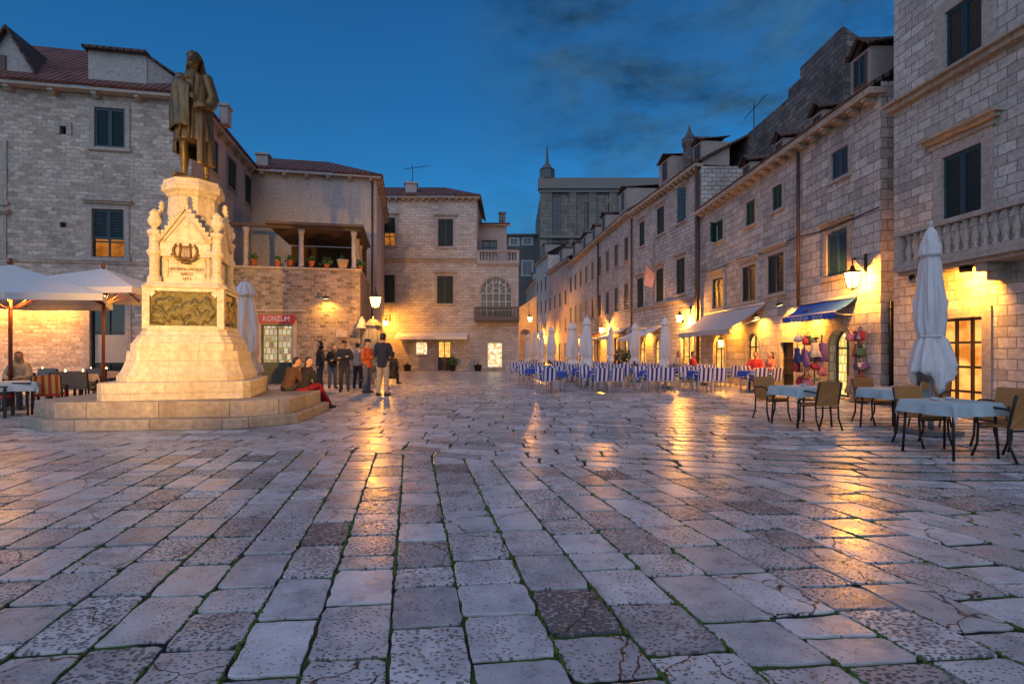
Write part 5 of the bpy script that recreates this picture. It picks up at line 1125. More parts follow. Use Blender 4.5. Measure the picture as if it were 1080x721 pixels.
for o_ in MO.children:                                  # the shaft above the two wide steps is slimmer than its working drawing
    if o_.name.startswith('step') and o_ not in SLIM: continue
    for q_ in [o_] + list(o_.children):
        for v_ in q_.data.vertices: v_.co = Vector((v_.co.x * .855, v_.co.y * .855, v_.co.z if v_.co.z < .83 else .83 + (v_.co.z - .83) * .965))
# ------------------------------------------------------------------ bronze statue
ZS = .83 + (5.12 - .83) * .965
ST = thing('bronze_statue', 'bronze statue of long-haired man in knee-length coat and cape on the pedestal', 'statue', ml(0, 0, ZS)); ST.rotation_euler = (0, 0, R(8)); ST.scale = (.89, .93, 1.0)
k_ = 1.58
def sv(x, y, z): return Vector((x, y, z)) * k_                        # figure faces -Y
mb = MB(); mb.lathe([(.50, 0), (.50, .05), (.42, .08)], (0, 0, 0), 24); mb.build('base', BRONZE, ST, world=False)
mb = MB()
for hip, knee, ank, toe in (((-.09, .02, .92), (-.12, -.05, .50), (-.14, .0, .13), (-.18, -.20, .085)), ((.10, .02, .92), (.13, .0, .50), (.15, .07, .13), (.22, -.10, .085))):
    mb.tube([sv(*hip), sv((hip[0] + knee[0]) / 2, (hip[1] + knee[1]) / 2 - .02, (hip[2] + knee[2]) / 2), sv(*knee)], [.105 * k_, .095 * k_, .062 * k_], 10, round_ends=True)
    mb.tube([sv(*knee), sv((knee[0] + ank[0]) / 2, (knee[1] + ank[1]) / 2 + .02, .37), sv(*ank)], [.062 * k_, .066 * k_, .042 * k_], 10, round_ends=True)
    mb.tube([sv(ank[0], ank[1] + .03, .08), sv((ank[0] + toe[0]) / 2, (ank[1] + toe[1]) / 2, .09), sv(*toe)], [.045 * k_, .048 * k_, .035 * k_], 10, round_ends=True)
def eyering(c, rx, ry, n_=20): return [sv(c[0] + rx * math.cos(2 * math.pi * i / n_), c[1] + ry * math.sin(2 * math.pi * i / n_), c[2]) for i in range(n_)]
mb.loft([eyering((0, 0, z), rx, ry) for z, rx, ry in ((.88, .17, .13), (1.0, .175, .13), (1.15, .155, .115), (1.3, .175, .125), (1.42, .19, .115), (1.50, .12, .08), (1.53, .06, .06))])
mb.tube([sv(0, .01, 1.48), sv(0, -.01, 1.58)], .058 * k_, 10); 
mb.loft([eyering((0.0, -.02, z), rx, ry) for z, rx, ry in ((1.545, .03, .04), (1.56, .055, .072), (1.60, .072, .092), (1.65, .082, .105), (1.70, .084, .107), (1.745, .072, .092), (1.775, .04, .05))])
mb.tube([sv(0, -.122, 1.68), sv(0, -.146, 1.635)], [.012 * k_, .020 * k_], 6, round_ends=True)
mb.tube([sv(-.03, -.112, 1.598), sv(.03, -.112, 1.598)], .010 * k_, 6, round_ends=True)
for sx in (-1, 1): mb.tube([sv(sx * .018, -.108, 1.692), sv(sx * .045, -.1, 1.69)], .010 * k_, 6, round_ends=True)
# arms: his right folded under the cloak to the waist, his left lowered holding papers
mb.tube([sv(-.20, .0, 1.42), sv(-.27, .02, 1.18), sv(-.16, -.14, 1.08), sv(-.02, -.19, 1.13)], [.07 * k_, .06 * k_, .05 * k_, .038 * k_], 10, round_ends=True)
mb.tube([sv(.20, .0, 1.42), sv(.28, .04, 1.17), sv(.27, -.10, 1.02), sv(.20, -.19, 1.0)], [.075 * k_, .068 * k_, .06 * k_, .04 * k_], 10, round_ends=True)
for ox, oz, bx in ((-.02, 1.13, 1), (.20, 1.0, -1)):
    mb.tube([sv(ox - .02 * bx, -.20, oz), sv(ox + .05 * bx, -.215, oz + .0)], [.036 * k_, .034 * k_], 8, round_ends=True)
    for q in range(4): mb.tube([sv(ox + .05 * bx, -.215, oz + .03 - .02 * q), sv(ox + .10 * bx, -.22, oz + .025 - .022 * q), sv(ox + (.125 - .006 * abs(q - 1)) * bx, -.205, oz + .01 - .022 * q)], .011 * k_, 6, round_ends=True)
    mb.tube([sv(ox + .01 * bx, -.225, oz + .02), sv(ox + .05 * bx, -.245, oz + .06)], .012 * k_, 6, round_ends=True)
remesh(mb, .022, 'body', BRONZE, ST, 3)
rs = random.Random(5)
def folded(rings_spec, n_=72, open_=None, amp=.012, freq=13, seed=0):
    rings = []
    for z, cx_, cy_, rx, ry, am in rings_spec:
        ring = []
        for i in range(n_):
            a = 2 * math.pi * i / n_; f_ = 1 + am * (math.sin(freq * a + seed + z * 1.5) + .6 * math.sin(freq * 1.7 * a + 2 * seed - z * 2) + .5 * mnoise.noise(Vector((math.cos(a) * 3, math.sin(a) * 3, z * 2.5 + seed))))
            ring.append(sv(cx_ + rx * f_ * math.cos(a), cy_ + ry * f_ * math.sin(a), z))
        rings.append(ring)
    return rings
mb = MB(); mb.loft(folded(((.56, .0, .0, .255, .20, .06), (.58, .0, .0, .262, .205, .06), (.70, 0, 0, .25, .19, .055), (.85, 0, 0, .225, .17, .045), (1.0, 0, 0, .195, .15, .03), (1.08, 0, 0, .178, .138, .02), (1.2, 0, 0, .185, .14, .02), (1.35, 0, 0, .205, .145, .015), (1.44, 0, 0, .20, .125, .01), (1.50, 0, 0, .11, .09, .0))))
mb.build('coat', BRONZE, ST, world=False)
mb = MB()   # sleeves, lace and coat opening
for sx in (-1, 1):
    mb.tube([sv(sx * .19, 0, 1.43), sv(sx * .255, .03, 1.2), sv(sx * .25, -.03, 1.08)], [.08 * k_, .08 * k_, .085 * k_], 12, round_ends=True)
for q in range(5): mb.tube([sv(-.03 + .015 * q, -.115 - .008 * (q % 2), 1.475), sv(-.05 + .025 * q, -.14, 1.40 - .015 * (q % 2))], [.014 * k_, .018 * k_], 6, round_ends=True)
mb.tube([sv(-.10, -.15, 1.42), sv(-.05, -.175, 1.1), sv(-.09, -.215, .75), sv(-.11, -.215, .57)], .016 * k_, 6); mb.tube([sv(.06, -.15, 1.42), sv(.03, -.17, 1.1), sv(.02, -.22, .75), sv(.03, -.225, .57)], .016 * k_, 6)
mb.tube([sv(.13, -.215, 1.03), sv(.30, -.18, .99)], .035 * k_, 8); mb.build('sleeves_and_lace', BRONZE, ST, world=False)
def sheet(name, pts_fn, nu, nv, th, parent):
    A_ = [[pts_fn(i / nu, j / nv) for i in range(nu + 1)] for j in range(nv + 1)]; mb = MB(); w_ = nu + 1; vs = [p for r in A_ for p in r]; N_ = len(vs); ns = []
    for j in range(nv + 1):
        for i in range(nu + 1):
            du = A_[j][min(i + 1, nu)] - A_[j][max(i - 1, 0)]; dv = A_[min(j + 1, nv)][i] - A_[max(j - 1, 0)][i]; ns.append(du.cross(dv).normalized())
    vs2 = [p - ns[k] * th for k, p in enumerate(vs)]; fs = [(j * w_ + i, j * w_ + i + 1, (j + 1) * w_ + i + 1, (j + 1) * w_ + i) for j in range(nv) for i in range(nu)]
    rim = [i for i in range(w_)] + [j * w_ + nu for j in range(1, nv + 1)] + [nv * w_ + i for i in range(nu - 1, -1, -1)] + [j * w_ for j in range(nv - 1, 0, -1)]
    mb.add(vs + vs2, fs + [tuple(N_ + q for q in f[::-1]) for f in fs] + [(rim[k], N_ + rim[k], N_ + rim[(k + 1) % len(rim)], rim[(k + 1) % len(rim)]) for k in range(len(rim))], smooth=True)
    return mb.build(name, BRONZE, parent, world=False)
def cape(u, v):                                        # from one front edge round the back to the other
    a = R(-150) + u * R(320) if False else R(205) - u * R(265)     # u=0: his right front, u=1: his left side front
    z = 1.47 - v * (1.05 + .20 * max(0, math.sin((u - .45) * 3.2)))
    rx = .185 + .075 * v ** .7 + .02 * math.sin(9 * a + 3 * v) * v ** .5 + .012 * math.sin(21 * a) * v; ry = .15 + .13 * v ** .7 + .02 * math.sin(9 * a + 3 * v) * v ** .5
    sh = .0 if v > .06 else .04
    return sv((rx - sh) * math.cos(a) * 1.02, (ry - sh) * math.sin(a) + .03, z)
sheet('cape', cape, 90, 24, .03, ST)
def drape(u, v):                                        # cloak wrapped round his right side and across to the waist
    a = R(150) + u * R(128); r = .262 + .035 * v + .014 * math.sin(13 * u + 4 * v) + .008 * math.sin(29 * u - 6 * v); r -= .085 * max(0, 1 - v / .14) ** 1.5
    return sv(r * 1.03 * math.cos(a), r * .80 * math.sin(a), 1.485 - .20 * u ** 1.5 - v * (.80 - .22 * u))
sheet('cloak_fold', drape, 36, 18, .03, ST)
mb = MB(); rings = []
for z, rx, ry, cy_ in ((1.80, .02, .02, .0), (1.79, .06, .07, .0), (1.75, .095, .11, .005), (1.69, .11, .118, .02), (1.62, .125, .115, .035), (1.55, .14, .105, .045), (1.48, .15, .10, .05), (1.40, .14, .09, .06), (1.36, .09, .06, .07)):
    ring = []
    for i in range(40):
        a = 2 * math.pi * i / 40; f_ = 1 + .07 * math.sin(11 * a + 14 * z) + .05 * math.sin(19 * a - 25 * z); x = rx * f_ * math.cos(a); y = ry * f_ * math.sin(a) + cy_
        fr_ = max(0, -math.sin(a)) ** 1.2
        if z < 1.745: y += fr_ * (.165 if z > 1.5 else .05)
        ring.append(sv(x, y, z))
    rings.append(ring)
mb.loft(rings); mb.build('hair', BRONZE, ST, world=False)
# added floodlights for the monument: unseen posts behind the viewer, one on the palace front
def flood(p, aim, power, ang, blend, lab, post=False, col=(1.0, .50, .09)):
    p = Vector(p); t = spotlamp(p, aim, lab, power, None, col, ang)
    for c in t.children:
        if c.type == 'LIGHT': c.data.spot_blend = blend
    if post:
        mb = MB(); mb.tube([(p.x, p.y - .25, 0), (p.x, p.y - .25, p.z + .1)], [.06, .04], 8); mb.tube([(p.x, p.y - .25, p.z), (p.x, p.y - .12, p.z)], .025, 6); mb.build('pole', IRON, t)
flood((-5.2, -1.2, 3.0), ml(0, 0, 2.7), 1450, 34, .9, 'added floodlight on an unseen thin black post aimed at the monument', True)
flood(g1.P(5.2, 4.6, .4), ml(0.3, 0, 2.3), 700, 26, .9, 'added floodlight out of view on the palace front, aimed at the monument')
flood((-4.6, -1.2, 3.3), Vector((MC.x, MC.y, 6.1)), 260, 15, .6, 'second added floodlight on an unseen thin black post, aimed at the statue', True)
q = g1.P(g1.s_at(1040), 3.05, .42); spotlamp(q, g1.P(g1.s_at(1020), 2.5, -.1), 'small lamp under the palace balcony lighting the wall', 60, ang=150)
q = g1.P(g1.s_at(985), 3.05, .42); spotlamp(q, g1.P(g1.s_at(975), 2.3, -.1), 'second small lamp under the palace balcony near its corner', 30, ang=150)
for px, pw in ((18, 52), (62, 62), (-30, 46)):
    s_ = fL.s_at(px); spotlamp(fL.P(s_, 3.55, .55), fL.P(s_, 2.6, 0), {18: 'wall lamp behind the large white parasol, above the seated guest', 62: 'wall lamp between the two white parasols', -30: 'wall lamp at the far end of the rubble house front'}[px], pw, 'wall lamps behind the parasols', (1.0, .39, .04), 150)
# ------------------------------------------------------------------ people
HEIGHT = 1.76
def person(lab, loc, rz, skin=SKIN, hair=HAIRD, top=None, legs=None, shoe=None, pose='stand', arms='down', hairlen=0, hem=.86, scale=1.0, turn=0.0, lean=0.0, seat=.47, bag=False, cap=None, female=False):
    """One figure facing -Y in its own frame: a continuous body under jacket, trousers, shoes and hair."""
    t = thing('person', lab, 'person'); shoe = shoe or mat('black_shoe', (.015, .014, .014), .5)
    sw = .175 if female else .195
    dz = 0.0; H = .93
    if pose != 'stand': H = seat + .10
    up = Matrix.Rotation(lean, 3, 'X')
    def T(x, y, z):                                   # torso point, z measured above the hips, leaning forward
        return Vector((0, 0, H)) + up @ Vector((x, y, z))
    hips = [Vector((sx * .095, 0, H)) for sx in (-1, 1)]
    if pose == 'stand': kn = [Vector((-.10, -.03, .50)), Vector((.11, -.01, .50))]; an = [Vector((-.11, .03, .09)), Vector((.13, .05, .09))]
    elif pose == 'walk': kn = [Vector((-.10, -.16, .51)), Vector((.10, .03, .50))]; an = [Vector((-.10, -.20, .09)), Vector((.11, .30, .14))]
    elif pose == 'sit': kn = [Vector((-.12, -.43, seat + .07)), Vector((.13, -.43, seat + .07))]; an = [Vector((-.12, -.42, .09)), Vector((.14, -.38, .09))]
    elif pose == 'sit_low': kn = [Vector((-.11, -.42, seat + .22)), Vector((.12, -.44, seat + .17))]; an = [Vector((-.12, -.60, .09)), Vector((.13, -.72, .09))]
    else: kn = [Vector((-.08, -.46, seat + .16)), Vector((.10, -.48, seat + .10))]; an = [Vector((-.10, -.86, .09)), Vector((.08, -.92, .09))]
    sh = [T(-sw, .01, .49), T(sw, .01, .49)]
    if arms == 'down': el = [T(-sw - .07, .03, .20), T(sw + .07, .03, .20)]; wr = [T(-sw - .06, -.05, -.05), T(sw + .06, -.05, -.05)]
    elif arms == 'fold': el = [T(-sw - .07, -.02, .22), T(sw + .07, -.02, .22)]; wr = [T(.06, -.20, .27), T(-.06, -.21, .23)]
    elif arms == 'pocket': el = [T(-sw - .11, .06, .20), T(sw + .11, .06, .20)]; wr = [T(-sw - .0, -.06, .01), T(sw + .0, -.06, .01)]
    elif arms == 'phone': el = [T(-sw - .05, -.05, .22), T(sw + .06, .03, .20)]; wr = [T(-.06, -.27, .34), T(sw + .05, -.05, -.05)]
    elif arms == 'table': el = [T(-sw - .06, -.10, .22), T(sw + .06, -.10, .22)]; wr = [T(-.12, -.34, .20), T(.10, -.34, .20)]
    else: el = [T(-sw - .05, -.14, .23), T(sw + .05, -.14, .23)]; wr = [Vector((kn[0].x + .03, kn[0].y + .10, kn[0].z + .09)), Vector((kn[1].x - .04, kn[1].y + .12, kn[1].z + .09))]
    rot = Matrix.Rotation(turn, 3, 'Z'); hc = T(0, -.015, .70)
    def Hd(x, y, z): return hc + rot @ Vector((x, y, z))
    def ring(f_, rx, ry, z, y0=0.0, n_=16): return [f_(rx * math.cos(2 * math.pi * i / n_), y0 + ry * math.sin(2 * math.pi * i / n_), z) for i in range(n_)]
    mb = MB()
    mb.loft([ring(T, a, b, z) for z, a, b in ((-.06, .11, .09), (.0, .155, .11), (.12, .14, .10), (.25, .135, .098), (.38, .16, .105), (.48, .165, .09), (.53, .09, .07))])
    mb.tube([T(0, .015, .50), T(0, -.005, .64)], [.06, .054], 10, round_ends=True)
    mb.loft([ring(Hd, a, b, z, y) for z, a, b, y in ((-.105, .03, .035, -.02), (-.09, .05, .06, -.015), (-.05, .064, .082, -.005), (0, .073, .094, 0), (.05, .076, .098, .004), (.09, .066, .086, .006), (.118, .036, .05, .008))])
    mb.tube([Hd(0, -.092, .018), Hd(0, -.112, -.022)], [.010, .016], 6, round_ends=True); mb.tube([Hd(-.022, -.084, -.055), Hd(.022, -.084, -.055)], .009, 6, round_ends=True)
    for s in (-1, 1): mb.tube([Hd(s * .075, .01, .02), Hd(s * .08, .015, -.025)], .014, 6, round_ends=True); mb.tube([Hd(s * .018, -.09, .026), Hd(s * .046, -.083, .026)], .009, 6, round_ends=True)
    for i, s in ((0, -1), (1, 1)):
        mb.tube([sh[i], el[i]], [.052, .040], 10, round_ends=True); mb.tube([el[i], wr[i]], [.040, .026], 10, round_ends=True)
        d = (wr[i] - el[i]).normalized(); sd_ = d.cross(Vector((0, 1, 0)) if abs(d.y) < .8 else Vector((0, 0, 1))).normalized(); nn = d.cross(sd_)
        pm = wr[i] + d * .085
        mb.tube([wr[i] + d * .015, wr[i] + d * .05, pm], [.026, .034, .030], 8, round_ends=True, flat=.8)
        for q in range(4):
            o_ = sd_ * (-.027 + .018 * q); ln = (.062, .074, .07, .055)[q]
            mb.tube([pm + o_ - d * .01, pm + o_ * 1.1 + d * ln * .5 + nn * .004, pm + o_ * 1.1 + d * ln * .9 + nn * .018], [.0095, .009, .0075], 6, round_ends=True)
        mb.tube([wr[i] + d * .03 + sd_ * -.02 * s, wr[i] + d * .065 - sd_ * .045 * s + nn * .012, wr[i] + d * .10 - sd_ * .052 * s + nn * .02], [.013, .011, .009], 6, round_ends=True)
        mb.tube([hips[i], kn[i]], [.078, .052], 10, round_ends=True); mb.tube([kn[i], (kn[i] + an[i]) / 2 + Vector((0, .015, 0)), an[i]], [.052, .052, .036], 10, round_ends=True)
        toe = an[i] + Vector((s * .03, -.15, -.045)); mb.tube([an[i] + Vector((0, .03, -.045)), toe], [.034, .028], 8, round_ends=True)
    body = remesh(mb, .0125, 'body', skin, t, 2)
    # jacket
    mb = MB(); z_h = -(.93 - hem) if pose == 'stand' or pose == 'walk' else -.03
    def fold_ring(rx, ry, z, am=.03):
        return [T(rx * (1 + am * math.sin(7 * a + z * 13)) * math.cos(a), ry * (1 + am * math.sin(5 * a - z * 17)) * math.sin(a), z) for a in [2 * math.pi * i / 24 for i in range(24)]]
    mb.loft([fold_ring(a, b, z) for z, a, b in ((z_h, .185, .14), (z_h + .03, .19, .145), (.05, .185, .138), (.14, .17, .128), (.26, .165, .125), (.38, .188, .13), (.46, .19, .115), (.52, .125, .09), (.555, .078, .075))])
    for i, s in ((0, -1), (1, 1)):
        mb.tube([sh[i] + Vector((-s * .03, 0, 0)), sh[i] * .5 + el[i] * .5, el[i]], [.078, .068, .058], 12, round_ends=True); mb.tube([el[i], el[i] * .5 + wr[i] * .5, wr[i] - (wr[i] - el[i]).normalized() * .01], [.058, .052, .044], 12, round_ends=True)
    if hairlen == -1: mb.loft([ring(Hd, a, b, z, .05) for z, a, b in ((-.13, .10, .08), (-.08, .11, .09), (-.04, .10, .07))])
    remesh(mb, .016, 'jacket', top, t, 3, wrinkle=.012)
    mb = MB(); mb.loft([[Vector((a * math.cos(q), b * math.sin(q), H + z)) for q in [2 * math.pi * i / 20 for i in range(20)]] for z, a, b in ((-.10, .12, .11), (-.03, .17, .13), (.05, .168, .125), (.10, .15, .11))])
    for i, s in ((0, -1), (1, 1)): mb.tube([hips[i] + Vector((0, 0, -.01)), hips[i] * .5 + kn[i] * .5, kn[i]], [.105, .092, .072], 12, round_ends=True); mb.tube([kn[i], kn[i] * .5 + an[i] * .5, an[i] + (an[i] - kn[i]).normalized() * .02], [.072, .066, .062], 12, round_ends=True)
    remesh(mb, .016, 'trousers', legs, t, 3, wrinkle=.012)
    for i, s in ((0, -1), (1, 1)):
        mb = MB(); b0 = an[i] + Vector((0, .045, -.05)); mb.tube([b0, an[i] + Vector((s * .01, -.05, -.05)), an[i] + Vector((s * .03, -.17, -.058))], [.045, .046, .034], 10, round_ends=True); mb.tube([an[i] + Vector((0, .02, -.04)), an[i] + Vector((0, .015, .02))], .046, 10, round_ends=True)
        zmin = min(v.z for v in mb.v); mb.v = [Vector((v.x, v.y, max(v.z, an[i].z - .089))) for v in mb.v]; mb.build('shoe', shoe, t, world=False)
    mb = MB(); k = [(-.0, .08, .072, .035), (.03, .083, .088, .02), (.07, .083, .098, .012), (.105, .068, .082, .012), (.13, .04, .05, .012), (.138, .012, .015, .012)]
    low = {0: [(-.06, .062, .05, .05)], 1: [(-.26, .05, .03, .08), (-.2, .085, .05, .07), (-.1, .088, .06, .05)], -1: [(-.06, .062, .05, .05)]}[hairlen]
    rings = []
    for z, a, b, y in low + k:
        rg_ = []
        for i in range(24):
            q = 2 * math.pi * i / 24; f_ = 1 + .05 * math.sin(9 * q + 30 * z); x = a * f_ * math.cos(q); yy = y + b * f_ * math.sin(q)
            if z < .075 and math.sin(q) < 0: yy = y + b * math.sin(q) * (.12 if z < .05 else .55)
            rg_.append(Hd(x, yy, z))
        rings.append(rg_)
    mb.loft(rings); mb.build('hair', hair, t, world=False)
    if cap: mb = MB(); mb.loft([ring(Hd, a, b, z, .0, 20) for z, a, b in ((.055, .088, .108), (.09, .088, .106), (.13, .07, .085), (.15, .03, .04))]); mb.loft([ring(Hd, a, b, z, -.03, 20) for z, a, b in ((.05, .10, .14), (.062, .095, .13))]); mb.build('hat', cap, t, world=False)
    if bag: mb = MB(); mb.loft([[T(.24 + .06 * math.cos(q) , .06 + .13 * math.sin(q), z) for q in [2 * math.pi * i / 16 for i in range(16)]] for z in (-.22, -.18, .05, .09)]); mb.tube([T(.24, .06, .08), T(.14, -.11, .3), T(-.1, -.09, .5), T(-.12, .06, .53), T(.1, .13, .3), T(.26, .1, .08)], .014, 6); mb.build('shoulder_bag', mat('dark_bag_leather', (.03, .022, .02), .6), t, world=False)
    t.location = loc; t.rotation_euler = (0, 0, rz); t.scale = (scale,) * 3
    return t
def gp(px, Y, z=0.0): return Vector((gx(px, Y), Y, z))
JK = fabric('black_jacket', (.014, .013, .014)); NV = fabric('navy_jacket', (.016, .020, .042)); OR = fabric('orange_jacket', (.50, .095, .018)); LG = fabric('light_grey_shirt', (.27, .24, .22)); BR = fabric('brown_jacket', (.085, .038, .018)); BL = fabric('black_leather', (.02, .014, .012))
JN = fabric('blue_jeans', (.085, .105, .15)); DJ = fabric('dark_jeans', (.035, .04, .05)); BE = fabric('beige_trousers', (.42, .33, .24)); BK = fabric('black_trousers', (.013, .013, .015)); RD = fabric('red_trousers', (.34, .012, .03)); CR = fabric('cream_blouse', (.50, .40, .28)); RT = fabric('red_shirt', (.45, .03, .03))
GR = 'group standing by the terrace wall'
def grp(t, g_): t['group'] = g_
grp(person('person in black jacket and dark trousers, standing apart at the group\'s left', gp(337.5, 17.75), R(-60), top=JK, legs=DJ, arms='pocket', turn=R(-15), scale=1.0, hairlen=-1), GR)
grp(person('person in black jacket, light jeans and dark boots bending slightly', gp(350.5, 20.3), R(35), top=JK, legs=JN, arms='fold', lean=R(12), scale=.95, hairlen=1, female=True, shoe=mat('dark_boot', (.015, .013, .013), .5)), GR)
grp(person('person in navy jacket and dark jeans facing the square with arms folded', gp(363, 18.5), R(10), top=NV, legs=DJ, arms='fold', cap=BK, scale=1.01), GR)
grp(person('person in light grey shirt and black trousers seen from behind', gp(377.5, 20.2), R(172), top=LG, legs=BK, arms='phone', scale=1.0), GR)
grp(person('person in orange jacket, blue jeans and dark hat', gp(387.3, 18.0), R(70), top=OR, legs=JN, arms='fold', cap=BK, scale=1.03, hem=.82), GR)
grp(person('tall person in navy jacket and beige trousers seen from behind', gp(404, 16.9), R(165), top=NV, legs=BE, arms='fold', scale=1.13, hem=.80), GR)
grp(person('person in long black coat walking behind the tall one in beige trousers', gp(414.5, 22.8), R(150), top=JK, legs=BK, arms='pocket', pose='walk', hem=.60, hairlen=1, scale=.98, bag=True), GR)
# two on the monument step
grp(person('person in brown jacket with dark hair sitting on the monument step', smp(1.62, .95), R(150), top=BR, legs=DJ, pose='sit_low', arms='knees', seat=.487, scale=.94, lean=R(24), turn=R(-45)), 'pair seated on the monument step')
grp(person('person in dark leather jacket and red trousers sitting on the monument step', smp(1.98, 1.0), R(158), top=BL, legs=RD, pose='sit_long', arms='knees', seat=.487, scale=.92, lean=R(16), turn=R(-95), hairlen=-1, female=True), 'pair seated on the monument step')

# ------------------------------------------------------------------ chairs and tables
def leg_tube(mb, pts, r=.014, n=8): mb.tube(pts, r, n)
def rounded_panel(mb, w_, h_, th, y0, z0, tilt=0.0, n=6, curve=.0, rad=.05):
    """Upright back panel in the XZ plane, rounded corners, leaning and gently curved."""
    out_ = []
    for cx_, cz_, a0_ in ((w_ / 2 - rad, rad, -90), (w_ / 2 - rad, h_ - rad, 0), (-w_ / 2 + rad, h_ - rad, 90), (-w_ / 2 + rad, rad, 180)):
        for k in range(n + 1): a = R(a0_ + 90 * k / n); out_.append((cx_ + rad * math.cos(a), cz_ + rad * math.sin(a)))
    NX = 8; rows = 5
    def pt(x, z, o): return Vector((x, y0 - z * math.tan(tilt) + curve * (x / (w_ / 2)) ** 2 + o, z0 + z))
    f_ = [pt(x, z, -th / 2) for x, z in out_]; b_ = [pt(x, z, th / 2) for x, z in out_]; k = len(out_)
    mb.add(f_ + b_, [tuple(range(k)), tuple(range(2 * k - 1, k - 1, -1))] + [(i, k + i, k + (i + 1) % k, (i + 1) % k) for i in range(k)][::1])
def cafe_chair():
    t = thing('cafe_chair', 'x', 'chair')                           # faces +Y; back at -Y
    mb = MB(); rounded_panel(mb, .46, .40, .05, -.21, .46, R(8)); mb.build('backrest', STRB, t)
    mb = MB(); mb.box((0, .0, .44), (.45, .44, .05)); mb.build('seat', STRB, t)
    for sx in (-1, 1):
        mb = MB(); mb.tube([(sx * .235, -.20, .0), (sx * .235, -.205, .42), (sx * .235, -.24, .70), (sx * .22, -.265, .86)], .017, 6); mb.build('leg', WPLAS, t)
        mb = MB(); mb.tube([(sx * .235, .22, .0), (sx * .235, .21, .62)], .017, 6); mb.build('leg', WPLAS, t)
        mb = MB(); mb.tube([(sx * .235, .24, .63), (sx * .24, .05, .65), (sx * .235, -.235, .64)], .019, 6); mb.build('armrest', WPLAS, t)
    mb = MB()
    for y in (-.2, .21): mb = MB(); mb.tube([(-.235, y, .40), (.235, y, .40)], .014, 6); mb.build('cross_bar', WPLAS, t)
    return t
def cloth_mesh(mb, half, drop, ztop, seed=0, N_=26, flare=.18, rip=.02, droop=.45):
    rc = random.Random(seed); ph = rc.uniform(0, 6); e = half + drop; vs = []
    for j in range(N_ + 1):
        for i in range(N_ + 1):
            x = -e + 2 * e * i / N_; y = -e + 2 * e * j / N_; cx_ = max(-half, min(half, x)); cy_ = max(-half, min(half, y)); ox, oy = x - cx_, y - cy_
            ax, ay = abs(ox), abs(oy); m_ = max(ax, ay); q = min(ax, ay); d = m_ + droop * q
            s_ = math.atan2(y, x); wv = rip * math.sin(9 * s_ + ph) * min(1, d / drop) + .5 * rip * math.sin(17 * s_ - ph) * min(1, d / drop)
            o_ = Vector((ox, oy, 0)); ol = o_.length; dr = o_ / ol if ol > 1e-6 else Vector((0, 0, 0))
            p = Vector((cx_, cy_, 0)) + dr * (flare * d * (1 - .55 * q / drop) + wv + .004); vs.append(Vector((p.x, p.y, ztop - d * .97 + .004 * mnoise.noise(Vector((x * 4, y * 4, seed))))))
    w_ = N_ + 1; fs = [(j * w_ + i, j * w_ + i + 1, (j + 1) * w_ + i + 1, (j + 1) * w_ + i) for j in range(N_) for i in range(N_)]
    mb.add(vs, fs, smooth=True); mb.add([v - Vector((0, 0, .005)) for v in vs], [f[::-1] for f in fs], smooth=True); return mb
def table_frame(half, m, splay=.0, top=None):
    t = thing('cafe_table', 'x', 'table'); mb = MB(); mb.box((0, 0, .72), (2 * half, 2 * half, .03)); mb.build('tabletop', top or m, t)
    for sx, sy in ((-1, -1), (1, -1), (1, 1), (-1, 1)): mb = MB(); mb.tube([(sx * (half - .05 + splay), sy * (half - .05 + splay), 0), (sx * (half - .06), sy * (half - .06), .705)], .017, 6); mb.build('leg', m, t)
    return t
CC = cafe_chair(); cused = False
TBp = table_frame(.36, WPLAS); tused = False
mb = MB(); cloth_mesh(mb, .365, .22, .741, 1, 18); CLp = mb.build('tablecloth', CLOTHNB); tag(CLp, 'x', 'tablecloth'); clused = False
ORD = ['first', 'second', 'third', 'fourth', 'fifth', 'sixth', 'seventh', 'eighth', 'ninth', 'tenth', 'eleventh', 'twelfth', 'thirteenth', 'fourteenth']
ROWS = ['front', 'second', 'third', 'fourth', 'rearmost']
rc = random.Random(9)
rowspec = [(18.55, 1.45, 8.35, 5), (21.3, 1.0, 8.3, 5), (24.2, .75, 8.2, 5), (27.4, .7, 7.6, 5), (31.0, .7, 6.9, 4)]
for ri, (Y, xa, xb, n_) in enumerate(rowspec):
    chs = []
    for k in range(n_):
        x = xa + (xb - xa) * k / (n_ - 1) + rc.uniform(-.12, .12); y = Y + rc.uniform(-.15, .15) + .02 * x
        a = GA + rc.uniform(-.12, .12); ca, sa_ = math.cos(a), math.sin(a)
        lab = f'{ORD[k]} table from the street end, {ROWS[ri]} row of blue tables'
        o = place(TBp, tused, (x, y, 0), a, 'white-legged ' + lab, 'café tables under blue cloths'); tused = True
        c = CLp if not clused else CLp.copy()
        if clused: COL.objects.link(c)
        clused = True; c.location = (x, y, 0); c.rotation_euler = (0, 0, a); c['label'] = 'royal blue tablecloth on the ' + lab; c['label'] = f'royal blue cloth on the {ORD[k]} table of the {ROWS[ri]} café row'; c['group'] = 'blue tablecloths'
        for lx, ly, face in ((-.27, -.56, 0), (.27, -.56, 0), (-.27, .56, 180), (.27, .56, 180)):
            if (ri >= 3 and ly > 0) or rc.random() < .16: continue
            lx += rc.uniform(-.03, .03); ly += rc.uniform(-.06, .04) * (1 if ly > 0 else -1) * -1
            chs.append((x + lx * ca - ly * sa_, y + lx * sa_ + ly * ca, a + R(face) + rc.uniform(-.16, .16), 'near' if face == 0 else 'far', k, 'street-end' if lx < 0 else 'palace-end'))
    for x, y, a, sd_, k, lr in chs:
        place(CC, cused, (x, y, 0), a, f'striped chair, {lr} seat on {sd_} side of {ORD[k]} table, {ROWS[ri]} café row', 'blue and white striped café chairs'); cused = True
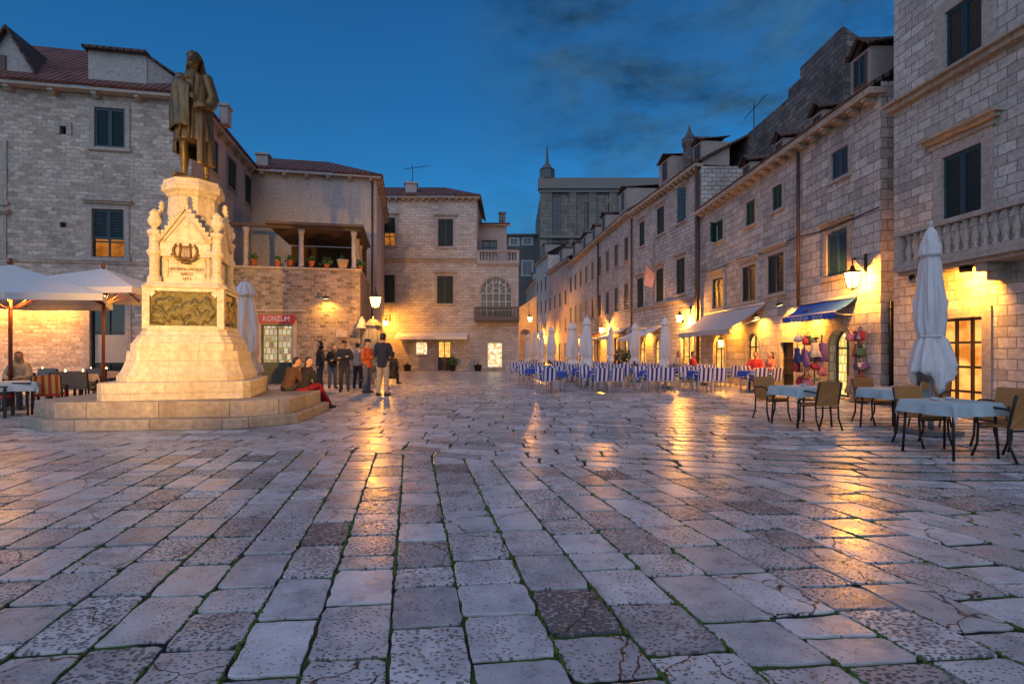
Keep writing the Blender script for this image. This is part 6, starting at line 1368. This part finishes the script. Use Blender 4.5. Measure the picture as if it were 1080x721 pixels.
# rattan bistro set, right
def rattan_chair():
    t = thing('bistro_chair', 'x', 'chair')
    mb = MB(); rounded_panel(mb, .46, .42, .022, -.22, .46, R(10), curve=.035, rad=.04); mb.build('backrest', TAN, t)
    mb = MB(); mb.box((0, 0, .445), (.45, .44, .03)); mb.box((0, .215, .43), (.43, .02, .03)); mb.build('seat', TAN, t)
    for sx in (-1, 1):
        mb = MB(); mb.tube([(sx * .24, .27, 0), (sx * .235, .20, .18), (sx * .235, .185, .42), (sx * .235, .22, .58), (sx * .24, .19, .66)], .016, 7); mb.build('leg', IRON, t)
        mb = MB(); mb.tube([(sx * .225, -.30, 0), (sx * .225, -.21, .2), (sx * .225, -.195, .44), (sx * .225, -.24, .66), (sx * .22, -.29, .86)], .016, 7); mb.build('leg', IRON, t)
        mb = MB(); mb.tube([(sx * .24, .19, .66), (sx * .25, .05, .69), (sx * .245, -.12, .68), (sx * .225, -.25, .66)], .015, 7); mb.build('armrest', IRON, t)
    for y in (.18, -.2): mb = MB(); mb.tube([(-.225, y, .40), (.225, y, .40)], .011, 6); mb.build('cross_bar', IRON, t)
    return t
RC = rattan_chair(); used = False
for (x, y, a, lab) in ((6.52, 6.98, GA - R(4), 'tan rattan chair nearest the viewer, its back to us at the nearest pale blue table'),
                      (6.18, 8.0, GA + R(176), 'tan rattan chair facing us across the nearest pale blue table'),
                      (7.15, 7.75, GA + R(95), 'tan rattan chair at the palace side of the nearest pale blue table'),
                      (5.62, 9.72, GA - R(2), 'tan rattan chair with its back to us at the table before the gift shop'),
                      (5.35, 10.95, GA + R(178), 'tan rattan chair on the far side of the table before the gift shop'),
                      (7.12, 10.45, GA + R(180), 'tan rattan chair on the far side of the table by the closed umbrella'),
                      (7.75, 9.85, GA + R(110), 'tan rattan chair on the palace side of the table by the closed umbrella')):
    place(RC, used, (x, y, 0), a, lab, 'tan rattan café chairs'); used = True
TI = table_frame(.39, IRON, .02); used = False
for k, (cx_, cy_, lab) in enumerate(((5.98, 7.27, 'nearest the viewer, beside the palace'), (5.55, 10.2, 'in front of the gift shop'), (6.92, 9.62, 'beside the closed white umbrella'))):
    place(TI, used, (cx_, cy_, 0), GA, 'square iron-legged café table ' + lab, 'iron café tables'); used = True
    mb = MB(); cloth_mesh(mb, .395, .17, .742, 11 + k, 32, .22, .018); o = mb.build('tablecloth', CLOTHLB); o.location = (cx_, cy_, 0); o.rotation_euler = (0, 0, GA); tag(o, 'pale blue tablecloth on the table ' + lab, 'tablecloth', 'pale blue tablecloths')
    for q, (dx, dy) in enumerate(((.1, .12), (-.16, .05))[:1 + (k == 0)]):
        t = thing('ashtray', ('white ashtray on the pale blue table ' + lab) if q == 0 else 'white ashtray nearer the cloth edge on the nearest pale blue table', 'ashtray', (cx_ + dx, cy_ + dy, .745)); mb = MB(); mb.lathe([(.035, 0), (.05, .008), (.055, .035), (.048, .035), (.042, .012), (.01, .01)], (0, 0, 0), 16); mb.build('bowl', WPLAS, t, world=False)
# ------------------------------------------------------------------ closed umbrellas
def closed_umbrella(lab, loc, h, seed, m=CLOTHW, fat=1.0, grp_='closed white umbrellas over the café tables', big=False, base=True, tilt=0.0):
    t = thing('closed_umbrella', lab, 'umbrella', loc, 0, grp_); ru = random.Random(seed); ph = ru.uniform(0, 6.28); zb = .93 if big else ru.uniform(.62, .85)
    L_ = h - .06; rings = []
    prof = [(.0, .075), (.06, .14), (.14, .20), (.20, .225), (.26, .24), (.285, .215), (.30, .15), (.34, .15), (.41, .165), (.47, .155), (.58, .20), (.70, .255), (.80, .30), (.90, .315), (.98, .29), (1.0, .25)]
    if not big: prof = [(0, .06), (.05, .12), (.11, .16), (.145, .17), (.16, .13), (.2, .14), (.4, .19), (.6, .21), (.75, .19), (.8, .15), (.86, .17), (.94, .21), (1.0, .19)]
    if big: prof = [(0, .05), (.03, .10), (.08, .155), (.14, .195), (.185, .21), (.195, .16), (.25, .19), (.38, .225), (.50, .255), (.60, .25), (.68, .215), (.715, .195), (.75, .235), (.83, .31), (.90, .35), (.95, .36), (1.0, .31)]
    nf = 8; NA = 110
    for k, (q, r_) in enumerate(prof):
        z = L_ - (L_ - zb) * q; ring = []
        for i in range(NA):
            a = 2 * math.pi * i / NA; am = min(.30, .04 + .42 * q) if q < .97 else .34
            f_ = 1 + .035 * math.sin(23 * a + 3 * ph + 6 * math.sin(q * 4)) + am * (1.6 * mnoise.noise(Vector((math.cos(a) * 1.7, math.sin(a) * 1.7, q * 1.8 + seed * 3))) + .30 * math.sin(nf * a + ph + 1.5 * q + 1.2 * math.sin(2 * a + ph)) + .22 * math.sin((nf * 2 - 3) * a + 2 * ph - 5 * q) + .4 * mnoise.noise(Vector((math.cos(a) * 2, math.sin(a) * 2, q * 4 + seed))))
            ring.append(Vector((r_ * fat * f_ * math.cos(a), r_ * fat * f_ * math.sin(a), z + ((.17 if big else .10) * math.sin(3 * a + ph) + .06 * math.sin(7 * a + ph) if q == 1.0 else 0))))
        rings.append(ring)
    for k_r, rg_ in enumerate(rings):
        for v_ in rg_:
            rad = Vector((v_.x, v_.y, 0)); v_ += rad * (.16 * mnoise.noise(Vector((v_.x * 9 + seed, v_.y * 9, v_.z * 5))) + .10 * mnoise.noise(Vector((v_.x * 24, v_.y * 24 + seed, v_.z * 9))))
    fine = []                                          # more rings between, so creases can cross the canvas
    for r0_, r1_ in zip(rings[:-1], rings[1:]):
        for q_ in (0, .33, .66): fine.append([a_.lerp(b_, q_) * 1.0 for a_, b_ in zip(r0_, r1_)])
    fine.append(rings[-1])
    for rg_ in fine:
        for v_ in rg_:
            rad = Vector((v_.x, v_.y, 0)); v_ += rad * (.09 * mnoise.noise(Vector((v_.x * 14, v_.y * 14 + seed, v_.z * 11))) + .05 * mnoise.noise(Vector((v_.x * 30 + v_.z * 14, v_.y * 30, v_.z * 26 + seed))))
    mb = MB(); mb.loft(fine); mb.build('canopy', m, t, world=False)
    mb = MB(); mb.lathe([(.024, .0), (.024, h - .02), (.035, h), (.02, h + .05)], (0, 0, 0), 10); mb.build('pole', WPLAS, t, world=False)
    qt, rt = (.715, .215) if big else (.8, .17); zt_ = L_ - (L_ - zb) * qt; mb = MB(); mb.tube([Vector((rt * fat * 1.02 * math.cos(a), rt * fat * 1.02 * math.sin(a), zt_)) for a in [2 * math.pi * i / 24 for i in range(25)]], .014, 5); mb.build('tie_strap', m, t, world=False)
    if base: mb = MB(); mb.box((0, 0, .05), (.62 if big else .5, .62 if big else .5, .07), GA); mb.lathe([(.04, .086), (.04, .36)], (0, 0, 0), 10); mb.build('base', mat('grey_umbrella_base', (.16, .16, .17), .5, .3), t, world=False)
    t.rotation_euler = (tilt, 0, ph); return t
closed_umbrella('big closed white umbrella tied at the waist beside the palace door', (7.14, 9.05, 0), 3.58, 4, fat=.77, big=True, grp_=None)
UM = ((619, 20.6, 2.78, 'tallest closed umbrella in the middle of the blue chairs', 1.05), (701.5, 20.2, 2.75, 'closed umbrella before the flag house, at the palace end of the blue chairs', .85), (603.5, 24.0, 2.75, 'closed umbrella just beyond the tallest one', 1.2), (670, 24.6, 2.75, 'closed umbrella beside the pale awning under the flag', 1.05), (644.3, 27.4, 2.72, 'slender closed umbrella below the round lantern', .8), (581.5, 28.2, 2.75, 'closed umbrella at the street edge, between far lanterns and the tallest one', 1.0), (571.5, 31.5, 2.7, 'farther closed umbrella, third from the archway', .85), (565, 33.5, 2.7, 'far closed umbrella, second from the archway', .85), (557.5, 34.5, 2.6, 'farthest closed umbrella nearest the archway', .95))
for k, (px, Y, h, lab, ft) in enumerate(UM): closed_umbrella(lab, (gx(px, Y), Y, 0), h, 20 + k, fat=ft)
closed_umbrella('closed cream umbrella standing right behind the monument pedestal', (gx(259, 15.2), 15.2, 0), 3.45, 50, m=CLOTHL, fat=1.75, grp_=None, big=False)
closed_umbrella('closed grey umbrella behind the person in orange jacket', (gx(393.5, 21.2), 21.2, 0), 2.75, 51, m=CLOTHDG, fat=1.9, grp_=None)
# ------------------------------------------------------------------ open parasols, left café
def parasol(lab, loc, half, zr, za, rz, sag=.12, val=.16):
    t = thing('open_parasol', lab, 'parasol', loc, 0, 'open white parasols of the left café'); N_ = 12; th = []
    P_ = {}
    mb = MB()
    def pt(u, v):                                         # u,v in -1..1 over the square
        m_ = max(abs(u), abs(v)); edge = 1 - (min(abs(u), abs(v)) / m_ if m_ > 0 else 1)
        x, y = u * half, v * half; z = za + (zr - za) * m_ - .02 * m_ * 0 + sag * -math.sin(math.pi * m_ * .5) * edge * .5 * m_
        return Vector((x, y, z))
    w_ = 2 * N_ + 1; vs = [pt(i / N_ - 1, j / N_ - 1) for j in range(w_) for i in range(w_)]; fs = [(j * w_ + i, j * w_ + i + 1, (j + 1) * w_ + i + 1, (j + 1) * w_ + i) for j in range(w_ - 1) for i in range(w_ - 1)]
    mb.add(vs, fs, smooth=False); mb.add([v - Vector((0, 0, .012)) for v in vs], [f[::-1] for f in fs])
    rim = [i for i in range(w_)] + [j * w_ + w_ - 1 for j in range(1, w_)] + [(w_ - 1) * w_ + i for i in range(w_ - 2, -1, -1)] + [j * w_ for j in range(w_ - 2, 0, -1)]
    A_ = [vs[i] for i in rim]; B_ = [p + Vector((0, 0, -val)) + Vector((p.x, p.y, 0)).normalized() * (.015 * math.sin(k * 1.1)) for k, p in enumerate(A_)]; n_ = len(A_)
    cv = mb.build('canopy', CLOTHL, t, world=False)
    mb = MB(); mb.add(A_ + B_, [(k, n_ + k, n_ + (k + 1) % n_, (k + 1) % n_) for k in range(n_)]); ins = [p - Vector((p.x, p.y, 0)).normalized() * .01 for p in A_ + B_]; mb.add(ins, [((k + 1) % n_, n_ + (k + 1) % n_, n_ + k, k) for k in range(n_)]); mb.build('valance', CLOTHL, cv, world=False)
    mb = MB(); mb.tube([(0, 0, 0), (0, 0, za + .12)], .042, 10); mb.lathe([(.05, za + .02), (.06, za + .06), (.03, za + .14), (.01, za + .17)], (0, 0, 0), 8); mb.build('pole', WOODB, t, world=False)
    for k in range(8):
        a = k * math.pi / 4; r_ = half * (1.41 if k % 2 else 1.0) * .985; d = Vector((math.cos(a), math.sin(a), 0)); mb = MB(); mb.tube([Vector((0, 0, za - .06)), d * r_ + Vector((0, 0, zr - (.045 if k % 2 else .045 + sag * .5)))], .02, 5); rb = mb.build('rib', WOODB, t, world=False)
        mb = MB(); mb.tube([Vector((0, 0, zr - .35)), d * r_ * .5 + Vector((0, 0, (za + zr) / 2 - .09))], .015, 5); mb.build('strut', WOODB, rb, world=False)
    mb = MB(); mb.box((0, 0, .04), (.6, .6, .08)); mb.build('base', mat('grey_umbrella_base', (.16, .16, .17), .5, .3), t, world=False)
    t.rotation_euler = (0, 0, rz); return t
c1_ = Vector((gx(11, 12.9), 12.9, 0)); parasol('nearer white parasol, cut by the frame, over the orange striped chair', c1_, 1.9, 2.76, 3.52, R(-45 - 11 + 0) , .16)
c2_ = Vector((gx(109, 15.2), 15.2, 0)); parasol('farther white parasol partly behind the monument pedestal', c2_, 1.75, 3.08, 3.78, R(6), .10)
for c_, zl_, lb in ((c1_, 2.75, 'added small pendant lamp under the nearer white parasol'), (c2_, 3.05, 'added small pendant lamp under the farther white parasol')):  # lamps added to warm the parasol undersides and the furniture
    p = Vector((c_.x + .12, c_.y - .12, zl_)); t = thing('added_pendant_lamp', lb, 'lamp', p, 0, 'added pendant lamps under the parasols')
    mb = MB(); mb.lathe([(.09, -.06), (.07, .02), (.02, .06), (.008, .3)], (0, 0, 0), 14); mb.build('shade', IRON, t, world=False); mb = MB(); mb.lathe([(.01, -.09), (.035, -.07), (.035, -.03), (.01, .0)], (0, 0, 0), 10); mb.build('bulb', emit('added_pendant_bulb', (1, .7, .3), 8), t, world=False)
    lt = bpy.data.lights.new('lamp_bulb', 'POINT'); lo = bpy.data.objects.new('lamp_bulb', lt); COL.objects.link(lo); lo.parent = t; lo.location = (0, 0, -.12); lt.energy = 60; lt.color = (1, .42, .07); lt.shadow_soft_size = .04
q = f4.P(f4.s_at(266), 3.2, .35); spotlamp(q, (gx(259, 15.2), 15.2, 2.0), 'added small floodlight on the terrace wall beside the red shop sign', 60, None, (1.0, .5, .12), 90)  # added lamp that makes the closed cream umbrella glow
q = f4.P(f4.s_at(345), 3.6, .3); spotlamp(q, f4.P(f4.s_at(348), 1.5, -.1), 'added small lamp on the terrace wall above the standing people', 24, None, (1.0, .45, .06), 150)  # added lamp that warms the terrace wall
# café furniture, left
def slat_chair(mat_back, mat_seat, mat_leg, name='cafe_armchair', arms=True):
    t = thing(name, 'x', 'chair'); mb = MB(); rounded_panel(mb, .48, .42, .07, -.22, .46, R(9)); mb.build('backrest', mat_back, t); mb = MB(); mb.box((0, 0, .44), (.48, .46, .07)); mb.build('seat', mat_seat, t)
    for sx in (-1, 1):
        mb = MB(); mb.box((sx * .26, .22, .32), (.04, .05, .64)); mb.build('leg', mat_leg, t); mb = MB(); mb.tube([(sx * .26, -.22, 0), (sx * .26, -.22, .44), (sx * .255, -.29, .86)], .024, 6); mb.build('leg', mat_leg, t)
        if arms: mb = MB(); mb.box((sx * .26, .0, .66), (.055, .52, .03)); mb.build('armrest', mat_leg, t)
    return t
OC = slat_chair(STRO, RED, WOODD); OC['label'] = 'armchair with orange and red striped cushion by the white-clothed table'; OC.location = (gx(53, 12.1), 12.1, 0); OC.rotation_euler = (0, 0, R(28))
RCh = slat_chair(RED, RED, WOODD); RCh['label'] = 'dark wooden armchair with red cushions, cut by the frame'; RCh.location = (-11.05, 11.35, 0); RCh.rotation_euler = (0, 0, R(-60)); OC['group'] = RCh['group'] = 'cushioned armchairs of the left café'
GC = slat_chair(GREYCH, GREYCH, IRON, 'woven_chair', False); used = False
for px, Y, a, lab in ((70.5, 14.2, R(20), 'grey woven chair beside the orange striped one'), (86, 14.3, R(15), 'grey woven chair next to the parasol pole'), (44, 16.2, R(190), 'grey woven chair by the lit wall, behind the striped armchair'), (98, 16.4, R(200), 'grey woven chair by the doorway behind the parasol pole'), (5, 16.0, R(170), 'grey woven chair by the wall beyond the seated guest')):
    place(GC, used, (gx(px, Y), Y, 0), a, lab, 'grey woven chairs'); used = True
TW = table_frame(.40, WOODD); used = False
tabs = ((gx(22, 11.9), 11.9, 'before the seated guest in cream'), (gx(78, 15.3), 15.3, 'behind the grey woven chairs'), (gx(36, 17.2), 17.2, 'along the lit rubble wall'), (gx(104, 17.4), 17.4, 'near the doorway of the rubble house'))
for k, (x, y, lab) in enumerate(tabs):
    place(TW, used, (x, y, 0), GA, 'dark wooden café table ' + lab, 'dark wooden café tables'); used = True
    mb = MB(); cloth_mesh(mb, .405, .2, .742, 31 + k, 24); o = mb.build('tablecloth', CLOTHC); o.location = (x, y, 0); o.rotation_euler = (0, 0, GA + (.2 if k == 0 else 0)); tag(o, 'white tablecloth on the table ' + lab, 'tablecloth', 'white tablecloths of the left café')
    for q, (dx, dy) in enumerate(((.18, .1), (-.2, -.06)) if k else ()):
        t = thing('candle', f'lit candle, {"doorway" if q == 0 else "far"} end of the table {lab}', 'candle', (x + dx, y + dy, .75), 0, 'lit candles on the café tables'); mb = MB(); mb.lathe([(.03, 0), (.036, .07), (.034, .07), (.03, .01)], (0, 0, 0), 10); mb.build('glass', mat('amber_glass', (.5, .3, .12), .2), t, world=False)
        mb = MB(); mb.lathe([(.004, .05), (.016, .075), (.02, .095), (.010, .125), (.002, .15)], (0, 0, 0), 8); mb.build('flame', emit('candle_flame', (1, .6, .2), 26), t, world=False)
person('seated person with grey hair in cream blouse at the left café table', (gx(20, 13.1), 13.1, 0), R(25), top=CR, legs=DJ, hair=HAIRD, pose='sit', arms='table', turn=R(20), hairlen=-1, female=True)
place(GC, True, (gx(18, 13.3), 13.3, 0), R(205), 'grey woven chair under the seated guest in cream', 'grey woven chairs')
# café guests by the arched windows
for px, Y, rz, tp, lab in ((797, 19.6, R(-40), RT, 'seated café guest in red shirt under the arched window'), (813, 18.7, R(-80), fabric('rose_top', (.42, .12, .10)), 'seated café guest in rose top nearest the dark door'), (731, 22.5, R(60), RT, 'seated café guest in red beneath the grey awning'), (716, 24.5, R(30), LG, 'seated café guest in grey before the lit glazed door')):
    person(lab, (gx(px, Y), Y, 0), rz, top=tp, legs=DJ, pose='sit', arms='table', hairlen=1 if px in (813, 716) else 0, female=px in (813, 716))
    place(CC, True, (gx(px, Y) - .0, Y, 0), rz + R(180), 'striped chair under the ' + lab, 'blue and white striped café chairs')
# ------------------------------------------------------------------ souvenirs, flag, planters
rb_ = random.Random(77)
BAGC = [('crimson', (.30, .025, .04)), ('violet', (.14, .07, .20)), ('pink', (.42, .15, .20)), ('cream', (.55, .46, .36)), ('brown', (.18, .07, .03)), ('navy', (.03, .04, .14)), ('grey blue', (.20, .22, .30)), ('dull green', (.05, .12, .07)), ('tan', (.33, .19, .10)), ('white', (.6, .55, .5)), ('dark red', (.22, .02, .02))]
def rack(x, y, lab, h):
    t = thing('display_rack', lab, 'rack', (x, y, 0), 0, None); mb = MB(); mb.tube([(x, y, .04), (x, y, h)], .018, 6); mb.lathe([(.22, 0), (.22, .03), (.03, .05)], (x, y, 0), 14)
    for z in (h - .02, h * .66, h * .36):
        for k in range(4): a = k * math.pi / 2 + .4; mb.tube([(x, y, z), (x + .2 * math.cos(a), y + .2 * math.sin(a), z + .02)], .009, 5)
    mb.build('stand', IRON, t)
def souvenir_bag(p, c, w_, lab, kind=0):
    """Soft goods hung by a loop: slouching tote (0), long scarf or dress (1), brimmed hat (2)."""
    p = Vector(p); t = thing('souvenir_' + ('bag', 'dress', 'hat')[kind], lab, ('bag', 'dress', 'hat')[kind], p, rb_.uniform(0, 3), 'souvenirs hung around the shop door'); m = mat('bag_cloth_' + c[0].replace(' ', '_'), c[1], .9, var=.5, scale=16, bump=.5, bscale=26); rings = []
    ph = rb_.uniform(0, 6)
    prof = (((0, 1, .12), (.1, 1.02, .3), (.35, 1.0, .42), (.7, 1.12, .55), (.92, 1.05, .45), (1, .8, .2)), ((0, .35, .2), (.06, .75, .3), (.3, .6, .34), (.6, .95, .5), (.95, 1.25, .6), (1, 1.2, .5)), ((0, .3, .3), (.1, .55, .55), (.4, .62, .62), (.5, 1.1, 1.1), (.56, 1.12, 1.12), (.6, .6, .6)))[kind]; ln = (1.7, 3.4, 1.3)[kind] * w_
    for q, rx, ry in prof:
        rings.append([Vector((w_ * rx * math.copysign(abs(math.cos(a)) ** .6, math.cos(a)) * (1 + .08 * math.sin(3 * a + ph)) + .02 * math.sin(q * 5 + ph), w_ * ry * math.sin(a) * (1 + .22 * math.sin(6 * a + ph + 2 * q)), -ln * q + .04 * w_ * math.sin(4 * a + ph) * q * 4)) for a in [2 * math.pi * i / 28 for i in range(28)]])
    mb = MB(); mb.loft(rings[::-1]); mb.build(('pouch', 'cloth', 'crown')[kind], m, t, world=False); mb = MB(); mb.tube([(-w_ * .5, 0, 0), (-w_ * .35, 0, w_ * .7), (0, 0, w_ * .95), (w_ * .35, 0, w_ * .7), (w_ * .5, 0, 0)] if kind == 0 else [(0, 0, -.02), (.01, 0, .06), (.03, 0, .09)], .009, 5); mb.build('handle' if kind == 0 else 'loop', m, t, world=False)
for rk, (px0, px1, Yc, nm, h, n_) in enumerate(((841, 856, 15.4, 'left of the shop door', 1.85, 12), (853, 865, 15.3, 'close to the door jamb', 1.7, 8), (897, 915, 14.6, 'right of the shop door', 1.95, 15))):
    xc = gx((px0 + px1) / 2, Yc); rack(xc, Yc, 'black display rack of bags standing ' + nm, h)
    for k in range(n_):
        lv = k % 4; z = h + .05 - lv * (h - .35) / 4 - rb_.uniform(0, .12); a = rb_.uniform(0, 6.28) if k % 3 else -2.0; c = BAGC[(k * 5 + rk * 3) % len(BAGC)]; kd = 1 if (k + rk) % 4 == 1 else (2 if k % 7 == 3 else 0)
        souvenir_bag((xc + .19 * math.cos(a), Yc + .19 * math.sin(a), max(z, .66 if kd == 1 else .4)), c, rb_.uniform(.10, .155), f'{c[0]} {["cloth bag", "hanging dress", "brimmed hat"][kd]} at {["head", "shoulder", "waist", "knee"][lv]} height, rack {nm}' + (', front' if k % 3 == 0 else ''), kd)
# flag
fp_ = g3.P(g3.s_at(697), 5.6, 0); FG = thing('flag', 'pale pink flag on a slanting pole by the first floor window', 'flag', fp_); d = (g3.n + Vector((0, -.3, .9))).normalized(); d2_ = Vector((-.55, -.75, -.25)).normalized()
mb = MB(); mb.tube([fp_, fp_ + d * 1.5], .018, 6); mb.build('pole', WOODD, FG)
mb = MB(); tp_ = fp_ + d * 1.42; vs = []
for j in range(13):
    for i in range(9):
        v = j / 12; u = i / 8; vs.append(tp_ - d * (.85 * u) * (1 - .35 * v) + Vector((-.10 * v + .10 * math.sin(u * 7 + v * 3) * v, -.35 * u * v, -1.15 * v)))
fs = [(j * 9 + i, j * 9 + i + 1, (j + 1) * 9 + i + 1, (j + 1) * 9 + i) for j in range(12) for i in range(8)]
mb.add(vs, fs, smooth=True); mb.add([v + g3.n * .012 for v in vs], [f[::-1] for f in fs], smooth=True); mb.build('cloth', mat('pink_flag_cloth', (.58, .30, .26), .8, var=.35, scale=2), FG)
fp_ = g4.P(g4.len - 13.5, 5.0, .5); mb = MB(); vs = [fp_ + Vector((.02 * math.sin(i * 1.3), -.12 * i, -.1 * j)) for j in range(9) for i in range(11)]
mb.add(vs, [(j * 11 + i, j * 11 + i + 1, (j + 1) * 11 + i + 1, (j + 1) * 11 + i) for j in range(8) for i in range(10)]); mb.add([v + Vector((.02, 0, 0)) for v in vs], [(j * 11 + i + 1, j * 11 + i, (j + 1) * 11 + i, (j + 1) * 11 + i + 1) for j in range(8) for i in range(10)]); mb.tube([fp_ + Vector((0, .1, .01)), fp_ + Vector((.5, .1, .01))], .012, 4); mb.tube([fp_ + Vector((0, -1.3, .01)), fp_ + Vector((.5, -1.3, .01))], .012, 4)
tag(mb.build('laundry', mat('lavender_sheet', (.50, .48, .62), .8)), 'lavender white sheet hung out below a far upper window', 'laundry')
DK = mat('dark_planter', (.03, .025, .022), .7)
for px, bu, lab, sc in ((431, .12, 'dark square planter under the cream awning, left of lit window', .28), (478, .55, 'leafy plant in dark planter beside the glazed door', .22), (504.5, .1, 'dark planter at the joint of the two central houses', .28)):
    t = pot(px, bk=-.45, h=.42, wide=sc, bush=bu, lab=lab, f=f5, z=0.0, mcol=DK, grp=None)
for px, Y, lab in ((652, 29.5, 'dark round bush in a pot by the pale awning'), (663, 28.8, 'second dark potted bush, nearer the flag house')):
    t = thing('potted_bush', lab, 'plant', (gx(px, Y), Y, 0), 0, 'dark potted bushes by the awnings'); mb = MB(); mb.lathe([(.2, 0), (.26, .4), (.26, .44), (.2, .44)], (0, 0, 0), 12); mb.build('pot', DK, t, world=False); mb = MB()
    for k in range(420):
        d = Vector((rp_.gauss(0, 1), rp_.gauss(0, 1), rp_.gauss(0, 1))).normalized(); c = Vector((0, 0, 1.0)) + Vector((d.x * .42, d.y * .42, d.z * .62)) * rp_.uniform(.6, 1.05); e = d.orthogonal().normalized(); f_ = e.cross(d); l_ = rp_.uniform(.05, .09); mb.add([c - e * l_, c + f_ * l_ * .5, c + e * l_, c - f_ * l_ * .5], [(0, 1, 2, 3)])
    mb.tube([(0, 0, .42), (0, 0, .9)], .03, 6); mb.build('foliage', mat('dark_bush_leaf', (.012, .03, .012), .6, var=.5), t, world=False)
# bell-shaped lamp shade by the terrace corner
bx = gx(381.7, 22.2); t = thing('bell_lamp', 'pale bell-shaped wall lamp at the terrace corner below the lantern', 'lamp', (bx, 22.2, zz(342, 22.2))); mb = MB(); mb.lathe([(.05, .32), (.07, .24), (.12, .18), (.15, .05), (.21, -.10), (.25, -.16), (.23, -.16), (.13, .04), (.05, .2)], (0, 0, 0), 18); mb.build('shade', mat('pale_bell_shade', (.6, .52, .42), .6), t, world=False)
mb = MB(); mb.tube([(0, 0, .3), (0, 0, .42), (0, .3, .46)], .016, 6); mb.build('bracket', IRON, t, world=False)
